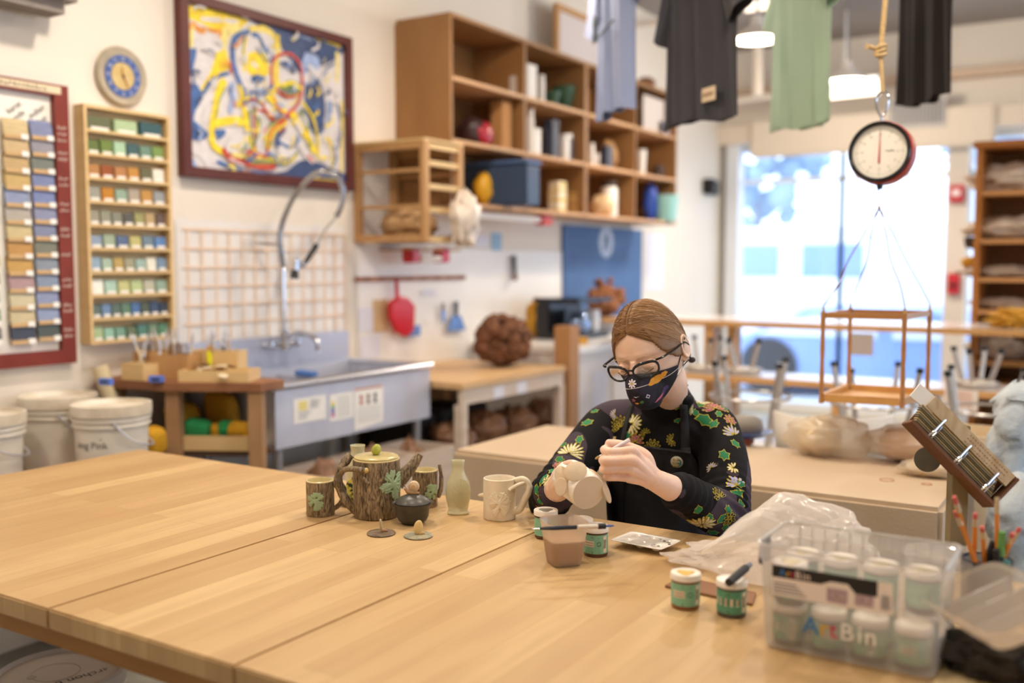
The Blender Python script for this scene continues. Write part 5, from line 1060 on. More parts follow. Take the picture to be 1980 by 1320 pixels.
for p in (A, B, C_, D):
    m = MB(); z0, z1 = zb-.008, zt+.004; L_ = z1-z0
    prof = [(.0, .008), (.03, .008), (.08, .0065), (.3, .0075), (.45, .006), (.6, .0075), (.8, .006), (.9, .008), (1, .008)]
    m.lathe([(r, z0+f*L_) for f, r in prof], c=(p.x, p.y, 0), seg=10, cap=True); m.build('post', hw, hf, True)
    MB().lathe([(.006, z1+.0003), (.003, z1+.008), (.0045, z1+.012), (.0005, z1+.02)], c=(p.x, p.y, 0), seg=10).build('finial', M('brass', 'b08a4a', .3, metal=.6), hf, True)
for a, b in ((A, B), (B, C_), (C_, D), (D, A)):
    d_ = (b-a).normalized()*.0085
    m = MB(); beam(m, V3(a+d_, zt-.006), V3(b-d_, zt-.006), .008, .016); m.build('top_rail', hw, hf)
    m = MB(); beam(m, V3(a+d_, zb+.008), V3(b-d_, zb+.008), .01, .024); m.build('bottom_rail', hw2, hf)
i_ = [V3(p.lerp(A.lerp(C_, .5), .05), zb-.002) for p in (A, B, C_, D)]; MB().prism(i_, (0, 0, .004)).build('floor_panel', hw2, hf)
bead = bp_-Vector((0, 0, .075))
hang = thing('hanging_strings', 'knotted strings running from the scale hook to the wooden tray', 'string', bead, world=True)
stm = M('faded_string', '9a6a60', .7, col2='6a70a0', ns=20)
MB().tube([bp_-Vector((0, 0, .045)), bead], .0013, 5).build('loop', stm, hang)
MB().ball(bead, .0055, 10, 8).build('bead', M('amber_bead', 'b8864c', .3), hang, True)
for i, p in enumerate((A, B, C_, D)):
    e = V3(p, zt+.023); md = bead.lerp(e, .5)+Vector((.006*(i-1.5), 0, -.012)); m = MB().tube(bez([bead, bead.lerp(e, .25), md, bead.lerp(e, .75)+Vector((.004, 0, -.008)), e], 6), .0024, 5); m.ball(bead.lerp(e, .3), .0028, 8, 6); m.build('string', stm, hang, True)
# ================= SHIRTS ON THE LINE =================
def shirt(label, pl, pr, d1, d2, matn, h=.68, seed=0, sleeve=(.35, .35), hem=0, prints=None):
    a = P(*pl, d=d1); b = P(*pr, d=d2); zb_ = (a.z+b.z)/2; a.z = b.z = zb_; u = (b-a); w = u.length; u.normalize(); nrm = u.cross(Vector((0, 0, 1)))
    if nrm.dot(a) > 0: nrm = -nrm
    c = (a+b)/2; t = thing('t_shirt', label, 'shirt', (c.x, c.y, zb_), world=True)
    m = MB(); rings = []; NS = 64; NZ = 30
    for i in range(NZ+1):
        f = i/NZ; z = zb_+f*h; ww = w*.5*(1.0 if f < .6 else 1.0-.0*(f-.6)); ww *= (1-.25*max(0, (f-.9)/.1)**2)*(1-.05*sin(f*pi))
        row = []
        for k in range(NS):
            an = 2*pi*k/NS; x = cos(an); y = sin(an)
            fold = (.010*sin(x*9+seed*2+f*1.5)+.007*sin(x*17+seed+f*3))*(1.15-.6*f)*(1-abs(x)**6); th = .018*(1-abs(x)**3)+.004
            p = c+u*x*ww+nrm*(y*th+fold+.02*sin(x*2+seed))
            dz = (.008*sin(x*3+seed)+.005*sin(x*8+seed*3)+hem*x)*(1-f)**3
            row.append((p.x, p.y, z+dz))
        rings.append(row)
    m.loft(rings, cap=False)
    m.build('body', MATS[matn], t, True, auto=80)
    for s, sl in ((-1, sleeve[0]), (1, sleeve[1])):
        if not sl: continue
        m = MB(); s0 = c+u*s*w*.34+Vector((0, 0, h*.88)); s1 = c+u*s*(w*.5+.03)+Vector((0, 0, sl)); rr = []
        for i in range(9):
            f = i/8; q = s0.lerp(s1, f); q.z = zb_*0+q.z; hw_ = .085-.012*f; th = .02+.006*sin(f*5+seed); dirn = (s1-s0).normalized(); wv = dirn.cross(nrm).normalized()
            rr.append([q+wv*hw_*cos(an)+nrm*th*sin(an)*(1+.3*sin(3*an+seed)) for an in [2*pi*k/28 for k in range(28)]])
        m.loft(rr, cap=False); m.build('sleeve', MATS[matn], t, True, auto=80)
    MB().box(c+Vector((0, 0, h+.012)), (.02, .01, .05), Matrix.Rotation(atan2(u.y, u.x), 3, 'Z')).build('clothes_peg', pineh, t)
    return t, c, u, nrm, zb_, w
M('blue_grey_jersey', '98a6cc', .85, col2='8c9bc4', ns=4, sheen=.2); M('charcoal_jersey', '343238', .85, col2='29282e', ns=4, sheen=.2); M('green_jersey', 'b6ceb4', .85, col2='a6c2a5', ns=3, sheen=.2); M('black_jersey', '29211f', .85, col2='1f191a', ns=4, sheen=.2)
shs = []
t, c, u, nr, zb_, w = shirt('light blue t-shirt with dark prints hanging before the cabinet', (1148, 232), (1232, 208), 4.37, 3.95, 'blue_grey_jersey', seed=1, sleeve=(.36, .44)); shs.append(c+Vector((0, 0, .70)))
m = MB()
for fx, fz in ((-.62, .40), (.28, .46), (-.62, .54), (.32, .60), (-.1, .56), (-.1, .47), (-.6, .33+.02)):
    q = c+u*fx*w*.5+nr*.034+Vector((0, 0, fz)); m.ball(q, (.018, .004, .034), 8, 6, Matrix.Rotation(atan2(u.y, u.x), 3, 'Z'), lambda v: 1+.4*noise.noise(v*4))
m.build('print', M('shirt_print', '4a5244', .8), t); m = MB(); q = c+nr*.05+Vector((0, 0, .31)); m.tube([q-u*.12, q+u*.1+Vector((0, 0, .05))], .003, 4); m.build('print_line', M('shirt_print'), t)
t, c, u, nr, zb_, w = shirt('charcoal t-shirt with a small cream patch near the hem', (1287, 248), (1418, 226), 4.0, 3.56, 'charcoal_jersey', seed=2.3, sleeve=(.34, .36)); shs.append(c+Vector((0, 0, .70)))
q = c+u*w*.27+nr*.035+Vector((0, 0, .085)); MB().box(q, (.085, .004, .05), Matrix.Rotation(atan2(u.y, u.x), 3, 'Z')).build('patch', M('cream_patch', 'd8c2a4', .8), t)
m = MB(); ux = u
for k in range(6): p_ = q+nr*.003+u*(-.03+k*.0115); m.tube([p_+Vector((0, 0, -.008)), p_+Vector((0, 0, .008)), p_+u*.006+Vector((0, 0, -.004))], .0014, 4)
m.build('patch_lettering', M('patch_brown', '8a6a50', .8), t)
t, c, u, nr, zb_, w = shirt('pale green t-shirt hanging right of the lit dome lamp', (1495, 258), (1604, 232), 4.15, 3.75, 'green_jersey', seed=4.1, sleeve=(.42, .46), hem=.0); shs.append(c+Vector((0, 0, .70)))
t, c, u, nr, zb_, w = shirt('black t-shirt with long folds hanging right of the rope', (1730, 207), (1846, 183), 4.1, 3.75, 'black_jersey', seed=5.2, sleeve=(.5, .0)); shs.append(c+Vector((0, 0, .70)))
a = shs[0]+(shs[0]-shs[1])*.6; b = shs[-1]+(shs[-1]-shs[-2])*1.2
tag(MB().tube([a]+shs+[b], .003, 6).build('clothes_line', ropem), 'thin clothes line the four t-shirts hang from', 'line')
tag(MB().tube([a, Vector((a.x, a.y, CZ-.001))], .003, 6).build('line_hanger', ropem), 'cord from the ceiling to the blue shirt end of the line', 'cord'); tag(MB().tube([b, Vector((b.x, b.y, CZ-.001))], .003, 6).build('line_hanger', ropem), 'cord from the ceiling to the black shirt end of the line', 'cord')
# ================= POST WITH LEANING CARD BOX =================
pg = P(1846, 1092, z=TZ); grw = M('weathered_post', '8c7c5c', .7, col2='75664a', ns=5, st=(5, 5, 1))
ps = thing('wooden_post', 'grey-brown wooden post standing on the table behind the clear bin', 'post', (pg.x, pg.y, TZ), YAW)
MB().b2((-.05, -.04, .0005), (.05, .04, .016)).build('base', grw, ps); MB().b2((-.0155, -.012, .0165), (.0155, .012, .26)).build('shaft', grw, ps, bevel=.002)
dd = hypot(pg.x*sin(YAW)-0, 0); dP = (pg-CAM).dot(FW)
e0, e1 = P(1780, 795, d=dP-.02), P(1932, 950, d=dP-.04); ax = (e1-e0); Lb = ax.length; ax.normalize(); nz = (CAM-e0).normalized(); nz = (nz-ax*nz.dot(ax)+UP*.55).normalized(); nz = (nz-ax*nz.dot(ax)).normalized(); BR = Matrix((ax, nz.cross(ax), nz)).transposed()
BM_ = BR.to_4x4(); BM_.translation = e0
cb = thing('card_box', 'tilted wooden box of clipped recipe cards on top of the post', 'box', e0.lerp(e1, .5), world=True)
bwn = M('box_brown', '7a5236', .55, col2='684228', ns=6, st=(1, 4, 4))
def CBx(p, q, name, mat, bev=0):
    m = MB().b2(p, q, bev); m.xf(m.bm.verts, BM_); return m.build(name, mat, cb)
CBx((0, -.028, -.02), (Lb, .035, -.014), 'back_board', bwn); CBx((-.004, -.036, -.02), (Lb+.006, -.0285, .022), 'side_board', bwn, .001); CBx((Lb, -.028, -.0135), (Lb+.006, .036, .018), 'end_board', bwn, .001); CBx((-.004, .0355, -.02), (Lb+.006, .040, .006), 'side_board', bwn, .001)
for k in range(9):
    m = MB().box((Lb*.5-.002*k, -.022+k*.0035, -.002+.0012*k), (Lb*.94, .0022, .021), Euler((.15, 0, 0))); m.xf(m.bm.verts, BM_); m.build('card', M(('card_olive', 'card_grey', 'card_tan')[k % 3], ('6e6444', '9a9078', 'b8a070')[k % 3], .6), cb)
m = MB().box((Lb*.48, .022, .014), (Lb*1.0, .026, .006)); m.xf(m.bm.verts, BM_); m.build('card_sleeve', M('sleeve_gloss', 'd6c6a8', .12, col2='b89c78', ns=30, st=(3, .6, 1)), cb)
m = MB().box((-.012, .018, .012), (.05, .03, .004), Euler((0, 0, .1))); m.xf(m.bm.verts, BM_); m.build('paper_tab', paper, cb)
m = MB(); r_ = random.Random(2)
for k in range(16):
    for j in range(3): m.box((Lb*(.45+k*.03), .013+j*.008, .0175), (Lb*.02*r_.uniform(.4, 1), .0012, .0006))
m.xf(m.bm.verts, BM_); m.build('lettering', M('print_brown', '94684c', .8), cb)
for f in (.18, .5, .84):
    m = MB().tube(bez([(Lb*f, -.03, .02), (Lb*f, -.02, .025), (Lb*f, .0, .0235), (Lb*f+.001, .014, .021)]), .0022, 6); m.tube([(Lb*f+.006, -.03, .02), (Lb*f+.006, .0, .022)], .0016, 6); m.xf(m.bm.verts, BM_); m.build('clip', chrome, cb, True)
q = P(1793, 888, d=dP+.02); n2_ = (CAM-q).normalized(); DM = rot_to(n2_+Vector((-.1, 0, 0)), Vector((0, 0, 1)).cross(n2_)).to_4x4(); DM.translation = q
t = thing('clay_disc', 'dark grey round clay disc with a hole hanging by the post', 'disc', q, world=True)
m = MB().lathe([(.0005, -.003), (.0225, -.003), (.0235, 0), (.0225, .003), (.0005, .003)], seg=32); m.xf(m.bm.verts, DM); m.build('disc', M('grey_clay', '5e5748', .7, col2='4c4638', ns=40), t, True)
m = MB().lathe([(.0005, .0032), (.0018, .0032), (.0018, .0035)], c=(0, .018, 0), seg=10); m.xf(m.bm.verts, DM); m.build('hole', black, t)
m = MB().tube([DM @ Vector((0, .018, .0035)), DM @ Vector((.008, .026, .0)), P(1836, 872, d=dP)], .0012, 5); m.build('wire', chrome, t)
# denim at the right edge
dn = thing('denim_jacket', 'pale washed denim jacket slumped on a stool at the right edge', 'jacket', (0, 0, 0), world=True)
dm = M('washed_denim', 'd6dbde', .85, col2='a2b0bc', ns=9, nmix=.5, bump=.003, bs=60)
def fold(pts, rad, seed):
    m = MB(); ps = bez(pts, 6); n = len(ps); rr = [lerp(rad[int(i/(n-1)*(len(rad)-1.001))], rad[int(i/(n-1)*(len(rad)-1.001))+1], (i/(n-1)*(len(rad)-1.001)) % 1) for i in range(n)]
    m.tube(ps, rr, 24)
    for v in m.bm.verts: v.co += v.co.normalized()*0+Vector((1, 1, 1))*.024*noise.fractal(v.co*15+Vector((seed, 0, 0)), .6, 2, 3)
    return m
dd_ = 2.75
fold([P(2010, 755, d=dd_), P(1968, 785, d=dd_), P(1950, 840, d=dd_), P(1945, 890, d=dd_), P(1965, 935, d=dd_)], [.05, .06, .055, .05, .04], 1).build('sleeve', dm, dn, True, auto=80)
fold([P(2060, 770, d=dd_+.1), P(2030, 850, d=dd_+.1), P(2020, 950, d=dd_+.1), P(2010, 1050, d=dd_+.1)], [.08, .12, .12, .10], 2).build('body', dm, dn, True, auto=80)
fold([P(1990, 930, d=dd_-.05), P(1960, 985, d=dd_-.05), P(1962, 1040, d=dd_-.05), P(1975, 1110, d=dd_-.05)], [.05, .055, .05, .05], 3).build('cuff', dm, dn, True, auto=80)
q = P(2040, 1050, d=dd_+.1); stool('stool under the pale denim jacket at the right edge', q.x, q.y, 0, True, 0, max(.2, q.z-.16), .15)
# ================= POTTERY ON THE TABLE =================
def near(px, py, r): q = P(px, py, z=TZ); f = Vector((q.x, q.y, 0)).normalized(); return (q.x+f.x*r, q.y+f.y*r, TZ+.0006)
bark = bpy.data.materials.new('bark_glaze'); bark.use_nodes = True; MATS['bark_glaze'] = bark
def barkmat(m):
    nt = m.node_tree; N = nt.nodes; L = nt.links; b = N['Principled BSDF']; tc = N.new('ShaderNodeTexCoord'); mp = N.new('ShaderNodeMapping'); mp.inputs['Scale'].default_value = (1, 1, .26); L.new(tc.outputs['Object'], mp.inputs[0])
    n = N.new('ShaderNodeTexNoise'); n.inputs['Scale'].default_value = 210; n.inputs['Detail'].default_value = 8; n.inputs['Distortion'].default_value = .9; L.new(mp.outputs[0], n.inputs[0])
    r = N.new('ShaderNodeValToRGB'); e = r.color_ramp.elements; e[0].position = .33; e[0].color = lin('3c3024'); e[1].position = .64; e[1].color = lin('a89474'); x = e.new(.47); x.color = lin('7b6850'); L.new(n.outputs[0], r.inputs[0]); L.new(r.outputs[0], b.inputs['Base Color'])
    b.inputs['Roughness'].default_value = .28; bp = N.new('ShaderNodeBump'); bp.inputs['Distance'].default_value = .0035; L.new(n.outputs[0], bp.inputs['Height']); L.new(bp.outputs[0], b.inputs['Normal'])
barkmat(bark)
celadon = M('celadon_glaze', 'dcd2ac', .12, col2='c0c09c', ns=26, nmix=.5, coat=.5); creamg = M('cream_glaze', 'd9c894', .2); lichen = M('lichen_green', 'a2b590', .55, col2='8fa67c', ns=60)
def bw_(s): return lambda a, z: 1+.022*noise.fractal(Vector((cos(a)*3, sin(a)*3, z*12+s)), .6, 2, 3)
def lichen_patch(t, r, ang, z, size, seed, mat=None, name='lichen'):
    """branching lobed relief wrapped on a cylinder of radius r"""
    rn = random.Random(seed); m = MB()
    def put(u, v, s): a = ang+u/r; m.ball((cos(a)*(r+.0008), sin(a)*(r+.0008), z+v), (s, s, s), 8, 5)
    for k in range(13):
        a = 2*pi*k/13+rn.uniform(-.2, .2); u = v = 0; L_ = size*rn.uniform(.7, 1); st = 9
        for i in range(st):
            a += rn.uniform(-.3, .3); u += cos(a)*L_/st; v += sin(a)*L_/st*1.15; put(u, v, size*lerp(.13, .095, i/st))
            if i > 3:
                for sd in (-1, 1): put(u+cos(a+sd*1.2)*size*.17, v+sin(a+sd*1.2)*size*.17, size*.085)
    return remesh(m.build(name, mat or lichen, t, True, auto=80), .0009, 3)
def cupshape(name, label, cat, loc, r, h, rz, outer, inner, handle=None, wob=True):
    t = thing(name, label, cat, loc, rz)
    MB().lathe([(.0005, .0), (r*.96, .0), (r, .004), (r*.985, h*.3), (r*1.0, h*.6), (r*.99, h-.002)], seg=72, wob=bw_(r*900) if wob else None).build('wall', outer, t, True, auto=70)
    MB().lathe([(r*.992, h-.0022), (r*.99, h), (r*.93, h+.0008), (r*.88, h-.002), (r*.87, .012), (.0005, .01)], seg=72).build('lining', inner, t, True, auto=60)
    return t
def camang(loc, deg=0): return atan2(-loc[1], -loc[0])+radians(deg)   # azimuth that faces the camera
# left mug
loc = near(620, 1001, .031); t = cupshape('bark_mug', 'bark textured mug left of the teapot, green lichen on its front', 'mug', loc, .031, .077, 0, bark, creamg)
lichen_patch(t, .0315, camang(loc, -18), .036, .019, 3)
ha = camang(loc, 78)
def radial(a, r, z): return Vector((cos(a)*r, sin(a)*r, z))
MB().tube(bez([radial(ha, .028, .012), radial(ha, .04, .02), radial(ha, .05, .035), radial(ha, .053, .053), radial(ha, .046, .068), radial(ha, .03, .068)]), .0055, 10).build('handle', bark, t, True)
# teapot
loc = near(729, 1008, .0515); R0 = .0515; Ht = .128; tpot = cupshape('bark_teapot', 'tall teapot textured like a tree trunk with branch handle and spout', 'teapot', loc, R0, Ht, 0, bark, creamg)
tl_ = MB().lathe([(.0005, Ht+.0012), (R0*.93, Ht+.0012), (R0*.95, Ht+.003), (R0*.9, Ht+.0055), (R0*.5, Ht+.0065), (.0005, Ht+.007)], seg=56).build('lid', M('lid_yellow', 'c6b784', .25, col2='b4a268', ns=30), tpot, True)
kb = camang(loc, -95+180)
m = MB(); m.ball((0, 0, 0), (.011, .011, .0125), 24, 12, Euler((0, .35, 0)).to_matrix(), lambda v: (1-.07*abs(sin(atan2(v.y, v.x)*4)))*(1+.25*max(0, v.z-.6)))
m.xf(m.bm.verts, Matrix.Translation((.0, .0, Ht+.0175))); m.build('bud_knob', M('bud_green', 'a3aa3e', .3, col2='b6b650', ns=60), tl_, True, auto=80)
L_ = camang(loc, -90); Rr = camang(loc, 90); F_ = camang(loc, 0)
MB().tube(bez([radial(L_, .045, .012), radial(L_+.05, .062, .03), radial(L_, .078, .058), radial(L_, .083, .085), radial(L_-.02, .075, .108), radial(L_-.1, .064, .125), radial(L_-.15, .056, .135)], 6), [.0105, .0105, .010, .0098, .0095, .009, .0092]*5+[.009]*2, 12).build('branch_handle', bark, tpot, True)
MB().tube(bez([radial(L_, .080, .098), radial(L_+.25, .066, .108), radial(L_+.75, .058, .112), radial(L_+1.15, .0555, .111)], 6), .0062, 10).build('side_branch', bark, tpot, True)
q = radial(L_+1.16, .0555, .111); MB().ball(q, (.0062, .0062, .0062), 10, 8).build('cut_branch_end', M('cut_wood', 'c8a868', .4), tpot, True)
MB().tube(bez([radial(L_+1.0, .0525, .096), radial(L_+1.12, .054, .09), radial(L_+1.25, .0535, .082)], 5), .004, 8).build('twig', bark, tpot, True)
MB().tube(bez([radial(F_+.15, .052, .085), radial(F_+.3, .0535, .1), radial(F_+.36, .0525, .113)], 5), .0045, 8).build('twig', bark, tpot, True)
MB().tube(bez([radial(Rr, .044, .072), radial(Rr, .06, .088), radial(Rr, .078, .108), radial(Rr, .096, .134)], 6), [.0185, .016, .0125, .0085], 14).build('spout', bark, tpot, True)
MB().lathe([(.006, 0), (.0085, .0015), (.006, .002)], seg=14).build('spout_rim', creamg, tpot) if 0 else None
lichen_patch(tpot, R0+.0008, camang(loc, 42), .078, .031, 9)
# right mug behind
loc = near(822, 984, .029); t = cupshape('bark_mug', 'bark textured mug right of the teapot behind the lidded bowl', 'mug', loc, .029, .084, 0, bark, creamg)
lichen_patch(t, .0295, camang(loc, 35), .038, .018, 5)
ha = camang(loc, 88); MB().tube(bez([radial(ha, .029, .02), radial(ha, .036, .04), radial(ha, .037, .07), radial(ha, .033, .095)]), [.006]*8+[.005]*8+[.004]*9, 10).build('handle', bark, t, True)
# tall vase behind the teapot
q = Vector((-1.527, 1.756, TZ+.0006)); vz = thing('vase', 'celadon web-pattern vase standing behind the teapot', 'vase', q)
prof = [(.0005, 0), (.02, 0), (.022, .003), (.026, .03), (.029, .06), (.026, .085), (.017, .105), (.0155, .118), (.0175, .130), (.0155, .1305), (.013, .12), (.013, .1), (.0005, .09)]
MB().lathe(prof, seg=44).build('body', celadon, vz, True, auto=80)
q = P(683, 985, z=TZ); t = thing('dish', 'small black and yellow patterned dish behind the teapot handle', 'dish', (q.x-.03, q.y+.035, TZ+.0006))
MB().lathe([(.0005, 0), (.02, 0), (.033, .008), (.031, .009), (.018, .003), (.0005, .003)], seg=30).build('dish', M('olive_pattern', '2c3420', .2, col2='b8a84a', ns=120, nmix=.12), t, True)
m = MB().lathe([(.0005, 0), (.02, 0), (.033, .007), (.031, .008), (.018, .003), (.0005, .003)], seg=30); m.xf(m.bm.verts, Matrix.Translation((.006, .016, .033)) @ Matrix.Rotation(radians(62), 4, (1, .6, 0))); m.build('leaning_dish', M('olive_pattern'), t, True)
# lidded bowl with snail
loc = near(798, 1017, .027); lbw = thing('lidded_bowl', 'dark stoneware lidded bowl with a snail knob in front of the teapot', 'bowl', loc)
dk = M('dark_stoneware', '4a463c', .38, col2='3b382f', ns=50, nmix=.4)
MB().lathe([(.0005, 0), (.0235, 0), (.0245, .003), (.030, .0065), (.0345, .016), (.0362, .03), (.039, .039), (.0435, .0435), (.0437, .0452), (.0405, .044), (.035, .037), (.0005, .036)], seg=56).build('bowl', dk, lbw, True, auto=40)
bl_ = MB().lathe([(.0375, .0448), (.036, .0475), (.028, .055), (.015, .0605), (.0005, .062)], seg=48).build('lid', M('dark_lid', '4e4c46', .38), lbw, True)
sm = M('snail_glaze', 'c09c72', .2, col2='a88258', ns=40); a_ = camang(loc, -90); sx, sy = cos(a_), sin(a_)
m = MB().tube([Vector((-sx*.014, -sy*.014, .0635)), Vector((0, 0, .0652)), Vector((sx*.010, sy*.010, .067)), Vector((sx*.0155, sy*.0155, .075))], [.003, .0055, .0042, .0032], 10); m.build('snail_body', sm, bl_, True)
MB().ball((-sx*.003, -sy*.003, .0785), (.0122, .0078, .0125), 24, 14, Matrix.Rotation(a_, 3, 'Z')).build('snail_shell', M('shell_glaze', 'dcc6a6', .2, col2='cbaa82', ns=30), bl_, True)
sp_ = [Vector((-sx*.003, -sy*.003, .0785))+Vector((cos(a_)*cos(k*.35), sin(a_)*cos(k*.35), sin(k*.35)))*(.0098-.0003*k)+Vector((-sy, sx, 0))*(-.0075-.0002*k)*(-1) for k in range(26)]
fd = Vector((-loc[0], -loc[1], 0)).normalized(); sp_ = [Vector((-sx*.003, -sy*.003, .0785))+Vector((sx*cos(k*.4), sy*cos(k*.4), sin(k*.4)))*(.0100-.00036*k)+fd*(.0042+.00016*k) for k in range(26)]
MB().tube(sp_, .0009, 6).build('shell_spiral', sm, bl_, True)
for s in (-.4, .5): MB().tube([Vector((sx*.0155, sy*.0155, .077)), Vector((sx*.017-sy*.003*s, sy*.017+sx*.003*s, .0835))], [.0012, .0009], 6).build('snail_horn', sm, bl_, True)
# two small lids with fin knobs
for i, (px, py, mt, kn_, lab) in enumerate(((737, 1032, ('8a7a68', '6c5c4c'), '9c8c78', 'speckled brown disc lid with a grey fin knob'), (809, 1037, ('8c8c7c', 'b0a88c'), 'd8b878', 'grey-green disc lid with a yellow fin knob'))):
    q = P(px, py, z=TZ); t = thing('knob_disc', lab+' lying on the table', 'lid', (q.x, q.y, TZ+.0006)); aa = camang(q, -90); u = Vector((cos(aa), sin(aa), 0)); w_ = Vector((-u.y, u.x, 0))
    MB().lathe([(.0005, 0), (.028, 0), (.0295, .0015), (.028, .0035), (.0005, .0042)], seg=44).build('disc', M('lidc%d' % i, mt[0], .3, col2=mt[1], ns=90, nmix=.2), t, True)
    m = MB(); m.ball((0, 0, .017), (.0035, .007, .0145), 14, 10, Matrix.Rotation(.1, 3, 'Y')) if i == 0 else m.ball((0, 0, .018), (.0095, .005, .0155), 14, 10, Matrix.Rotation(-.15, 3, 'Y')); m.xf(m.bm.verts, Matrix.Rotation(aa, 4, 'Z')); m.build('fin', M('fin%d' % i, kn_, .35, col2='e0cc9a', ns=60), t, True)
    m = MB().tube([-u*.001+Vector((0, 0, .006)), -u*.006+Vector((0, 0, .0065)), -u*.0135+Vector((0, 0, .0052))], [.006, .0045, .0015], 8); m.build('fin_foot', M('foot%d' % i, ('a07850', 'c8a468')[i], .35), t, True)
# celadon vase, flattened, with web relief
loc = near(886, 996, .012); v2 = thing('vase', 'celadon flattened bottle vase with spider web relief beside the cream mug', 'vase', loc, camang(loc)-pi/2)
pr_ = [(.0005, 0), (.0235, 0), (.0245, .0025), (.0235, .005), (.021, .0065), (.0235, .02), (.0275, .038), (.0282, .055), (.025, .072), (.0165, .088), (.0135, .098), (.0132, .108), (.0152, .119), (.0142, .1205), (.012, .118), (.011, .1), (.0005, .09)]
MB().lathe(pr_, seg=56, sy=.62).build('body', celadon, v2, True, auto=80)
m = MB(); fy_ = -1
def onv(u, v):
    z = v; rr = 0
    for (r0, z0), (r1, z1) in zip(pr_[4:13], pr_[5:13]):
        if z0 <= z <= z1: rr = lerp(r0, r1, (z-z0)/(z1-z0)); break
    rr = max(rr, .012); s = max(0, 1-(u/rr)**2); return Vector((u, -rr*.62*sqrt(s)-.0002, z)) if 0 else Vector((u, rr*.62*sqrt(s)+.0002, z))
wc = (-.006, .048)
for k in range(12):
    a = 2*pi*k/12; m.tube([onv(wc[0]+cos(a)*f*.022, min(.083, max(.01, wc[1]+sin(a)*f*.036))) for f in (0, .3, .6, .9)], .0004, 4)
for f in (.2, .35, .5, .65, .8, .95): m.tube([onv(wc[0]+cos(2*pi*k/24)*f*.019, min(.083, max(.01, wc[1]+sin(2*pi*k/24)*f*.033))) for k in range(24)], .00035, 4, closed=True)
m.build('web_relief', M('web_line', 'b6b890', .3), v2)
# cream bisque mug
bis = M('bisque_cream', 'f2e6d0', .75, col2='eadcc2', ns=8, bump=.0006, bs=160)
loc = near(966, 1009, .0352); mg = cupshape('bisque_mug', 'unglazed cream mug with a looping branch handle beside the vase', 'mug', loc, .0352, .088, 0, bis, bis)
lichen_patch(mg, .0354, camang(loc, 0), .04, .024, 21, bis, 'leaf_relief'); ha = camang(loc, 75)
MB().tube(bez([radial(ha, .032, .016), radial(ha, .045, .022), radial(ha, .057, .045), radial(ha, .066, .064), radial(ha, .064, .08), radial(ha, .052, .088), radial(ha+.05, .036, .084)], 6), [.0085]*8+[.0075]*14+[.0065]*15, 12).build('handle', bis, mg, True)
MB().tube(bez([radial(ha, .062, .082), radial(ha-.2, .048, .078), radial(ha-.55, .0365, .070), radial(ha-.7, .0355, .066)], 6), .0045, 10).build('side_branch', bis, mg, True)
a_ = camang(loc, -92); MB().tube([radial(a_, .034, .05), radial(a_, .044, .049), radial(a_, .047, .049)], [.005, .0035, .001], 8, flat=(1, .5, (0, 0, 1))).build('leaf_tip', bis, mg, True)
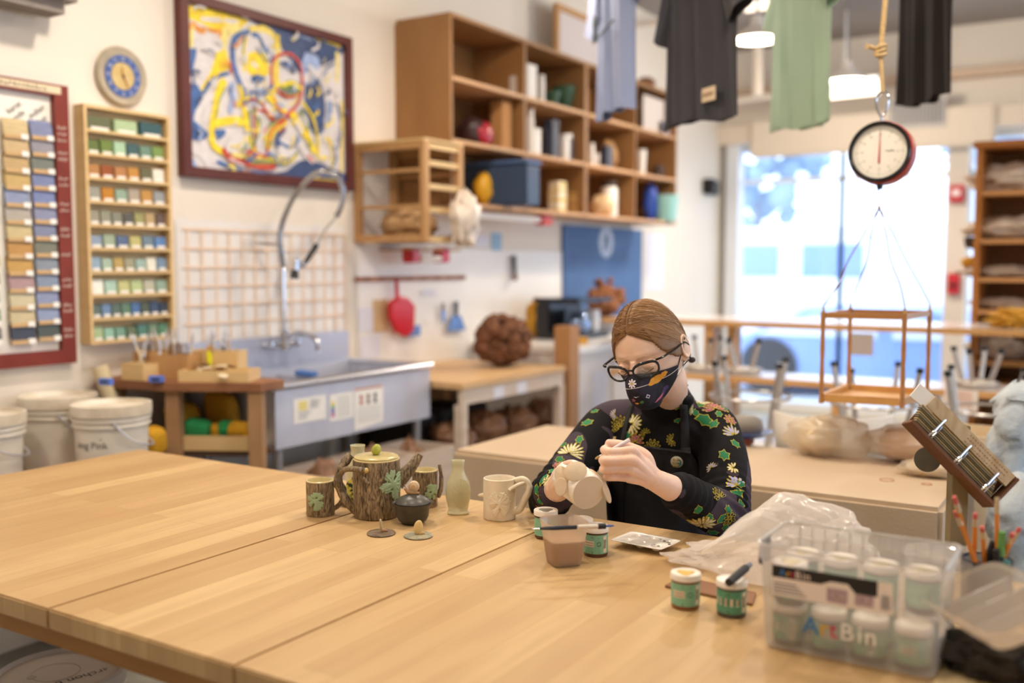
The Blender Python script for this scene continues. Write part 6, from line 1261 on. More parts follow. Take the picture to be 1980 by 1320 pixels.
# ================= GLAZING SUPPLIES =================
labg = M('label_green', '84ba9c', .5); labd = M('label_dark_green', '5f9e80', .5); labc = M('label_cream', 'e4d2bc', .6); lidw = M('jar_lid_white', 'efe6da', .35); brg = M('brown_glaze_jar', '5a3c2e', .25)
def jar(label, loc, rz=0, r=.0235, h=.056, lid=True, dark=False, glz=None, top=None, group=None, detail=True):
    t = thing('glaze_jar', label, 'jar', loc, rz, group)
    MB().lathe([(.0005, 0), (r*.92, 0), (r*.97, .003), (r*.97, h*.8), (r*.9, h*.82), (.0005, h*.82)], seg=36).build('jar', glz or brg, t, True, auto=40)
    lb_ = MB().lathe([(r*.985, h*.12), (r*.985, h*.76)], seg=36).build('label', labd if dark else labg, t, True)
    if lid: ld_ = MB().lathe([(.0005, h*.822), (r*1.0, h*.822), (r*1.04, h*.83), (r*1.04, h*.99), (r*1.0, h*1.01), (r*.9, h*1.0), (r*.88, h*.985), (.0005, h*.985)], seg=36).build('lid', lidw, t, True, auto=40)
    if detail:
        def cl(u, v): a = -pi/2+u/r; return (cos(a)*r*.997, sin(a)*r*.997, v)
        m = MB(); 
        def patch(u0, u1, v0, v1, k=1.0):
            n = 6; m.loft([[Vector(cl(lerp(u0, u1, i/n), v))*1 for i in range(n+1)] for v in (v0, v1)], cap=False, closed=False)
        patch(-r*.95, -r*.05, h*.36, h*.56) if not dark else patch(-r*1.2, r*1.2, h*.34, h*.55); patch(r*.75, r*1.1, h*.16, h*.72); m.build('name_strip', labc, lb_)
        m = MB()
        def cl2(u, v): a = -pi/2+u/r; return (cos(a)*r*1.001, sin(a)*r*1.001, v)
        for k in range(7): u = r*(.78+.04*k); m.loft([[Vector(cl2(u, h*.3)), Vector(cl2(u+r*.02, h*.3))], [Vector(cl2(u, h*.6)), Vector(cl2(u+r*.02, h*.6))]], cap=False, closed=False)
        for k in range(2):
            for j in range(9): u = -r*.85+j*r*.085; m.loft([[Vector(cl2(u, h*(.40+k*.08))), Vector(cl2(u+r*.05, h*(.40+k*.08)))], [Vector(cl2(u, h*(.43+k*.08))), Vector(cl2(u+r*.05, h*(.43+k*.08)))]], cap=False, closed=False)
        for k in range(5):
            v = h*(.14+.03*k) if k < 3 else h*(.66+.03*(k-3)); u1 = r*(.5-.12*(k % 2)); m.loft([[Vector(cl2(-r*.85, v)), Vector(cl2(-r*.2, v)), Vector(cl2(u1, v))], [Vector(cl2(-r*.85, v+h*.01)), Vector(cl2(-r*.2, v+h*.01)), Vector(cl2(u1, v+h*.01))]], cap=False, closed=False)
        m.tube([cl2(r*.35+r*.16*cos(a), h*.46+r*.16*sin(a)) for a in [2*pi*k/16 for k in range(16)]], r*.02, 4, closed=True)
        m.build('lettering', M('label_ink', '2e4a3c', .6), lb_)
    if top: MB().lathe([(.0005, h*.988), (r*.55, h*.988), (r*.5, h*1.01), (.0005, h*1.015)], seg=16, wob=lambda a, z: 1+.25*sin(3*a)).build('glaze_swatch', top, ld_, True)
    return t
def frz(loc): return atan2(-loc[1], -loc[0])+pi/2
loc = near(1152, 1079, .0235); jar('glaze jar with a brown base right of the water cup', loc, frz(loc)-.1)
loc2 = P(1117, 1066, z=TZ); jar('glaze jar half hidden behind the water cup', (loc2.x-.01, loc2.y+.03, TZ+.0006), frz(loc2), detail=False)
q = P(1107, 1050, z=TZ); jar('open glaze jar with a grey swatch on its lid behind the cup', (-.995, 1.715, TZ+.0006), frz((-.98, 1.7)), top=M('grey_swatch', '7c7868', .5), detail=False)
loc = near(1325, 1182, .0235); jar('glaze jar with a yellow smeared lid left of the bin', loc, frz(loc), top=M('yellow_swatch', 'd8b050', .4), glz=M('amber_jar', '8a5630', .3))
loc = near(1414, 1197, .0235); jar('dark green labelled glaze jar touching the bin, marker on its lid', loc, frz(loc), dark=True, glz=M('grey_jar', '5a5450', .3))
zl_ = TZ+.0006+.056*1.01; a, b = P(1409, 1126, z=zl_+.008), P(1442, 1098, z=zl_+.012)
t = thing('marker_pen', 'black marker lying across the dark green jar lid', 'pen', a, world=True); MB().tube([a, b], .0065, 12).build('barrel', M('black_rubber'), t, True); MB().tube([b, b+(b-a)*.25], .0045, 10).build('cap', M('grey_cap', '6a7080', .4), t, True)
# water cup
loc = near(1090, 1097, .028); wc_ = thing('water_cup', 'translucent plastic cup of murky rinse water', 'cup', loc, frz(loc)+.35)
def rsq(h_, r_, n=48): return [(cos(a)*r_/max(.72, (abs(cos(a))**5+abs(sin(a))**5)**.2), sin(a)*r_/max(.72, (abs(cos(a))**5+abs(sin(a))**5)**.2), h_) for a in [2*pi*k/n for k in range(n)]]
m = MB(); m.loft([rsq(z, r_) for z, r_ in ((0, .0265), (.003, .028), (.045, .034), (.078, .0385), (.08, .0395), (.081, .0385))], cap=False); m.poly(rsq(.0005, .0265)); m.build('shell', glassy('cup_plastic', 'f2e6d8', .38, .25, .5, 'dfcbb6'), wc_, True, auto=40)
m = MB(); m.loft([rsq(z, r_) for z, r_ in ((.0015, .026), (.0035, .0275), (.047, .0335))]); m.build('water', M('murky_water', 'c6a68c', .15, trans=.15), wc_, True, auto=40)
a, b = P(1042, 1021, d=1.80), P(1118, 1019, d=1.80); zb1 = TZ+.0006+.081+.0048
L0 = Vector((P(1010, 1023, d=1.78).x, P(1010, 1023, d=1.78).y, zb1)); 
def onz(px, py, z): return P(px, py, z=z)
zz = .8865; tip, f1, h1_, h2_, c1_, c2_, e_ = [onz(px, 1023-(px-1010)*.04, zz) for px in (1010, 1042, 1043, 1115, 1154, 1169, 1186)]
bu = thing('paintbrush', 'blue-black handled fine paintbrush lying across the water cup', 'brush', h1_, world=True)
MB().tube([f1.lerp(h1_, .9), f1.lerp(tip, .5), tip], [.0016, .0014, .0002], 8).build('bristles', M('brush_hair', '8a6a4a', .8), bu, True)
MB().tube([f1.lerp(tip, .45), h1_], [.0014, .002], 8).build('ferrule', chrome, bu, True)
MB().tube([h1_+(h2_-h1_)*.005, h1_.lerp(h2_, .4), h2_], [.0022, .004, .0038], 10).build('handle', M('navy_black', '1c2434', .25), bu, True)
b2_ = thing('glaze_brush', 'white handled brush with a blue tip lying on the jar lid', 'brush', c1_, world=True)
off = Vector((0, .004, -.001)); MB().tube([h2_+off+(c1_-h2_)*.01, c1_+off], .0042, 10).build('handle', M('white_barrel', 'd8ccbc', .4), b2_, True); MB().tube([c1_+off+(c2_-c1_)*.02, c2_+off], .005, 10).build('cap', M('black_rubber'), b2_, True); MB().tube([c2_+off, c2_.lerp(e_, .8)+off, e_+off], [.0022, .0015, .0004], 8).build('tip', M('blue_tip', '3a5aa8', .4), b2_, True)
# palette
p0_, p1_, p2_, p3_ = [P(*q, z=TZ+.012) for q in ((1178, 1046), (1222, 1028), (1308, 1046), (1288, 1066))]
pc_ = (p0_+p1_+p2_+p3_)/4; pax = ((p2_-p1_)+(p3_-p0_))/2; PW, PD = pax.length, ((p1_-p0_)+(p2_-p3_)).length/2
pl = thing('palette', 'white plastic well palette smeared with dark glaze', 'palette', (pc_.x, pc_.y, TZ+.0006), atan2(pax.y, pax.x))
nx, ny = 66, 30; wells = [((i-1.0)*PW*.3, (j-.5)*PD*.46) for i in range(3) for j in range(2)]; m = MB(); g_ = []
for j in range(ny+1):
    row = []
    for i in range(nx+1):
        u, v = (i/nx-.5)*PW, (j/ny-.5)*PD; z = .012
        ex = max(abs(u)/(PW/2), 0)**10+max(abs(v)/(PD/2), 0)**6
        if ex > .35: z += .0015*min(1, (ex-.35)*2)
        for a, b in wells:
            d_ = hypot((u-a), (v-b)*1.0)/.0105
            if d_ < 1: z -= .009*(1-d_*d_)**.6
        row.append(m.bm.verts.new((u*(1-.02*(abs(v)/(PD/2))**6), v*(1-.05*(abs(u)/(PW/2))**8), z)))
    g_.append(row)
for j in range(ny):
    for i in range(nx): f = m.bm.faces.new((g_[j][i], g_[j][i+1], g_[j+1][i+1], g_[j+1][i]))
m.build('tray', M('palette_white', 'efe8de', .18), pl, True, auto=80, solid=.0012)
m = MB(); rn = random.Random(5)
for k in range(11): a, b = rn.choice([(PW*.34, PD*.2), (PW*.3, -PD*.25), (PW*.4, 0), (PW*.22, PD*.28)]); m.lathe([(.0005, 0), (rn.uniform(.001, .004), 0)], c=(a+rn.uniform(-.008, .008), b+rn.uniform(-.005, .005), .0136+.0001*k), seg=8)
for a, b in wells[4:]: m.lathe([(.0005, -.0005), (.0075, .0002)], c=(a, b, .0052), seg=14)
m.build('glaze_smears', M('dark_glaze', '33261f', .3), pl)
# brown board and plastic bag
q0, q1, q2, q3 = [P(*q, z=TZ) for q in ((1286, 1136), (1318, 1118), (1462, 1150), (1455, 1172))]
t = thing('hardboard', 'brown hardboard scrap under the plastic bag behind the jars', 'board', q0, world=True); MB().prism([Vector((q.x, q.y, TZ+.0006)) for q in (q0, q3, q2, q1)], (0, 0, .004)).build('board', M('hardboard_brown', '8a6044', .6), t)
def film(name, label, c, r, seed, amp=.3, fr=2.2, mat=None, fn=None):
    m = MB().ball((0, 0, r[2]*.5), r, 90, 60, None, lambda v: 1+amp*noise.fractal(v*fr+Vector((seed, 0, 0)), .9, 2, 3)-.05*abs(noise.noise(v*6+Vector((seed, 3, 0)))))
    for v in m.bm.verts:
        if fn: v.co = fn(v.co)
        v.co.z = max(v.co.z, .0005)
    o = m.build(name, mat, smooth=True, auto=25); o.location = c; return tag(o, label, 'bag')
bagm = M('frosted_film', 'e9ddd0', .2, trans=.35, ior=1.2, bump=.003, bs=40)
bagm = glassy('film_bag', 'fdfbf8', .46, .2, .5, 'fdf9f4')
film('plastic_bag', 'crumpled translucent plastic bag heaped behind the bin and jars', (-.535, 1.72, TZ+.0048), (.185, .09, .088), 3, .26, 1.9, bagm, lambda v: Vector((v.x, v.y-.12*max(0, -v.x-.02), v.z*(1-.72*min(1, max(0, (-v.x-.0)/.12))))))
tub = thing('clear_tub', 'clear round plastic tub behind the clear bin', 'tub', (-.245, 1.70, TZ+.0006)); MB().lathe([(.0005, 0), (.05, 0), (.058, .08), (.062, .082), (.062, .088), (.056, .088), (.0005, .084)], seg=48).build('body', glassy('clear_pvc', 'ffffff', .72, .05, .16), tub, True, auto=40)
# ================= CLEAR BIN WITH JARS =================
bx0, bx1, by0_, by1_, bh = -.444, -.198, 1.368, 1.510, .153
bn = thing('clear_bin', 'frosted clear storage bin full of glaze jars, rainbow lettered front', 'bin', ((bx0+bx1)/2, (by0_+by1_)/2, TZ+.0006), world=True)
fro = glassy('frosted_bin', 'f6f4f2', .56, .3, .37, 'e6e2e0'); bcx, bcy = (bx0+bx1)/2, (by0_+by1_)/2
def rrect(z, sx_, sy_, cr=.014, n=6):
    out = []
    for qx, qy, a0 in ((1, 1, 0), (-1, 1, pi/2), (-1, -1, pi), (1, -1, 1.5*pi)):
        for k in range(n+1): a = a0+pi/2*k/n; out.append((bcx+qx*(sx_-cr)+cr*cos(a), bcy+qy*(sy_-cr)+cr*sin(a), z))
    return out
hx_, hy_ = (bx1-bx0)/2, (by1_-by0_)/2; z0 = TZ+.0006
m = MB(); m.loft([rrect(z0+.004, hx_*.93, hy_*.9), rrect(z0+.012, hx_*.94, hy_*.92), rrect(z0+bh*.85, hx_*.985, hy_*.985), rrect(z0+bh*.86, hx_*1.01, hy_*1.02), rrect(z0+bh, hx_*1.015, hy_*1.03)], cap=False); m.poly(rrect(z0+.004, hx_*.93, hy_*.9)); m.build('shell', fro, bn, True, auto=35)
m = MB(); m.tube([Vector(p) for p in rrect(z0+bh, hx_*1.015, hy_*1.03)], .0022, 6, closed=True); m.build('rim', glassy('bin_rim', 'f4f2ee', .3, .2, .5, 'e8e4de'), bn, True)
m = MB()
for k in range(12): x = lerp(bx0+.02, bx1-.02, k/11); m.b2((x-.001, by1_-.001, z0+.1), (x+.001, by1_+.0015, z0+bh-.004))
m.build('back_ribs', glassy('bin_rim'), bn)
for k, (x, y) in enumerate(((bx0+.03, by0_+.03), (bx1-.03, by0_+.03), (bx0+.03, by1_-.03), (bx1-.03, by1_-.03))): MB().cyl((x, y, TZ+.0006), (x, y, z0+.0038), .01).build('foot', glassy('bin_rim'), bn)
MB().b2((bx0-.012, by0_+.04, z0+bh*.72), (bx0-.003, by0_+.07, z0+bh*.98), .002).build('latch', black, bn)
def front(u, v): f = (v-z0)/bh; return (u, lerp(bcy-hy_*.92, bcy-hy_*.985, f)-.0012, v)
def fpatch(m, u0, u1, v0, v1, off=0): m.poly([Vector(front(u, v))+Vector((0, -off, 0)) for u, v in ((u0, v0), (u1, v0), (u1, v1), (u0, v1))])
ws = lambda px: P(px, 1150, y=by0_).x
wz_ = lambda px, py: P(px, py, y=by0_).z
u0, u1 = ws(1492), ws(1726); v0, v1 = z0+.082, z0+.126
m = MB(); fpatch(m, u0, u1, v0, v1); m.build('sticker', M('sticker_white', 'f0e4dc', .5), bn)
m = MB(); m.poly([Vector(front(a, b))+Vector((0, -.0003, 0)) for a, b in ((u0, v1-.017), (lerp(u0, u1, .42), v1-.017), (lerp(u0, u1, .5), v1-.011), (lerp(u0, u1, .64), v1-.011), (lerp(u0, u1, .7), v1-.022), (lerp(u0, u1, .88), v1-.022), (lerp(u0, u1, .88), v1), (u0, v1))]); m.build('sticker_band', black, bn)
m = MB()
for k in range(4): fpatch(m, u0+.002, lerp(u0, u1, .3-.03*k), v0+.004+k*.0045, v0+.006+k*.0045, .0003)
for k in range(12): x = lerp(u0, u1, .91)+k*(u1-u0)*.006; fpatch(m, x, x+(u1-u0)*.0035, v0+.006, v0+.026, .0003)
m.build('small_print', M('print_grey'), bn)
m = MB(); fpatch(m, lerp(u0, u1, .47), lerp(u0, u1, .64), v0+.004, v0+.024, .0003); fpatch(m, lerp(u0, u1, .7), lerp(u0, u1, .85), v0+.006, v0+.022, .0003); m.build('picture_print', M('pict_rose', 'd0b4b4', .6, col2='8a7a8a', ns=200), bn)
def logo(cx, cv, size, k_, nm, wcol):
    adv = size*.62; x = cx-size*1.55; 
    for ch, c in zip('ArtBin', ('3a7ab8', 'd8a030', 'c03050', wcol, wcol, wcol)):
        mm = MB(); letters(mm, ch, size, lambda u, v: Vector(front(x+u, cv+v))+Vector((0, -k_, 0)), bold=size*.008, align='LEFT'); mm.build(nm, M('logo_'+c, c, .5), bn); x += {'A': .68, 'r': .40, 't': .42, 'B': .68, 'i': .28, 'n': .6}[ch]*size
logo((bx0+bx1)/2-.005, z0+.036, .034, .0006, 'logo_letter', 'f4eee8'); logo(u0+.033, v1-.0145, .015, .0008, 'sticker_logo_letter', 'e8d8d0')
jr = random.Random(8); names = ['first', 'second', 'third', 'fourth']
for lay_ in range(2):
    for row in range(2):
        for k in range(4):
            if lay_ == 1 and (k, row) in ((3, 0), (1, 0), (2, 0)): continue
            x = bx0+.036+k*.0565; y = by0_+.040+row*.060; tilt = 0
            t = jar('glaze jar in the bin, %s layer, %s row, %s from the black latch' % (('bottom', 'top')[lay_], ('front', 'back')[row], names[k]), (x, y, z0+.0065+lay_*.060), jr.uniform(-.9, .9), top=M('cream_swatch', 'e0cfa0', .5) if lay_ else None, detail=(lay_ == 0 and row == 0), dark=(k == 0))
# ================= RIGHT CORNER CLUTTER =================
cp = P(1905, 1188, z=TZ); pcup = thing('pencil_cup', 'dark cup holding pencils behind the clear lid', 'cup', (cp.x, cp.y, TZ+.0006))
MB().lathe([(.0005, 0), (.036, 0), (.038, .09), (.035, .09), (.034, .005), (.0005, .004)], seg=32).build('cup', M('dark_cup', '3a3a40', .4), pcup, True)
pen_o = M('pencil_orange', 'd8842a', .35); fer = M('pencil_ferrule', 'c8b898', .3, metal=.5); era = M('eraser_pink', 'c8605a', .7)
dc = (Vector((cp.x, cp.y, 0))-Vector((0, 0, 0))).dot(Vector((-sin(YAW), cos(YAW), 0)))
PN = [((1862, 1095), (1845, 960), 0), ((1876, 1095), (1847, 988), 0), ((1892, 1105), (1886, 992), 0), ((1898, 1105), (1899, 1018), 0), ((1908, 1090), (1928, 962), 0), ((1950, 1110), (1972, 1020), 0), ((1942, 1110), (1958, 1030), 0), ((1936, 1110), (1938, 1028), 1), ((1918, 1105), (1922, 1045), 2), ((1945, 1110), (1948, 1085), 3), ((1928, 1100), (1926, 1062), 2)]
for i, (b0, t0, kd) in enumerate(PN):
    tp_ = P(*t0, d=dc+.012*((i % 3)-1)); dirn = (tp_-P(b0[0], b0[1], d=dc)); k = (tp_.z-(TZ+.012))/max(.02, dirn.z); bt_ = Vector((cp.x+.02*sin(i*2.1), cp.y+.02*cos(i*2.1), TZ+.012))
    if kd == 0:
        t = thing('pencil', 'orange pencil in the dark cup, %s' % (('leftmost, eraser highest', 'second from the left, leaning left', 'third from the left, upright', 'short one behind the third', 'tall one leaning right without eraser tip', 'rightmost with a pink eraser', 'thin one beside the rightmost')[i]), 'pencil', bt_, world=True)
        ax_ = (tp_-bt_); MB().tube([bt_, bt_+ax_*.86], .0036, 6).build('shaft', pen_o, t); MB().tube([bt_+ax_*.861, bt_+ax_*.94], .0038, 10).build('ferrule', fer, t, True); MB().tube([bt_+ax_*.941, tp_], .0035, 10).build('eraser', era if i != 4 else fer, t, True)
    else:
        cc_ = {1: ('6aa05a', 'green capped marker'), 2: ('22242c', 'black pen'), 3: ('1f6a6a', 'teal capped pen')}[kd]
        t = thing('pen', cc_[1]+' among the pencils in the cup, %s' % ('tall', 'near the tall pencil', 'low on the right', 'in the middle')[i-7], 'pen', bt_, world=True); ax_ = tp_-bt_
        MB().tube([bt_, bt_+ax_*.7], .005, 10).build('barrel', M('pen_navy', '2a3244', .4), t, True); MB().tube([bt_+ax_*.701, tp_], [.0065, .0055], 10).build('cap', M('cap_'+cc_[0], cc_[0], .4), t, True)
# clear lid
LP_ = [P(1830, 1128, d=1.32), P(1866, 1092, d=1.40), P(2010, 1160, d=1.30), P(1985, 1268, d=1.16)]
lc_ = P(1925, 1172, d=1.29); lx = (P(1985, 1200, d=1.20)-P(1868, 1142, d=1.36)).normalized(); lyv = (P(1925, 1110, d=1.40)-P(1925, 1230, d=1.22)); lyv = (lyv-lx*lyv.dot(lx)).normalized(); LM = Matrix((lx, lyv, lx.cross(lyv))).transposed().to_4x4(); LM.translation = lc_
cl_ = thing('bin_lid', 'clear plastic compartment lid tilted before the pencils', 'lid', lc_, world=True); bcx = bcy = 0
m = MB(); m.loft([rrect(-.012, .10, .05, .02), rrect(.012, .105, .055, .022), rrect(.013, .112, .062, .024), rrect(.016, .112, .062, .024)], cap=False); m.poly(rrect(-.012, .10, .05, .02)); m.xf(m.bm.verts, LM); m.build('shell', glassy('lid_plastic', 'f4ece2', .5, .15, .4, 'e6d8c6'), cl_, True, auto=30)
m = MB()
for x in (-.05, 0, .05): m.b2((x-.001, -.049, -.0115), (x+.001, .049, .008))
m.xf(m.bm.verts, LM); m.build('divider', glassy('bin_rim'), cl_)
q = P(1890, 1262, z=TZ); t = thing('glass_jar', 'short glass jar of amber glaze under the tilted lid', 'jar', (q.x+.01, q.y+.01, TZ+.0006)); MB().lathe([(.0005, 0), (.026, 0), (.028, .004), (.028, .03), (.022, .036), (.022, .042), (.0005, .042)], seg=32).build('glass', M('amber_glass', '8a6428', .1, trans=.3), t, True)
q = P(1850, 1225, z=TZ); m = MB(); m.tube(bez([P(1826, 1160, z=TZ+.05), P(1832, 1195, z=TZ+.02), P(1850, 1222, z=TZ+.006), P(1885, 1238, z=TZ+.006)], 6), .0042, 8); tag(m.build('wire_loop', M('olive_wire', '5c553c', .5), smooth=True), 'curved dark wire between the bin and the tilted lid', 'wire')
q0, q1, q2, q3 = [P(*q, z=TZ) for q in ((1800, 1330), (1842, 1248), (1900, 1262), (1880, 1345))]; t = thing('paper_sheet', 'cream paper sheet on the table right of the clear bin', 'paper', q1, world=True); MB().prism([Vector((q.x, q.y, TZ+.0006)) for q in (q0, q3, q2, q1)], (0, 0, .0006)).build('sheet', M('cream_paper', 'dcc596', .8), t)
rag = M('dark_rag', '2c2826', .9, col2='3d362f', ns=14, bump=.006, bs=30)
q = P(1925, 1290, z=TZ); film('dark_rag', 'dark crumpled rag at the bottom right corner of the table', (q.x+.01, q.y-.02, TZ+.001), (.085, .05, .035), 17, .3, 2.2, rag)['category'] = 'rag'
tag(MB().tube(bez([P(1915, 1240, z=TZ+.035), P(1935, 1268, z=TZ+.03), P(1985, 1290, z=TZ+.03), P(2030, 1310, z=TZ+.03)], 6), .011, 10).build('black_grip', M('black_rubber'), smooth=True), 'thick black handle lying over the dark rag', 'handle')
# ================= THE POTTER =================
def bvh_of(o): 
    bm = bmesh.new(); bm.from_mesh(o.data); t = BVHTree.FromBMesh(bm); bm.free(); return t
def pol(pts, n=6): return bez(pts, n)
def rad_along(rs, n):
    out = []
    for i in range(n):
        f = i/(n-1)*(len(rs)-1.0001); k = int(f); out.append(lerp(rs[k], rs[k+1], f-k))
    return out
def limb(m, pts, rs, seg=20, n=6, flat=None):
    ps = bez(pts, n); m.tube(ps, rad_along(rs, len(ps)), seg, True, flat); a, b = ps[0], ps[-1]
    m.ball(a, rs[0]*.98, seg, 10); m.ball(b, rs[-1]*.98, seg, 10)
LT = Vector((cos(YAW), sin(YAW), 0)); FD = Vector((-sin(YAW), cos(YAW), 0)); ZU = Vector((0, 0, 1))
G = lambda px, py, d: P(px, py, d=d)
potter = thing('person', 'seated person in black floral top, apron, glasses and patterned mask, painting a cup', 'person', G(1290, 1000, 2.36).to_tuple()[:2]+(0,), world=True)
# joints
neckb = G(1292, 789, 2.34); headc = G(1257, 678, 2.2)
shL, shR = G(1174, 822, 2.40), G(1382, 833, 2.32)
elL, elR = G(1062, 962, 2.24), G(1402, 996, 2.13)
wrL, wrR = G(1078, 944, 2.04), G(1262, 926, 1.945)
pel = G(1300, 1000, 2.42); pel.z = .56
chest = G(1285, 895, 2.40); waist = G(1290, 1030, 2.43); waist.z = .70
fdir = (Matrix.Rotation(radians(-14), 3, 'Z') @ (-FD))     # direction her chest faces
sdir = Vector((-fdir.y, fdir.x, 0))                        # across her body
def tor(m, c, wx, wy, n=32): return [c+sdir*(wx*(abs(cos(a))**.85)*(1 if cos(a) > 0 else -1))+fdir*(wy*sin(a)) for a in [2*pi*k/n for k in range(n)]]
def torso(m, g):
    m.loft([tor(m, pel+ZU*-.06, .12+g, .09+g), tor(m, pel, .155+g, .11+g), tor(m, waist, .125+g, .095+g), tor(m, waist.lerp(chest, .5), .128+g, .098+g), tor(m, chest, .145+g, .105+g),
            tor(m, chest.lerp(neckb, .45)+ZU*.0, .150+g, .092+g), tor(m, chest.lerp(neckb, .72), .135+g, .072+g), tor(m, neckb+ZU*-.018, .085+g, .055+g), tor(m, neckb+ZU*.0, .05+g, .047+g)])
HM = Matrix.Rotation(YAW-radians(7.8)-radians(25), 4, 'Z') @ Matrix.Rotation(radians(18), 4, 'X') @ Matrix.Rotation(radians(-11), 4, 'Y'); HM.translation = headc
def hp(x, y, z): return HM @ Vector((x, y, z))
def headshape(v, k=1.0):
    p = Vector((v.x*.0735, v.y*.092, v.z*.109))
    t = max(0, -v.z)
    p.x *= 1-.36*t**1.5
    if v.y > 0: p.y *= 1-.5*t
    else: p.y *= 1-.10*t; p.y -= .010*t
    if v.y < 0:   # flatten face plane, brow, sockets
        f = max(0, -v.y); p.y += .008*f*max(0, 1-abs(v.z))
        for sx in (-1, 1): p.y += .010*math.exp(-((p.x-sx*.030)**2/.00022+(p.z+.004)**2/.00012))
        p.y -= .004*math.exp(-((abs(p.x)-.026)**2/.0003+(p.z-.017)**2/.00006))
        for sx in (-1, 1): p.y -= .004*math.exp(-((p.x-sx*.042)**2/.0003+(p.z+.035)**2/.0003))
    return p*k
m = MB()
vs0 = len(m.bm.verts); m.ball((0, 0, 0), 1, 64, 48); 
for v in m.bm.verts: v.co = headshape(v.co.normalized())
m.tube([(0, -.083, .006), (0, -.094, -.012), (0, -.104, -.030), (0, -.098, -.040)], [.0075, .0085, .0115, .009], 14)
for sx in (-1, 1):
    m.ball((sx*.0075, -.094, -.038), .0075, 10, 8); m.ball((sx*.030, -.073, -.005), (.0150, .0115, .0115), 20, 12)
    m.tube(bez([(sx*.016, -.088, -.008), (sx*.03, -.0905, -.0125), (sx*.045, -.081, -.008)]), .0012, 6)   # closed lid crease
    er = Matrix.Rotation(sx*-.35, 3, 'Z')
    m.ball((sx*.073, .012, -.012), (.006, .017, .028), 16, 12, er); m.tube([Vector((sx*.079, .014+.0165*cos(a), -.008+.027*sin(a)*(1.0 if sin(a) > 0 else .8))) for a in [2*pi*k/20 for k in range(20)]], .0032, 8, closed=True)
m.tube(bez([(-.02, -.088, -.062), (0, -.092, -.0605), (.02, -.088, -.062)]), .004, 8)
m.xf(m.bm.verts, HM)
headbm = m.bm.copy(); HB = BVHTree.FromBMesh(headbm)
m.tube(bez([hp(0, .02, -.05), hp(0, .028, -.10), neckb+ZU*.01, neckb+ZU*-.06]), [.046]*6+[.043]*6+[.045]*6+[.055], 24)
torso(m, -.012)
limb(m, [shL+(neckb-shL)*.25, shL, shL.lerp(elL, .5), elL], [.05, .05, .042, .036]); limb(m, [shR+(neckb-shR)*.25, shR, shR.lerp(elR, .5), elR], [.05, .05, .042, .036])
limb(m, [elL, elL.lerp(wrL, .5), wrL], [.035, .034, .026])
fr_ = elR.lerp(wrR, .55); limb(m, [elR, fr_, wrR], [.034, .031, .0215], 24, 8)
# --- hand holding the brush (her left, image right)
mc = [G(1224, 872, 1.912), G(1223, 890, 1.900), G(1220, 907, 1.903), G(1214, 923, 1.915)]
pp_ = [G(1180, 874, 1.905), G(1172, 891, 1.894), G(1171, 907, 1.898), G(1177, 922, 1.908)]
dp_ = [G(1168, 869, 1.925), G(1166, 889, 1.918), G(1167, 906, 1.920), G(1174, 921, 1.926)]
tp4 = [G(1182, 864, 1.942), G(1182, 886, 1.938), G(1184, 904, 1.938), G(1190, 919, 1.940)]
palm = G(1240, 905, 1.928)
for i in range(4):
    m.tube([wrR.lerp(mc[i], .0)+(mc[i]-palm)*.25, wrR.lerp(mc[i], .5), mc[i]], [.0145, .0135, .0105], 14)
    rs = [.0098, .0100, .0092, .0084][i]
    ps = bez([wrR.lerp(mc[i], .75), mc[i]+(CAM-mc[i]).normalized()*.002, mc[i].lerp(pp_[i], .5), pp_[i], dp_[i], tp4[i]], 5); n = len(ps)
    m.tube(ps, rad_along([rs*1.08, rs*1.05, rs*.90, rs*.95, rs*.84, rs*.74], n), 14); m.ball(ps[-1], rs*.74, 12, 8); m.ball(pp_[i], rs*.97, 12, 8)
m.tube([wrR, palm, palm.lerp(mc[1], .6)], [.0205, .0205, .013], 16, True, (1.15, .8, (0, 0, 1)))
ps = bez([wrR.lerp(palm, .3)+FD*.008+ZU*.006, G(1246, 884, 1.945), G(1220, 867, 1.95), G(1196, 860, 1.945), G(1178, 857, 1.935)], 6); m.tube(ps, rad_along([.018, .0155, .0115, .0105, .0085], len(ps)), 14); m.ball(ps[-1], .0085, 12, 8)
# --- hand inside the cup (her right, image left)
cupb, cupo = G(1138, 952, 1.895), G(1099, 921, 1.975)
hb_ = wrL.lerp(cupo, .5)
m.tube([wrL, hb_+ZU*.002, cupo.lerp(cupb, .05)], [.026, .030, .022], 20, True, (1.1, .85, (0, 0, 1)))
ax_c = (cupb-cupo).normalized(); ux_ = LT.cross(ax_c).normalized(); uy_ = ax_c.cross(ux_)
for k, a in enumerate((-.9, -.3, .3, .9)):
    o_ = ux_*.016*cos(a)+uy_*.02*sin(a); ps = bez([hb_+o_*.9, cupo+o_*1.1, cupo.lerp(cupb, .35)+o_*1.15, cupo.lerp(cupb, .62)+o_*.95], 5); m.tube(ps, rad_along([.011, .0095, .0085, .0075], len(ps)), 10)
ps = bez([wrL.lerp(hb_, .4)+ZU*.012, G(1080, 918, 2.0), G(1090, 903, 1.97), G(1101, 897, 1.95)], 5); m.tube(ps, rad_along([.016, .013, .0105, .009], len(ps)), 12); m.ball(ps[-1], .009, 10, 8)
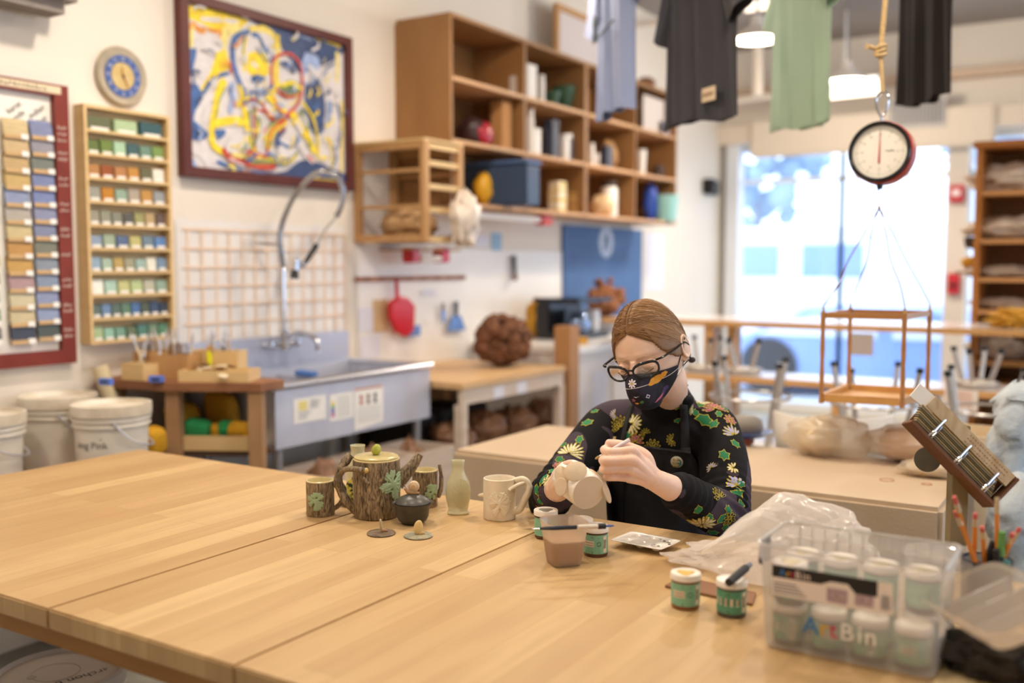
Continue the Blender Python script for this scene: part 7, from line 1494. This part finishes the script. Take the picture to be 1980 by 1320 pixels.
# hips and legs under the table
hipL, hipR = pel-sdir*(-.08)*(-1)-ZU*.02, pel+sdir*.08-ZU*.02
hips = [pel+sdir*s*.085-ZU*.02 for s in (-1, 1)]; knees = [h+fdir*.36+ZU*.0+sdir*s*.03 for h, s in zip(hips, (-1, 1))]; ank = [Vector((k.x, k.y, .10))-fdir*.06 for k in knees]
def legs(m, g, foot=True):
    for h, k, a in zip(hips, knees, ank):
        limb(m, [h, h.lerp(k, .5), k], [.078+g, .068+g, .052+g]); limb(m, [k, k.lerp(a, .35), a], [.052+g, .05+g, .034+g])
        if foot: m.tube([a-fdir*.03-ZU*.04, a+fdir*.05-ZU*.055, a+fdir*.13-ZU*.07], [.035, .035, .022], 14)
legs(m, -.008)
skin = M('skin', 'f0cdb6', .45, col2='e6bca2', ns=26, nmix=.6, sss=.12, bump=.0002, bs=400)
body = m.build('body', skin, potter); remesh(body, .0020, 1, .5, .4)
# trousers and shoes
m = MB(); m.loft([tor(m, pel+ZU*-.07, .13, .10), tor(m, pel+ZU*.0, .162, .117), tor(m, pel+ZU*.05, .16, .115)]); legs(m, .004, False); tr_ = m.build('trousers', M('navy_trousers', '23262e', .85), potter); remesh(tr_, .008, 3)
for a in ank: m = MB(); m.tube([a-fdir*.04-ZU*.05, a+fdir*.05-ZU*.055, a+fdir*.15-ZU*.068], [.044, .042, .03], 16); m.build('shoe', black, potter, True)
# --- top
m = MB(); torso(m, .004)
def sleeve_r(m):
    limb(m, [shR+(neckb-shR)*.35, shR+ZU*.002, shR.lerp(elR, .5)+LT*.012, elR+LT*.002], [.050, .057, .056, .050], 26)
    limb(m, [elR, elR.lerp(wrR, .36), elR.lerp(wrR, .66)], [.050, .046, .040], 26)
def sleeve_l(m):
    limb(m, [shL+(neckb-shL)*.35, shL+ZU*.0, shL.lerp(elL, .5)-LT*.004, elL], [.050, .055, .052, .048], 26)
    limb(m, [elL, elL.lerp(wrL, .4), elL.lerp(wrL, .80)], [.048, .045, .042], 26)
sleeve_r(m); sleeve_l(m)
c_ = neckb; hd = (hp(0, .028, -.10)-neckb).normalized()
for k, (f, r) in enumerate(((-.005, .066), (.014, .057), (.032, .053), (.050, .050), (.066, .048))): m.tube([c_+hd*f+(Vector((cos(a), sin(a), 0))*r)+ZU*(.006*sin(a*2+k)) for a in [2*pi*j/28 for j in range(28)]], .0105, 10, closed=True)
m.tube([c_-hd*.03, c_+hd*.068], [.070, .049], 28)
fab = bpy.data.materials.new('floral_black_fabric'); fab.use_nodes = True; N = fab.node_tree.nodes; L = fab.node_tree.links; b = N['Principled BSDF']; b.inputs['Roughness'].default_value = .85; b.inputs['Specular IOR Level'].default_value = .25
tc = N.new('ShaderNodeTexCoord'); vo = N.new('ShaderNodeTexNoise'); vo.inputs['Scale'].default_value = 7.5; vo.inputs['Detail'].default_value = 1.2; vo.inputs['Distortion'].default_value = .6; L.new(tc.outputs['Object'], vo.inputs[0]); r = N.new('ShaderNodeValToRGB'); r.color_ramp.interpolation = 'CONSTANT'; r.color_ramp.elements[0].color = lin('121013'); r.color_ramp.elements[1].position = .53; r.color_ramp.elements[1].color = lin('443944'); L.new(vo.outputs[0], r.inputs[0]); L.new(r.outputs[0], b.inputs['Base Color'])
n2 = N.new('ShaderNodeTexNoise'); n2.inputs['Scale'].default_value = 22; n2.inputs['Detail'].default_value = 2; L.new(tc.outputs['Object'], n2.inputs[0]); bp = N.new('ShaderNodeBump'); bp.inputs['Distance'].default_value = .004; bp.inputs['Strength'].default_value = .8; L.new(n2.outputs[0], bp.inputs['Height']); L.new(bp.outputs[0], b.inputs['Normal'])
top = m.build('blouse', fab, potter); remesh(top, .0055, 6, .5)
# soft folds at elbows and chest
off0 = Vector(potter.location)
def wrinkle(o, centers):
    me = o.data; nrm = [v.normal.copy() for v in me.vertices]
    for v, nn in zip(me.vertices, nrm):
        w = v.co+off0; d = .0022*noise.noise(w*16)
        for c, ax, r_, amp, fr in centers:
            q = w-c; g = math.exp(-q.length_squared/(r_*r_)); d += 1.7*amp*g*sin(q.dot(ax)*fr+3*noise.noise(w*9))
        v.co += nn*d
wrinkle(top, [(elR, (shR-elR).normalized(), .07, .004, 260), (elL, (shL-elL).normalized(), .07, .004, 240), (shR.lerp(chest, .5), (sdir+ZU).normalized(), .08, .003, 200), (chest+ZU*.06, (sdir*.6+ZU).normalized(), .07, .0028, 240), (elR.lerp(wrR, .6), (wrR-elR).normalized(), .05, .003, 330), (elL.lerp(wrL, .7), (wrL-elL).normalized(), .05, .004, 360)])
def world_bvh(o):
    bm = bmesh.new(); bm.from_mesh(o.data); bm.transform(Matrix.Translation(off0)); t = BVHTree.FromBMesh(bm); bm.free(); return t
TB = world_bvh(top)
def hit(B_, px, py, off=.0012):
    d = (P(px, py, d=1)-CAM).normalized(); h = B_.ray_cast(CAM, d); return (h[0]+h[1]*off*(1 if h[1].dot(d) < 0 else -1), h[1]*(1 if h[1].dot(d) < 0 else -1)) if h[0] is not None else (None, None)
# --- flower motifs printed on the cloth, laid onto its surface
def decal(m, B_, c, n, up, polys, s, off=.0012):
    x = up.cross(n).normalized() if abs(up.dot(n)) < .98 else n.orthogonal(); y = n.cross(x)
    for mi, pts, lift in polys:
        cc = sum((Vector(p) for p in pts), Vector((0, 0)))/len(pts); ring = []
        def put(u, v):
            w = c+x*u*s+y*v*s; h = B_.find_nearest(w, .03)
            if h[0] is None: return m.bm.verts.new(w)
            nn = h[1] if h[1].dot(n) > 0 else -h[1]; return m.bm.verts.new(h[0]+nn*(off+lift))
        ce = put(cc.x, cc.y); mid = [put(lerp(cc.x, p[0], .55), lerp(cc.y, p[1], .55)) for p in pts]; ou = [put(*p) for p in pts]; N_ = len(pts); m.m(mi); fs = []
        for i in range(N_):
            j = (i+1) % N_
            for q in ((ce, mid[i], mid[j]), (mid[i], ou[i], ou[j], mid[j])):
                try: fs.append(m.bm.faces.new(q))
                except ValueError: pass
        m._f(fs)
DM_ = [M('thread_gold', 'c9b32e', .6), M('petal_cream', 'ece6c8', .7), M('leaf_emerald', '1f7a4a', .7), M('petal_magenta', 'a83a78', .7), M('petal_lilac', 'a8a8dc', .7), M('petal_black', '1c181c', .8)]
def petal(a, r0, r1, w, k=1.0): return [(cos(a)*r0, sin(a)*r0), (cos(a-w)*lerp(r0, r1, .5), sin(a-w)*lerp(r0, r1, .5)), (cos(a-w*.6)*r1*.88, sin(a-w*.6)*r1*.88), (cos(a)*r1, sin(a)*r1), (cos(a+w*.6)*r1*.88, sin(a+w*.6)*r1*.88), (cos(a+w)*lerp(r0, r1, .5), sin(a+w)*lerp(r0, r1, .5))]
def shrink(pts, k): c = sum((Vector(p) for p in pts), Vector((0, 0)))/len(pts); return [tuple(c+(Vector(p)-c)*k) for p in pts]
def mum(a0, a1, col, rings=3, n=9, seed=0):
    rn = random.Random(seed); out = []; cf = rings
    for k in range(rings):
        r1 = 1-.26*k; nn = max(5, n-k*2)
        for i in range(nn):
            a = lerp(a0, a1, (i+.5+.5*(k % 2))/nn); p = petal(a, .08, r1*rn.uniform(.9, 1.05), abs(a1-a0)/nn*.42); out.append((0, p, .0001+k*.0004)); out.append((col, shrink(p, .68), .0003+k*.0004))
    return out
def leaf(seed=0, ang=0, k=1):
    rn = random.Random(seed); pts = []
    for i in range(12): a = 2*pi*i/12; r_ = (1 if i % 2 else .7)*rn.uniform(.85, 1.1); pts.append((cos(a)*r_*k*1.0, sin(a)*r_*k*.75))
    ca, sa = cos(ang), sin(ang); pts = [(x*ca-y*sa, x*sa+y*ca) for x, y in pts]
    return [(0, pts, .0), (2, shrink(pts, .86), .0003)]
m = MB()
def place(px, py, s, polys, B_=None, up=None):
    s *= 1.3
    c, n = hit(B_ or TB, px, py)
    if c is None: return
    decal(m, B_ or TB, c, n, up or ZU, polys, s)
# mums and leaves, by where they sit on the garment
ex = random.Random(31)
U2 = UP
LF = [(1400, 790, .012, 1), (1362, 812, .018, 2), (1380, 820, .013, 3), (1345, 798, .010, 4), (1135, 817, .014, 5), (1070, 908, .014, 6), (1082, 888, .012, 7), (1050, 925, .014, 8), (1040, 948, .013, 9), (1046, 968, .010, 10), (1422, 858, .012, 11), (1425, 955, .014, 12), (1432, 975, .012, 13), (1408, 985, .012, 14), (1395, 1002, .013, 15), (1402, 1018, .010, 16), (1308, 784, .013, 17), (1330, 748, .012, 18), (1378, 1028, .012, 19), (1213, 842, .010, 20), (1310, 812, .008, 22), (1345, 770, .010, 23), (1432, 935, .010, 24), (1163, 900, .012, 25), (1352, 782, .013, 26)]
for px, py, s, sd in LF: place(px, py, s, leaf(sd, sd*1.3), up=U2)
place(1352, 783, .030, mum(-.3, 2.6, 1, 3, 9, 1), up=U2); place(1384, 792, .026, mum(-.2, 3.3, 3, 3, 9, 2), up=U2); place(1412, 812, .014, mum(0, 6.2, 3, 2, 8, 3), up=U2)
place(1357, 1012, .029, mum(pi*.05, pi*2.0, 1, 4, 15, 4), up=U2)
place(1100, 878, .030, mum(-.4, 2.9, 1, 4, 11, 5), up=U2); place(1080, 900, .013, mum(0, 6.2, 3, 2, 7, 6), up=U2)
place(1420, 842, .026, mum(.3, 2.9, 4, 2, 7, 7), up=U2); place(1425, 940, .022, mum(0, 3.1, 4, 2, 7, 8), up=U2); place(1392, 962, .022, mum(-.1, 3.2, 5, 2, 8, 9), up=U2); place(1410, 1000, .016, mum(0, 6.2, 5, 2, 8, 10), up=U2)
place(1200, 828, .024, mum(.8, 3.6, 5, 3, 8, 11), up=U2); place(1222, 820, .022, mum(-2, 2.4, 1, 3, 10, 12), up=U2); place(1228, 856, .019, mum(-.2, 3.3, 3, 2, 7, 13), up=U2); place(1262, 866, .017, mum(.1, 3.1, 5, 2, 6, 14), up=U2)
place(1327, 742, .012, mum(0, 3, 1, 2, 6, 15), up=U2); place(1045, 985, .012, mum(0, 6.2, 3, 2, 7, 16), up=U2)
for px, py, s, kd in ((1120, 850, .012, 2), (1150, 795, .010, 2), (1248, 838, .010, 5), (1300, 850, .012, 5), (1400, 880, .014, 2), (1376, 905, .012, 4), (1418, 905, .012, 1), (1350, 985, .012, 2), (1330, 1010, .010, 2), (1372, 1000, .011, 2), (1090, 860, .010, 2), (1058, 930, .011, 1), (1110, 925, .010, 2), (1390, 800, .010, 2), (1340, 790, .014, 1), (1298, 758, .012, 2), (1190, 800, .011, 4)): place(px, py, s, leaf(int(px), px) if kd == 2 else mum(ex.uniform(0, 3), ex.uniform(4, 6), kd, 2, 8, px), up=U2)
m.build('floral_pattern', DM_, top, True)
# --- apron
apm = M('black_apron', '1f1d1f', .75, col2='292628', ns=30, bump=.0015, bs=60)
mt = MB(); torso(mt, .004); mt.bm.normal_update(); TBt = BVHTree.FromBMesh(mt.bm); mt.bm.free()
rows_ = [(856, 1205, 1335), (880, 1197, 1345), (905, 1185, 1352), (930, 1176, 1358), (955, 1172, 1364), (980, 1172, 1370), (1005, 1174, 1374), (1035, 1176, 1378), (1070, 1180, 1380)]
g_ = []; m = MB()
for py, l, r_ in rows_:
    row = []
    for k in range(33):
        px = lerp(l, r_, k/32); yy = py+(lerp(0, 16, k/32) if py < 870 else lerp(0, 8, k/32) if py < 900 else 0)
        best = None
        for B_ in (TBt,):
            d = (P(px, yy, d=1)-CAM).normalized(); h = B_.ray_cast(CAM, d)
            if h[0] is not None: best = h[0]+h[1]*.0085*(1 if h[1].dot(d) < 0 else -1)
        if best is None: best = row[-1]+LT*.004 if row else P(px, yy, d=2.33)
        row.append(best+fdir*(.0022*sin(k*.9+py*.02)))
    g_.append(row)
for k in range(1, 33):   # smooth first columns that missed
    pass
m.loft(g_, cap=False, closed=False); ap = m.build('apron', apm, potter, True, auto=80, solid=.002); sb = ap.modifiers.new('sub', 'SUBSURF'); sb.levels = 1; sb.render_levels = 1
hem = [g_[0][k]+fdir*.003 for k in range(33)]; m = MB().tube(hem, .0032, 6, True, (1, .5)); m.build('apron_hem', apm, ap, True)
m = MB(); pk = [hit(TBt, px, py, .0115)[0] for px, py in ((1205, 925), (1240, 935), (1275, 945))]; m.tube([p for p in pk if p], .0009, 4) if all(pk) else None
pk = [hit(TBt, px, py, .0115)[0] for px, py in ((1212, 930), (1212, 975), (1213, 1010))]; m.tube([p for p in pk if p], .0009, 4) if all(pk) else None
m.build('pocket_seam', M('seam_black', '100f10', .7), ap)
def strap(pts, w, nm='strap'):
    ps = []
    for px, py in pts:
        c, n = hit(TB, px, py, .004)
        if c is not None: ps.append((c, n))
    P_ = bez([p[0] for p in ps], 5); m = MB(); A_, B2 = [], []
    for i, p in enumerate(P_):
        t = (P_[min(i+1, len(P_)-1)]-P_[max(0, i-1)]).normalized(); n = ps[min(len(ps)-1, int(i/5))][1]; s = t.cross(n).normalized(); A_.append(p+s*w/2); B2.append(p-s*w/2)
    m.loft([A_, B2], cap=False, closed=False); return m.build(nm, apm, ap, True, solid=.002)
strap([(1204, 862), (1208, 840), (1213, 815), (1219, 790), (1223, 782)], .0115); strap([(1325, 868), (1324, 840), (1322, 810), (1321, 780), (1320, 755), (1322, 742)], .019)
m = MB(); c, n = hit(TB, 1325, 866, .008); m.box(c, (.024, .006, .01), Matrix.Rotation(YAW, 3, 'Z'), .001); m.build('strap_buckle', M('gloss_black'), ap)
# round studded badge
c, n = hit(TB, 1310, 889, .010); t = thing('badge', 'round cream and teal studded badge pinned to the apron bib', 'badge', c, world=True); BMx = rot_to(n, LT).to_4x4(); BMx.translation = c
m = MB().lathe([(.0005, 0), (.0135, 0), (.0142, .002), (.012, .005), (.006, .0065), (.0005, .007)], seg=32); m.xf(m.bm.verts, BMx); m.build('base', M('badge_cream', 'd8d0b8', .3), t, True)
m = MB(); rn = random.Random(4)
for k in range(9): a = -.9+k*.28; m.ball((cos(a)*.0095, sin(a)*.0095, .005), .0019, 8, 6)
for k in range(5): m.ball((.003+.0018*k, .002*(k % 2)-.002, .0062), .0018, 8, 6)
m.xf(m.bm.verts, BMx); m.build('teal_beads', M('bead_teal', '3f8f88', .3), t, True)
m = MB()
for a, r_ in ((1.2, .008), (2.3, .009), (3.3, .007), (4.2, .0105), (.4, .0), (5.0, .006)): m.lathe([(.0028, .0), (.0022, .003), (.0005, .0045)], c=(cos(a)*r_, sin(a)*r_, .005), seg=10)
m.xf(m.bm.verts, BMx); m.build('gold_studs', M('stud_gold', 'c8a850', .3, metal=.5), t, True)
c, n = hit(TB, 1193, 852, .010); t = thing('enamel_pin', 'small cream and orange enamel pin at the apron strap', 'pin', c, world=True); BMx = rot_to(n, LT).to_4x4(); BMx.translation = c
m = MB().prism([(-.008, -.008, 0), (.004, -.006, 0), (.002, .002, 0), (.004, .010, 0), (-.003, .010, 0)], (0, 0, .002)); m.xf(m.bm.verts, BMx); m.build('pin', M('pin_cream', 'e6cc88', .3), t)
m = MB().prism([(.003, -.004, 0), (.012, -.004, 0), (.012, .001, 0), (.003, .001, 0)], (0, 0, .0022)); m.xf(m.bm.verts, BMx); m.build('orange_part', M('pin_orange', 'e05a20', .3), t)
# --- hair
hairm = bpy.data.materials.new('hair'); hairm.use_nodes = True; N = hairm.node_tree.nodes; L = hairm.node_tree.links; b = N['Principled BSDF']; b.inputs['Roughness'].default_value = .42; b.inputs['Specular IOR Level'].default_value = .4
at = N.new('ShaderNodeAttribute'); at.attribute_name = 'tint'; r = N.new('ShaderNodeValToRGB'); r.color_ramp.elements[0].color = lin('66462c'); r.color_ramp.elements[1].color = lin('ae865a'); L.new(at.outputs['Fac'], r.inputs[0]); L.new(r.outputs[0], b.inputs['Base Color'])
m = MB(); k = 1.045; m.ball((0, 0, 0), 1, 150, 110); rm = []
def hair_ok(v):
    # hairline: crown and back, leaving forehead, face and ears clear
    if v.y > .55: return v.z > -.62
    if v.y > .1: return v.z > -.38 if abs(v.x) > .5 else True
    hl = .555+.05*cos(v.x*3)-(.52*max(0, abs(v.x)-.45)/.55)**1.0*1.35
    return v.z > hl
for v in list(m.bm.verts):
    u = v.co.normalized()
    if not hair_ok(u): rm.append(v); continue
    p = headshape(u); part = math.exp(-(p.x+.002)**2/.00003)*(1 if u.y < .5 and u.z > .3 else 0)
    v.co = p*k*(1-.014*part)+Vector((0, .003, .0005))
bmesh.ops.delete(m.bm, geom=rm, context='VERTS'); m.xf(m.bm.verts, HM); hr = m.build('hair', hairm, potter, True, auto=80, solid=.004)
m = MB(); rn = random.Random(9); bun = Vector((.012, .094, -.045)); tints = []
for side in (-1, 1):
    for i in range(420):
        f = rn.random(); fy = lerp(-.86, .35, f); st = Vector((side*.025+(-.02), fy, sqrt(max(.05, 1-fy*fy))))
        st.normalize(); 
        if not hair_ok(st+Vector((0, 0, .03))): st.z += .12; st.normalize()
        mid = Vector((side*(.62+.36*rn.random()), lerp(fy, .4, .45), lerp(.62, -.22, rn.random()))).normalized()
        if not hair_ok(mid): mid.z = abs(mid.z)+.12; mid.y += .15; mid.normalize()
        en = Vector((side*.28, .93, -.36+rn.uniform(-.12, .12))).normalized(); pts = []
        lift = 1.056+rn.uniform(-.008, .012); NP = 12
        for j in range(NP+1):
            t = j/NP; q = (st*(1-t)**2+mid*2*t*(1-t)*1.25+en*t*t).normalized(); pts.append(headshape(q)*lift+Vector((0, .003, .0005)))
        pts.append(bun+Vector((rn.uniform(-.008, .008), rn.uniform(-.01, .01), rn.uniform(-.008, .008)))); n0 = len(m.bm.verts)
        m.tube(pts, [.0004]+[rn.uniform(.0007, .0015)]*(len(pts)-2)+[.0008], 4); tints += [rn.random()*.9+.1*(side > 0)]*(len(m.bm.verts)-n0)
for k2 in range(46):
    n0 = len(m.bm.verts); a0 = rn.uniform(0, 6.28); tl_ = rn.uniform(-.8, .8)
    m.tube([bun+Vector((0, .012, 0))+Vector((cos(a0+j*.5)*.019, sin(tl_)*.012*cos(a0+j*.5)+rn.uniform(0, .004), sin(a0+j*.5)*.017)) for j in range(11)], .0017, 4); tints += [rn.random()*.7]*(len(m.bm.verts)-n0)
m.xf(m.bm.verts, HM); st_ = m.build('hair_strands', hairm, hr, True, auto=80); at_ = st_.data.attributes.new('tint', 'FLOAT', 'POINT'); at_.data.foreach_set('value', tints[:len(st_.data.vertices)]+[0]*(len(st_.data.vertices)-len(tints)))
at_ = hr.data.attributes.new('tint', 'FLOAT', 'POINT'); at_.data.foreach_set('value', [.35]*len(hr.data.vertices))
m = MB(); m.tube([bun+Vector((cos(a)*.017, -.001, sin(a)*.017)) for a in [2*pi*j/20 for j in range(20)]], .005, 8, closed=True); m.ball(bun+Vector((.03, .0, -.022)), (.009, .006, .007), 10, 8); m.xf(m.bm.verts, HM); m.build('hair_tie', M('scrunchie', '4a444a', .6, col2='2a262c', ns=120), hr, True)
# brows as fine hair ridges
m = MB()
for sx in (-1, 1): m.tube([hp(*q) for q in bez([(sx*.014, -.0935, .0165), (sx*.032, -.0945, .0215), (sx*.05, -.081, .0145)])], [.0008, .0013, .0011, .0005], 6, True, (1, .5))
m.build('eyebrows', M('brow_brown', 'a98a68', .8), potter, True)
m = MB()
for sx in (-1, 1): m.tube([hp(*q) for q in bez([(sx*.018, -.0895, -.0118), (sx*.03, -.0918, -.0165), (sx*.044, -.0835, -.0118)])], .0009, 6)
m.build('eyelashes', M('lash_brown', '4a3226', .8), potter, True)
# --- mask
m = MB(); NU, NV = 40, 22; g_ = []; rmin = {}; cz = Vector((0, -.012, -.05))
for j in range(NV+1):
    row = []; v = j/NV
    for i in range(NU+1):
        u = i/NU*2-1; az = u*radians(84); top_ = radians(lerp(22, 12, abs(u)**1.2)); bot_ = radians(lerp(-62, -8, abs(u)**2.4)); el = lerp(top_, bot_, v)
        d = Vector((sin(az)*cos(el), -cos(az)*cos(el), sin(el))); o_ = HM @ cz; dw = HM.to_3x3() @ d; h = HB.ray_cast(o_+dw*.2, -dw)
        rr = (h[0]-o_).length if h[0] is not None else .07
        env = .086*math.exp(-(az/1.05)**2)*(1-.22*max(0, v-.45)/.55)+.024*math.exp(-(az/.30)**2)*math.exp(-((v-.32)/.35)**2)
        r_ = max(rr+.0035, env+.006 if abs(u) < .75 else 0); row.append(o_+dw*r_); rmin[(j, i)] = (dw, rr+.003)
    g_.append(row)
for _ in range(2):
    g_ = [[g_[j][i] if i in (0, NU) or j in (0, NV) else (g_[j][i]*2+g_[j-1][i]+g_[j+1][i]+g_[j][i-1]+g_[j][i+1])/6 for i in range(NU+1)] for j in range(NV+1)]
g_ = [[(o_+rmin[(j, i)][0]*max((p-o_).length, rmin[(j, i)][1])) if abs(i/NU*2-1) < .8 else p for i, p in enumerate(r)] for j, r in enumerate(g_)]
m.loft(g_, cap=False, closed=False); m.bm.normal_update(); MBV = BVHTree.FromBMesh(m.bm)
mk = bpy.data.materials.new('mask_fabric'); mk.use_nodes = True; MATS['mask_fabric'] = mk
M('mask_cloth', '18161b', .8, col2='2b2434', ns=34, nmix=.12)
mask = m.build('face_mask', MATS['mask_cloth'], potter, True, auto=80, solid=.0014)
m = MB().tube([p+(p-HM.translation).normalized()*.001 for p in g_[4]], .0007, 5); m.build('mask_piping', M('piping_white', 'd8d0d0', .6), mask, True)
m = MB(); m.tube([p for p in g_[0]], .0012, 5); m.tube([p for p in g_[-1]], .0012, 5); m.build('mask_edge', MATS['mask_cloth'], mask, True)
m = MB()
for s, i in ((-1, 0), (1, NU)):
    a, b = g_[0][i], g_[-1][i]; e1, e2 = hp(s*.080, .026, .012), hp(s*.078, .026, -.032); m.tube(bez([a, a.lerp(e1, .5), e1, e2, b.lerp(e2, .5), b], 5), .0013, 6); m.build('ear_loop', M('gloss_black'), mask, True); m = MB()
MM = [M('thread_gold'), M('petal_white', 'e8e0ea', .7), M('leaf_emerald'), M('petal_orange', 'e0982a', .7), M('petal_pink', 'd86a88', .7), M('petal_violet', '4a3260', .7)]
m = MB(); off_ = .0014
def mput(px, py, s, polys): 
    s *= 1.25
    c, n = hit(MBV, px, py)
    if c is not None: decal(m, MBV, c, n, UP, polys, s, off_)
def flower(col, n=8, w=.33, cen=0): return [(col, petal(2*pi*k/n, .1, 1, w), .0002) for k in range(n)]+[(cen, [(cos(a)*.22, sin(a)*.22) for a in [2*pi*k/8 for k in range(8)]], .0006)]
def cloudy(col, el, n=11): return [(col, [(cos(a)*el[0]*(1+.12*sin(4*a)), sin(a)*el[1]*(1+.15*cos(5*a))+cos(a)*el[2]) for a in [2*pi*k/22 for k in range(22)]], .0002)]
mput(1222, 742, .0085, flower(1)); mput(1268, 733, .017, cloudy(3, (1, .42, .45))); mput(1283, 722, .007, cloudy(3, (1, .7, .3))); mput(1275, 768, .012, cloudy(4, (.9, .35, .7))); mput(1284, 752, .010, cloudy(5, (1, .8, .3))); mput(1202, 738, .007, cloudy(2, (.5, 1, 0)))
mput(1241, 777, .004, leaf(3)); mput(1226, 773, .004, flower(4, 5)); mput(1252, 766, .005, [(1, [(-.8, -.4), (.6, -.7), (.9, .4), (-.4, .8)], .0002), (5, [(-.5, -.2), (.4, -.4), (.6, .2), (-.2, .5)], .0004)]); mput(1231, 767, .006, [(1, [(-1, .1), (-.2, -.3), (.9, .2), (.1, -.05)], .0002)]); mput(1232, 779, .0035, cloudy(3, (1, .5, 0)))
m.build('mask_print', MM, mask, True)
# --- glasses
m = MB(); gz = -.008
def lens(sx):
    out = []
    for k in range(28):
        a = 2*pi*k/28; s_ = max(0, cos(a))*max(0, sin(a)); x, z = cos(a)*.0275+.006*s_, sin(a)*.0165+.013*s_*s_
        x_ = sx*(.0335+x); out.append(Vector((x_, -.107+.0030*(abs(x_)/.02)**2*.55, gz+z)))
    return out
for sx in (-1, 1): m.tube([hp(*p) for p in lens(sx)], [.0023+.0010*max(0, sin(2*pi*k/28)) for k in range(28)], 8, closed=True)
m.tube([hp(*q) for q in bez([(-.008, -.1075, gz+.004), (0, -.110, gz+.007), (.008, -.1075, gz+.004)])], .0022, 8)
gf_ = m.build('glasses_frame', M('gloss_black'), potter, True)
for sx in (-1, 1):
    m = MB(); m.tube([hp(*q) for q in bez([(sx*.063, -.096, gz+.0185), (sx*.073, -.080, gz+.0175), (sx*.077, -.03, gz+.014), (sx*.079, .012, gz+.012), (sx*.078, .032, gz-.004)])], .0022, 8, True, (1, 1.6, (0, 0, 1))); m.build('temple_arm', M('gloss_black'), gf_, True)
    m = MB()
    for k in range(6): m.ball(hp(sx*(.040+k*.0038), -.1075+.0030*((.040+k*.0038)/.02)**2*.55, gz+.0175+.0008*k), .0010, 6, 5)
    m.build('rhinestones', M('stone_gold', 'c89858', .2, metal=.4), gf_, True)
    m = MB(); m.poly([hp(*p) for p in lens(sx)]); m.build('lens', glassy('lens_glass', 'ffffff', .93, .02), gf_)
# --- cup in her hand and the brush
cm = M('petal_clay', 'e2ccae', .75, col2='d8c0a0', ns=9, bump=.0004, bs=200); wht = M('fresh_glaze', 'f6efe4', .35, bump=.003, bs=60)
CX = rot_to((cupb-cupo).normalized(), ZU).to_4x4(); CX.translation = cupo; CLn = (cupb-cupo).length
hc = thing('petal_mug', 'white clay cup with round petal discs held bottom out by the potter', 'cup', cupb, world=True)
m = MB().lathe([(.0335, .0), (.036, .002), (.0365, CLn*.4), (.0355, CLn*.82), (.034, CLn*.97), (.0325, CLn), (.0005, CLn)], seg=56, wob=lambda a, z: 1+.02*sin(a*9+z*200)*(1 if .01 < z < CLn*.85 else 0)); m.lathe([(.0335, 0), (.031, 0), (.030, CLn*.9), (.0005, CLn*.9)], seg=40); m.xf(m.bm.verts, CX); m.build('wall', wht, hc, True, auto=50)
m = MB().lathe([(.0005, CLn+.0005), (.0325, CLn+.0005), (.0328, CLn-.001)], seg=56); m.xf(m.bm.verts, CX); m.build('bottom', cm, hc, True)
def capdisc(px, py, d, rx, ry, nx_=0, ny_=0, roll=0):
    c = P(px, py, d=d); n = ((CAM-c).normalized()+RT*nx_+UP*ny_).normalized(); X = (rot_to(n, RT*cos(roll)+UP*sin(roll))).to_4x4(); X.translation = c
    m = MB().lathe([(.0005, -.002), (.94, -.002), (1, -.0008), (1, .0010), (.94, .0019), (.0005, .0021)], seg=40)
    for v in m.bm.verts: v.co.x *= rx*.9; v.co.y *= ry*.9
    m.xf(m.bm.verts, X); m.build('petal_disc', cm, hc, True, auto=40)
capdisc(1087, 918, 1.913, .0165, .0205, -.35, .25, .5); capdisc(1113, 911, 1.892, .0245, .0215, -.1, .35, .3); capdisc(1085, 941, 1.900, .0135, .0195, -.4, .1, -.1); capdisc(1156, 925, 1.918, .009, .027, .6, .8, .75); capdisc(1172, 950, 1.91, .0115, .026, 1.6, .4, .35)
b0, b1 = P(1151, 887, d=1.917), P(1217, 850, d=1.935)
hb2 = thing('paintbrush', 'slim white handled brush held in the potter\'s fingers', 'brush', b0, world=True); ax_ = b1-b0
MB().tube([b0+ax_*.12, b0+ax_*.5, b1], [.0026, .0036, .0042], 12).build('handle', M('pearl_plastic', 'dcd0d0', .25), hb2, True)
MB().tube([b0, b0+ax_*.05, b0+ax_*.119], [.0014, .0028, .0026], 10).build('tip', M('tan_bristle', 'a88a4c', .6), hb2, True)
ps_ = pel.copy(); stool('padded stool under the seated potter', ps_.x, ps_.y, 0, True, .3, ps_.z-.150, .15)
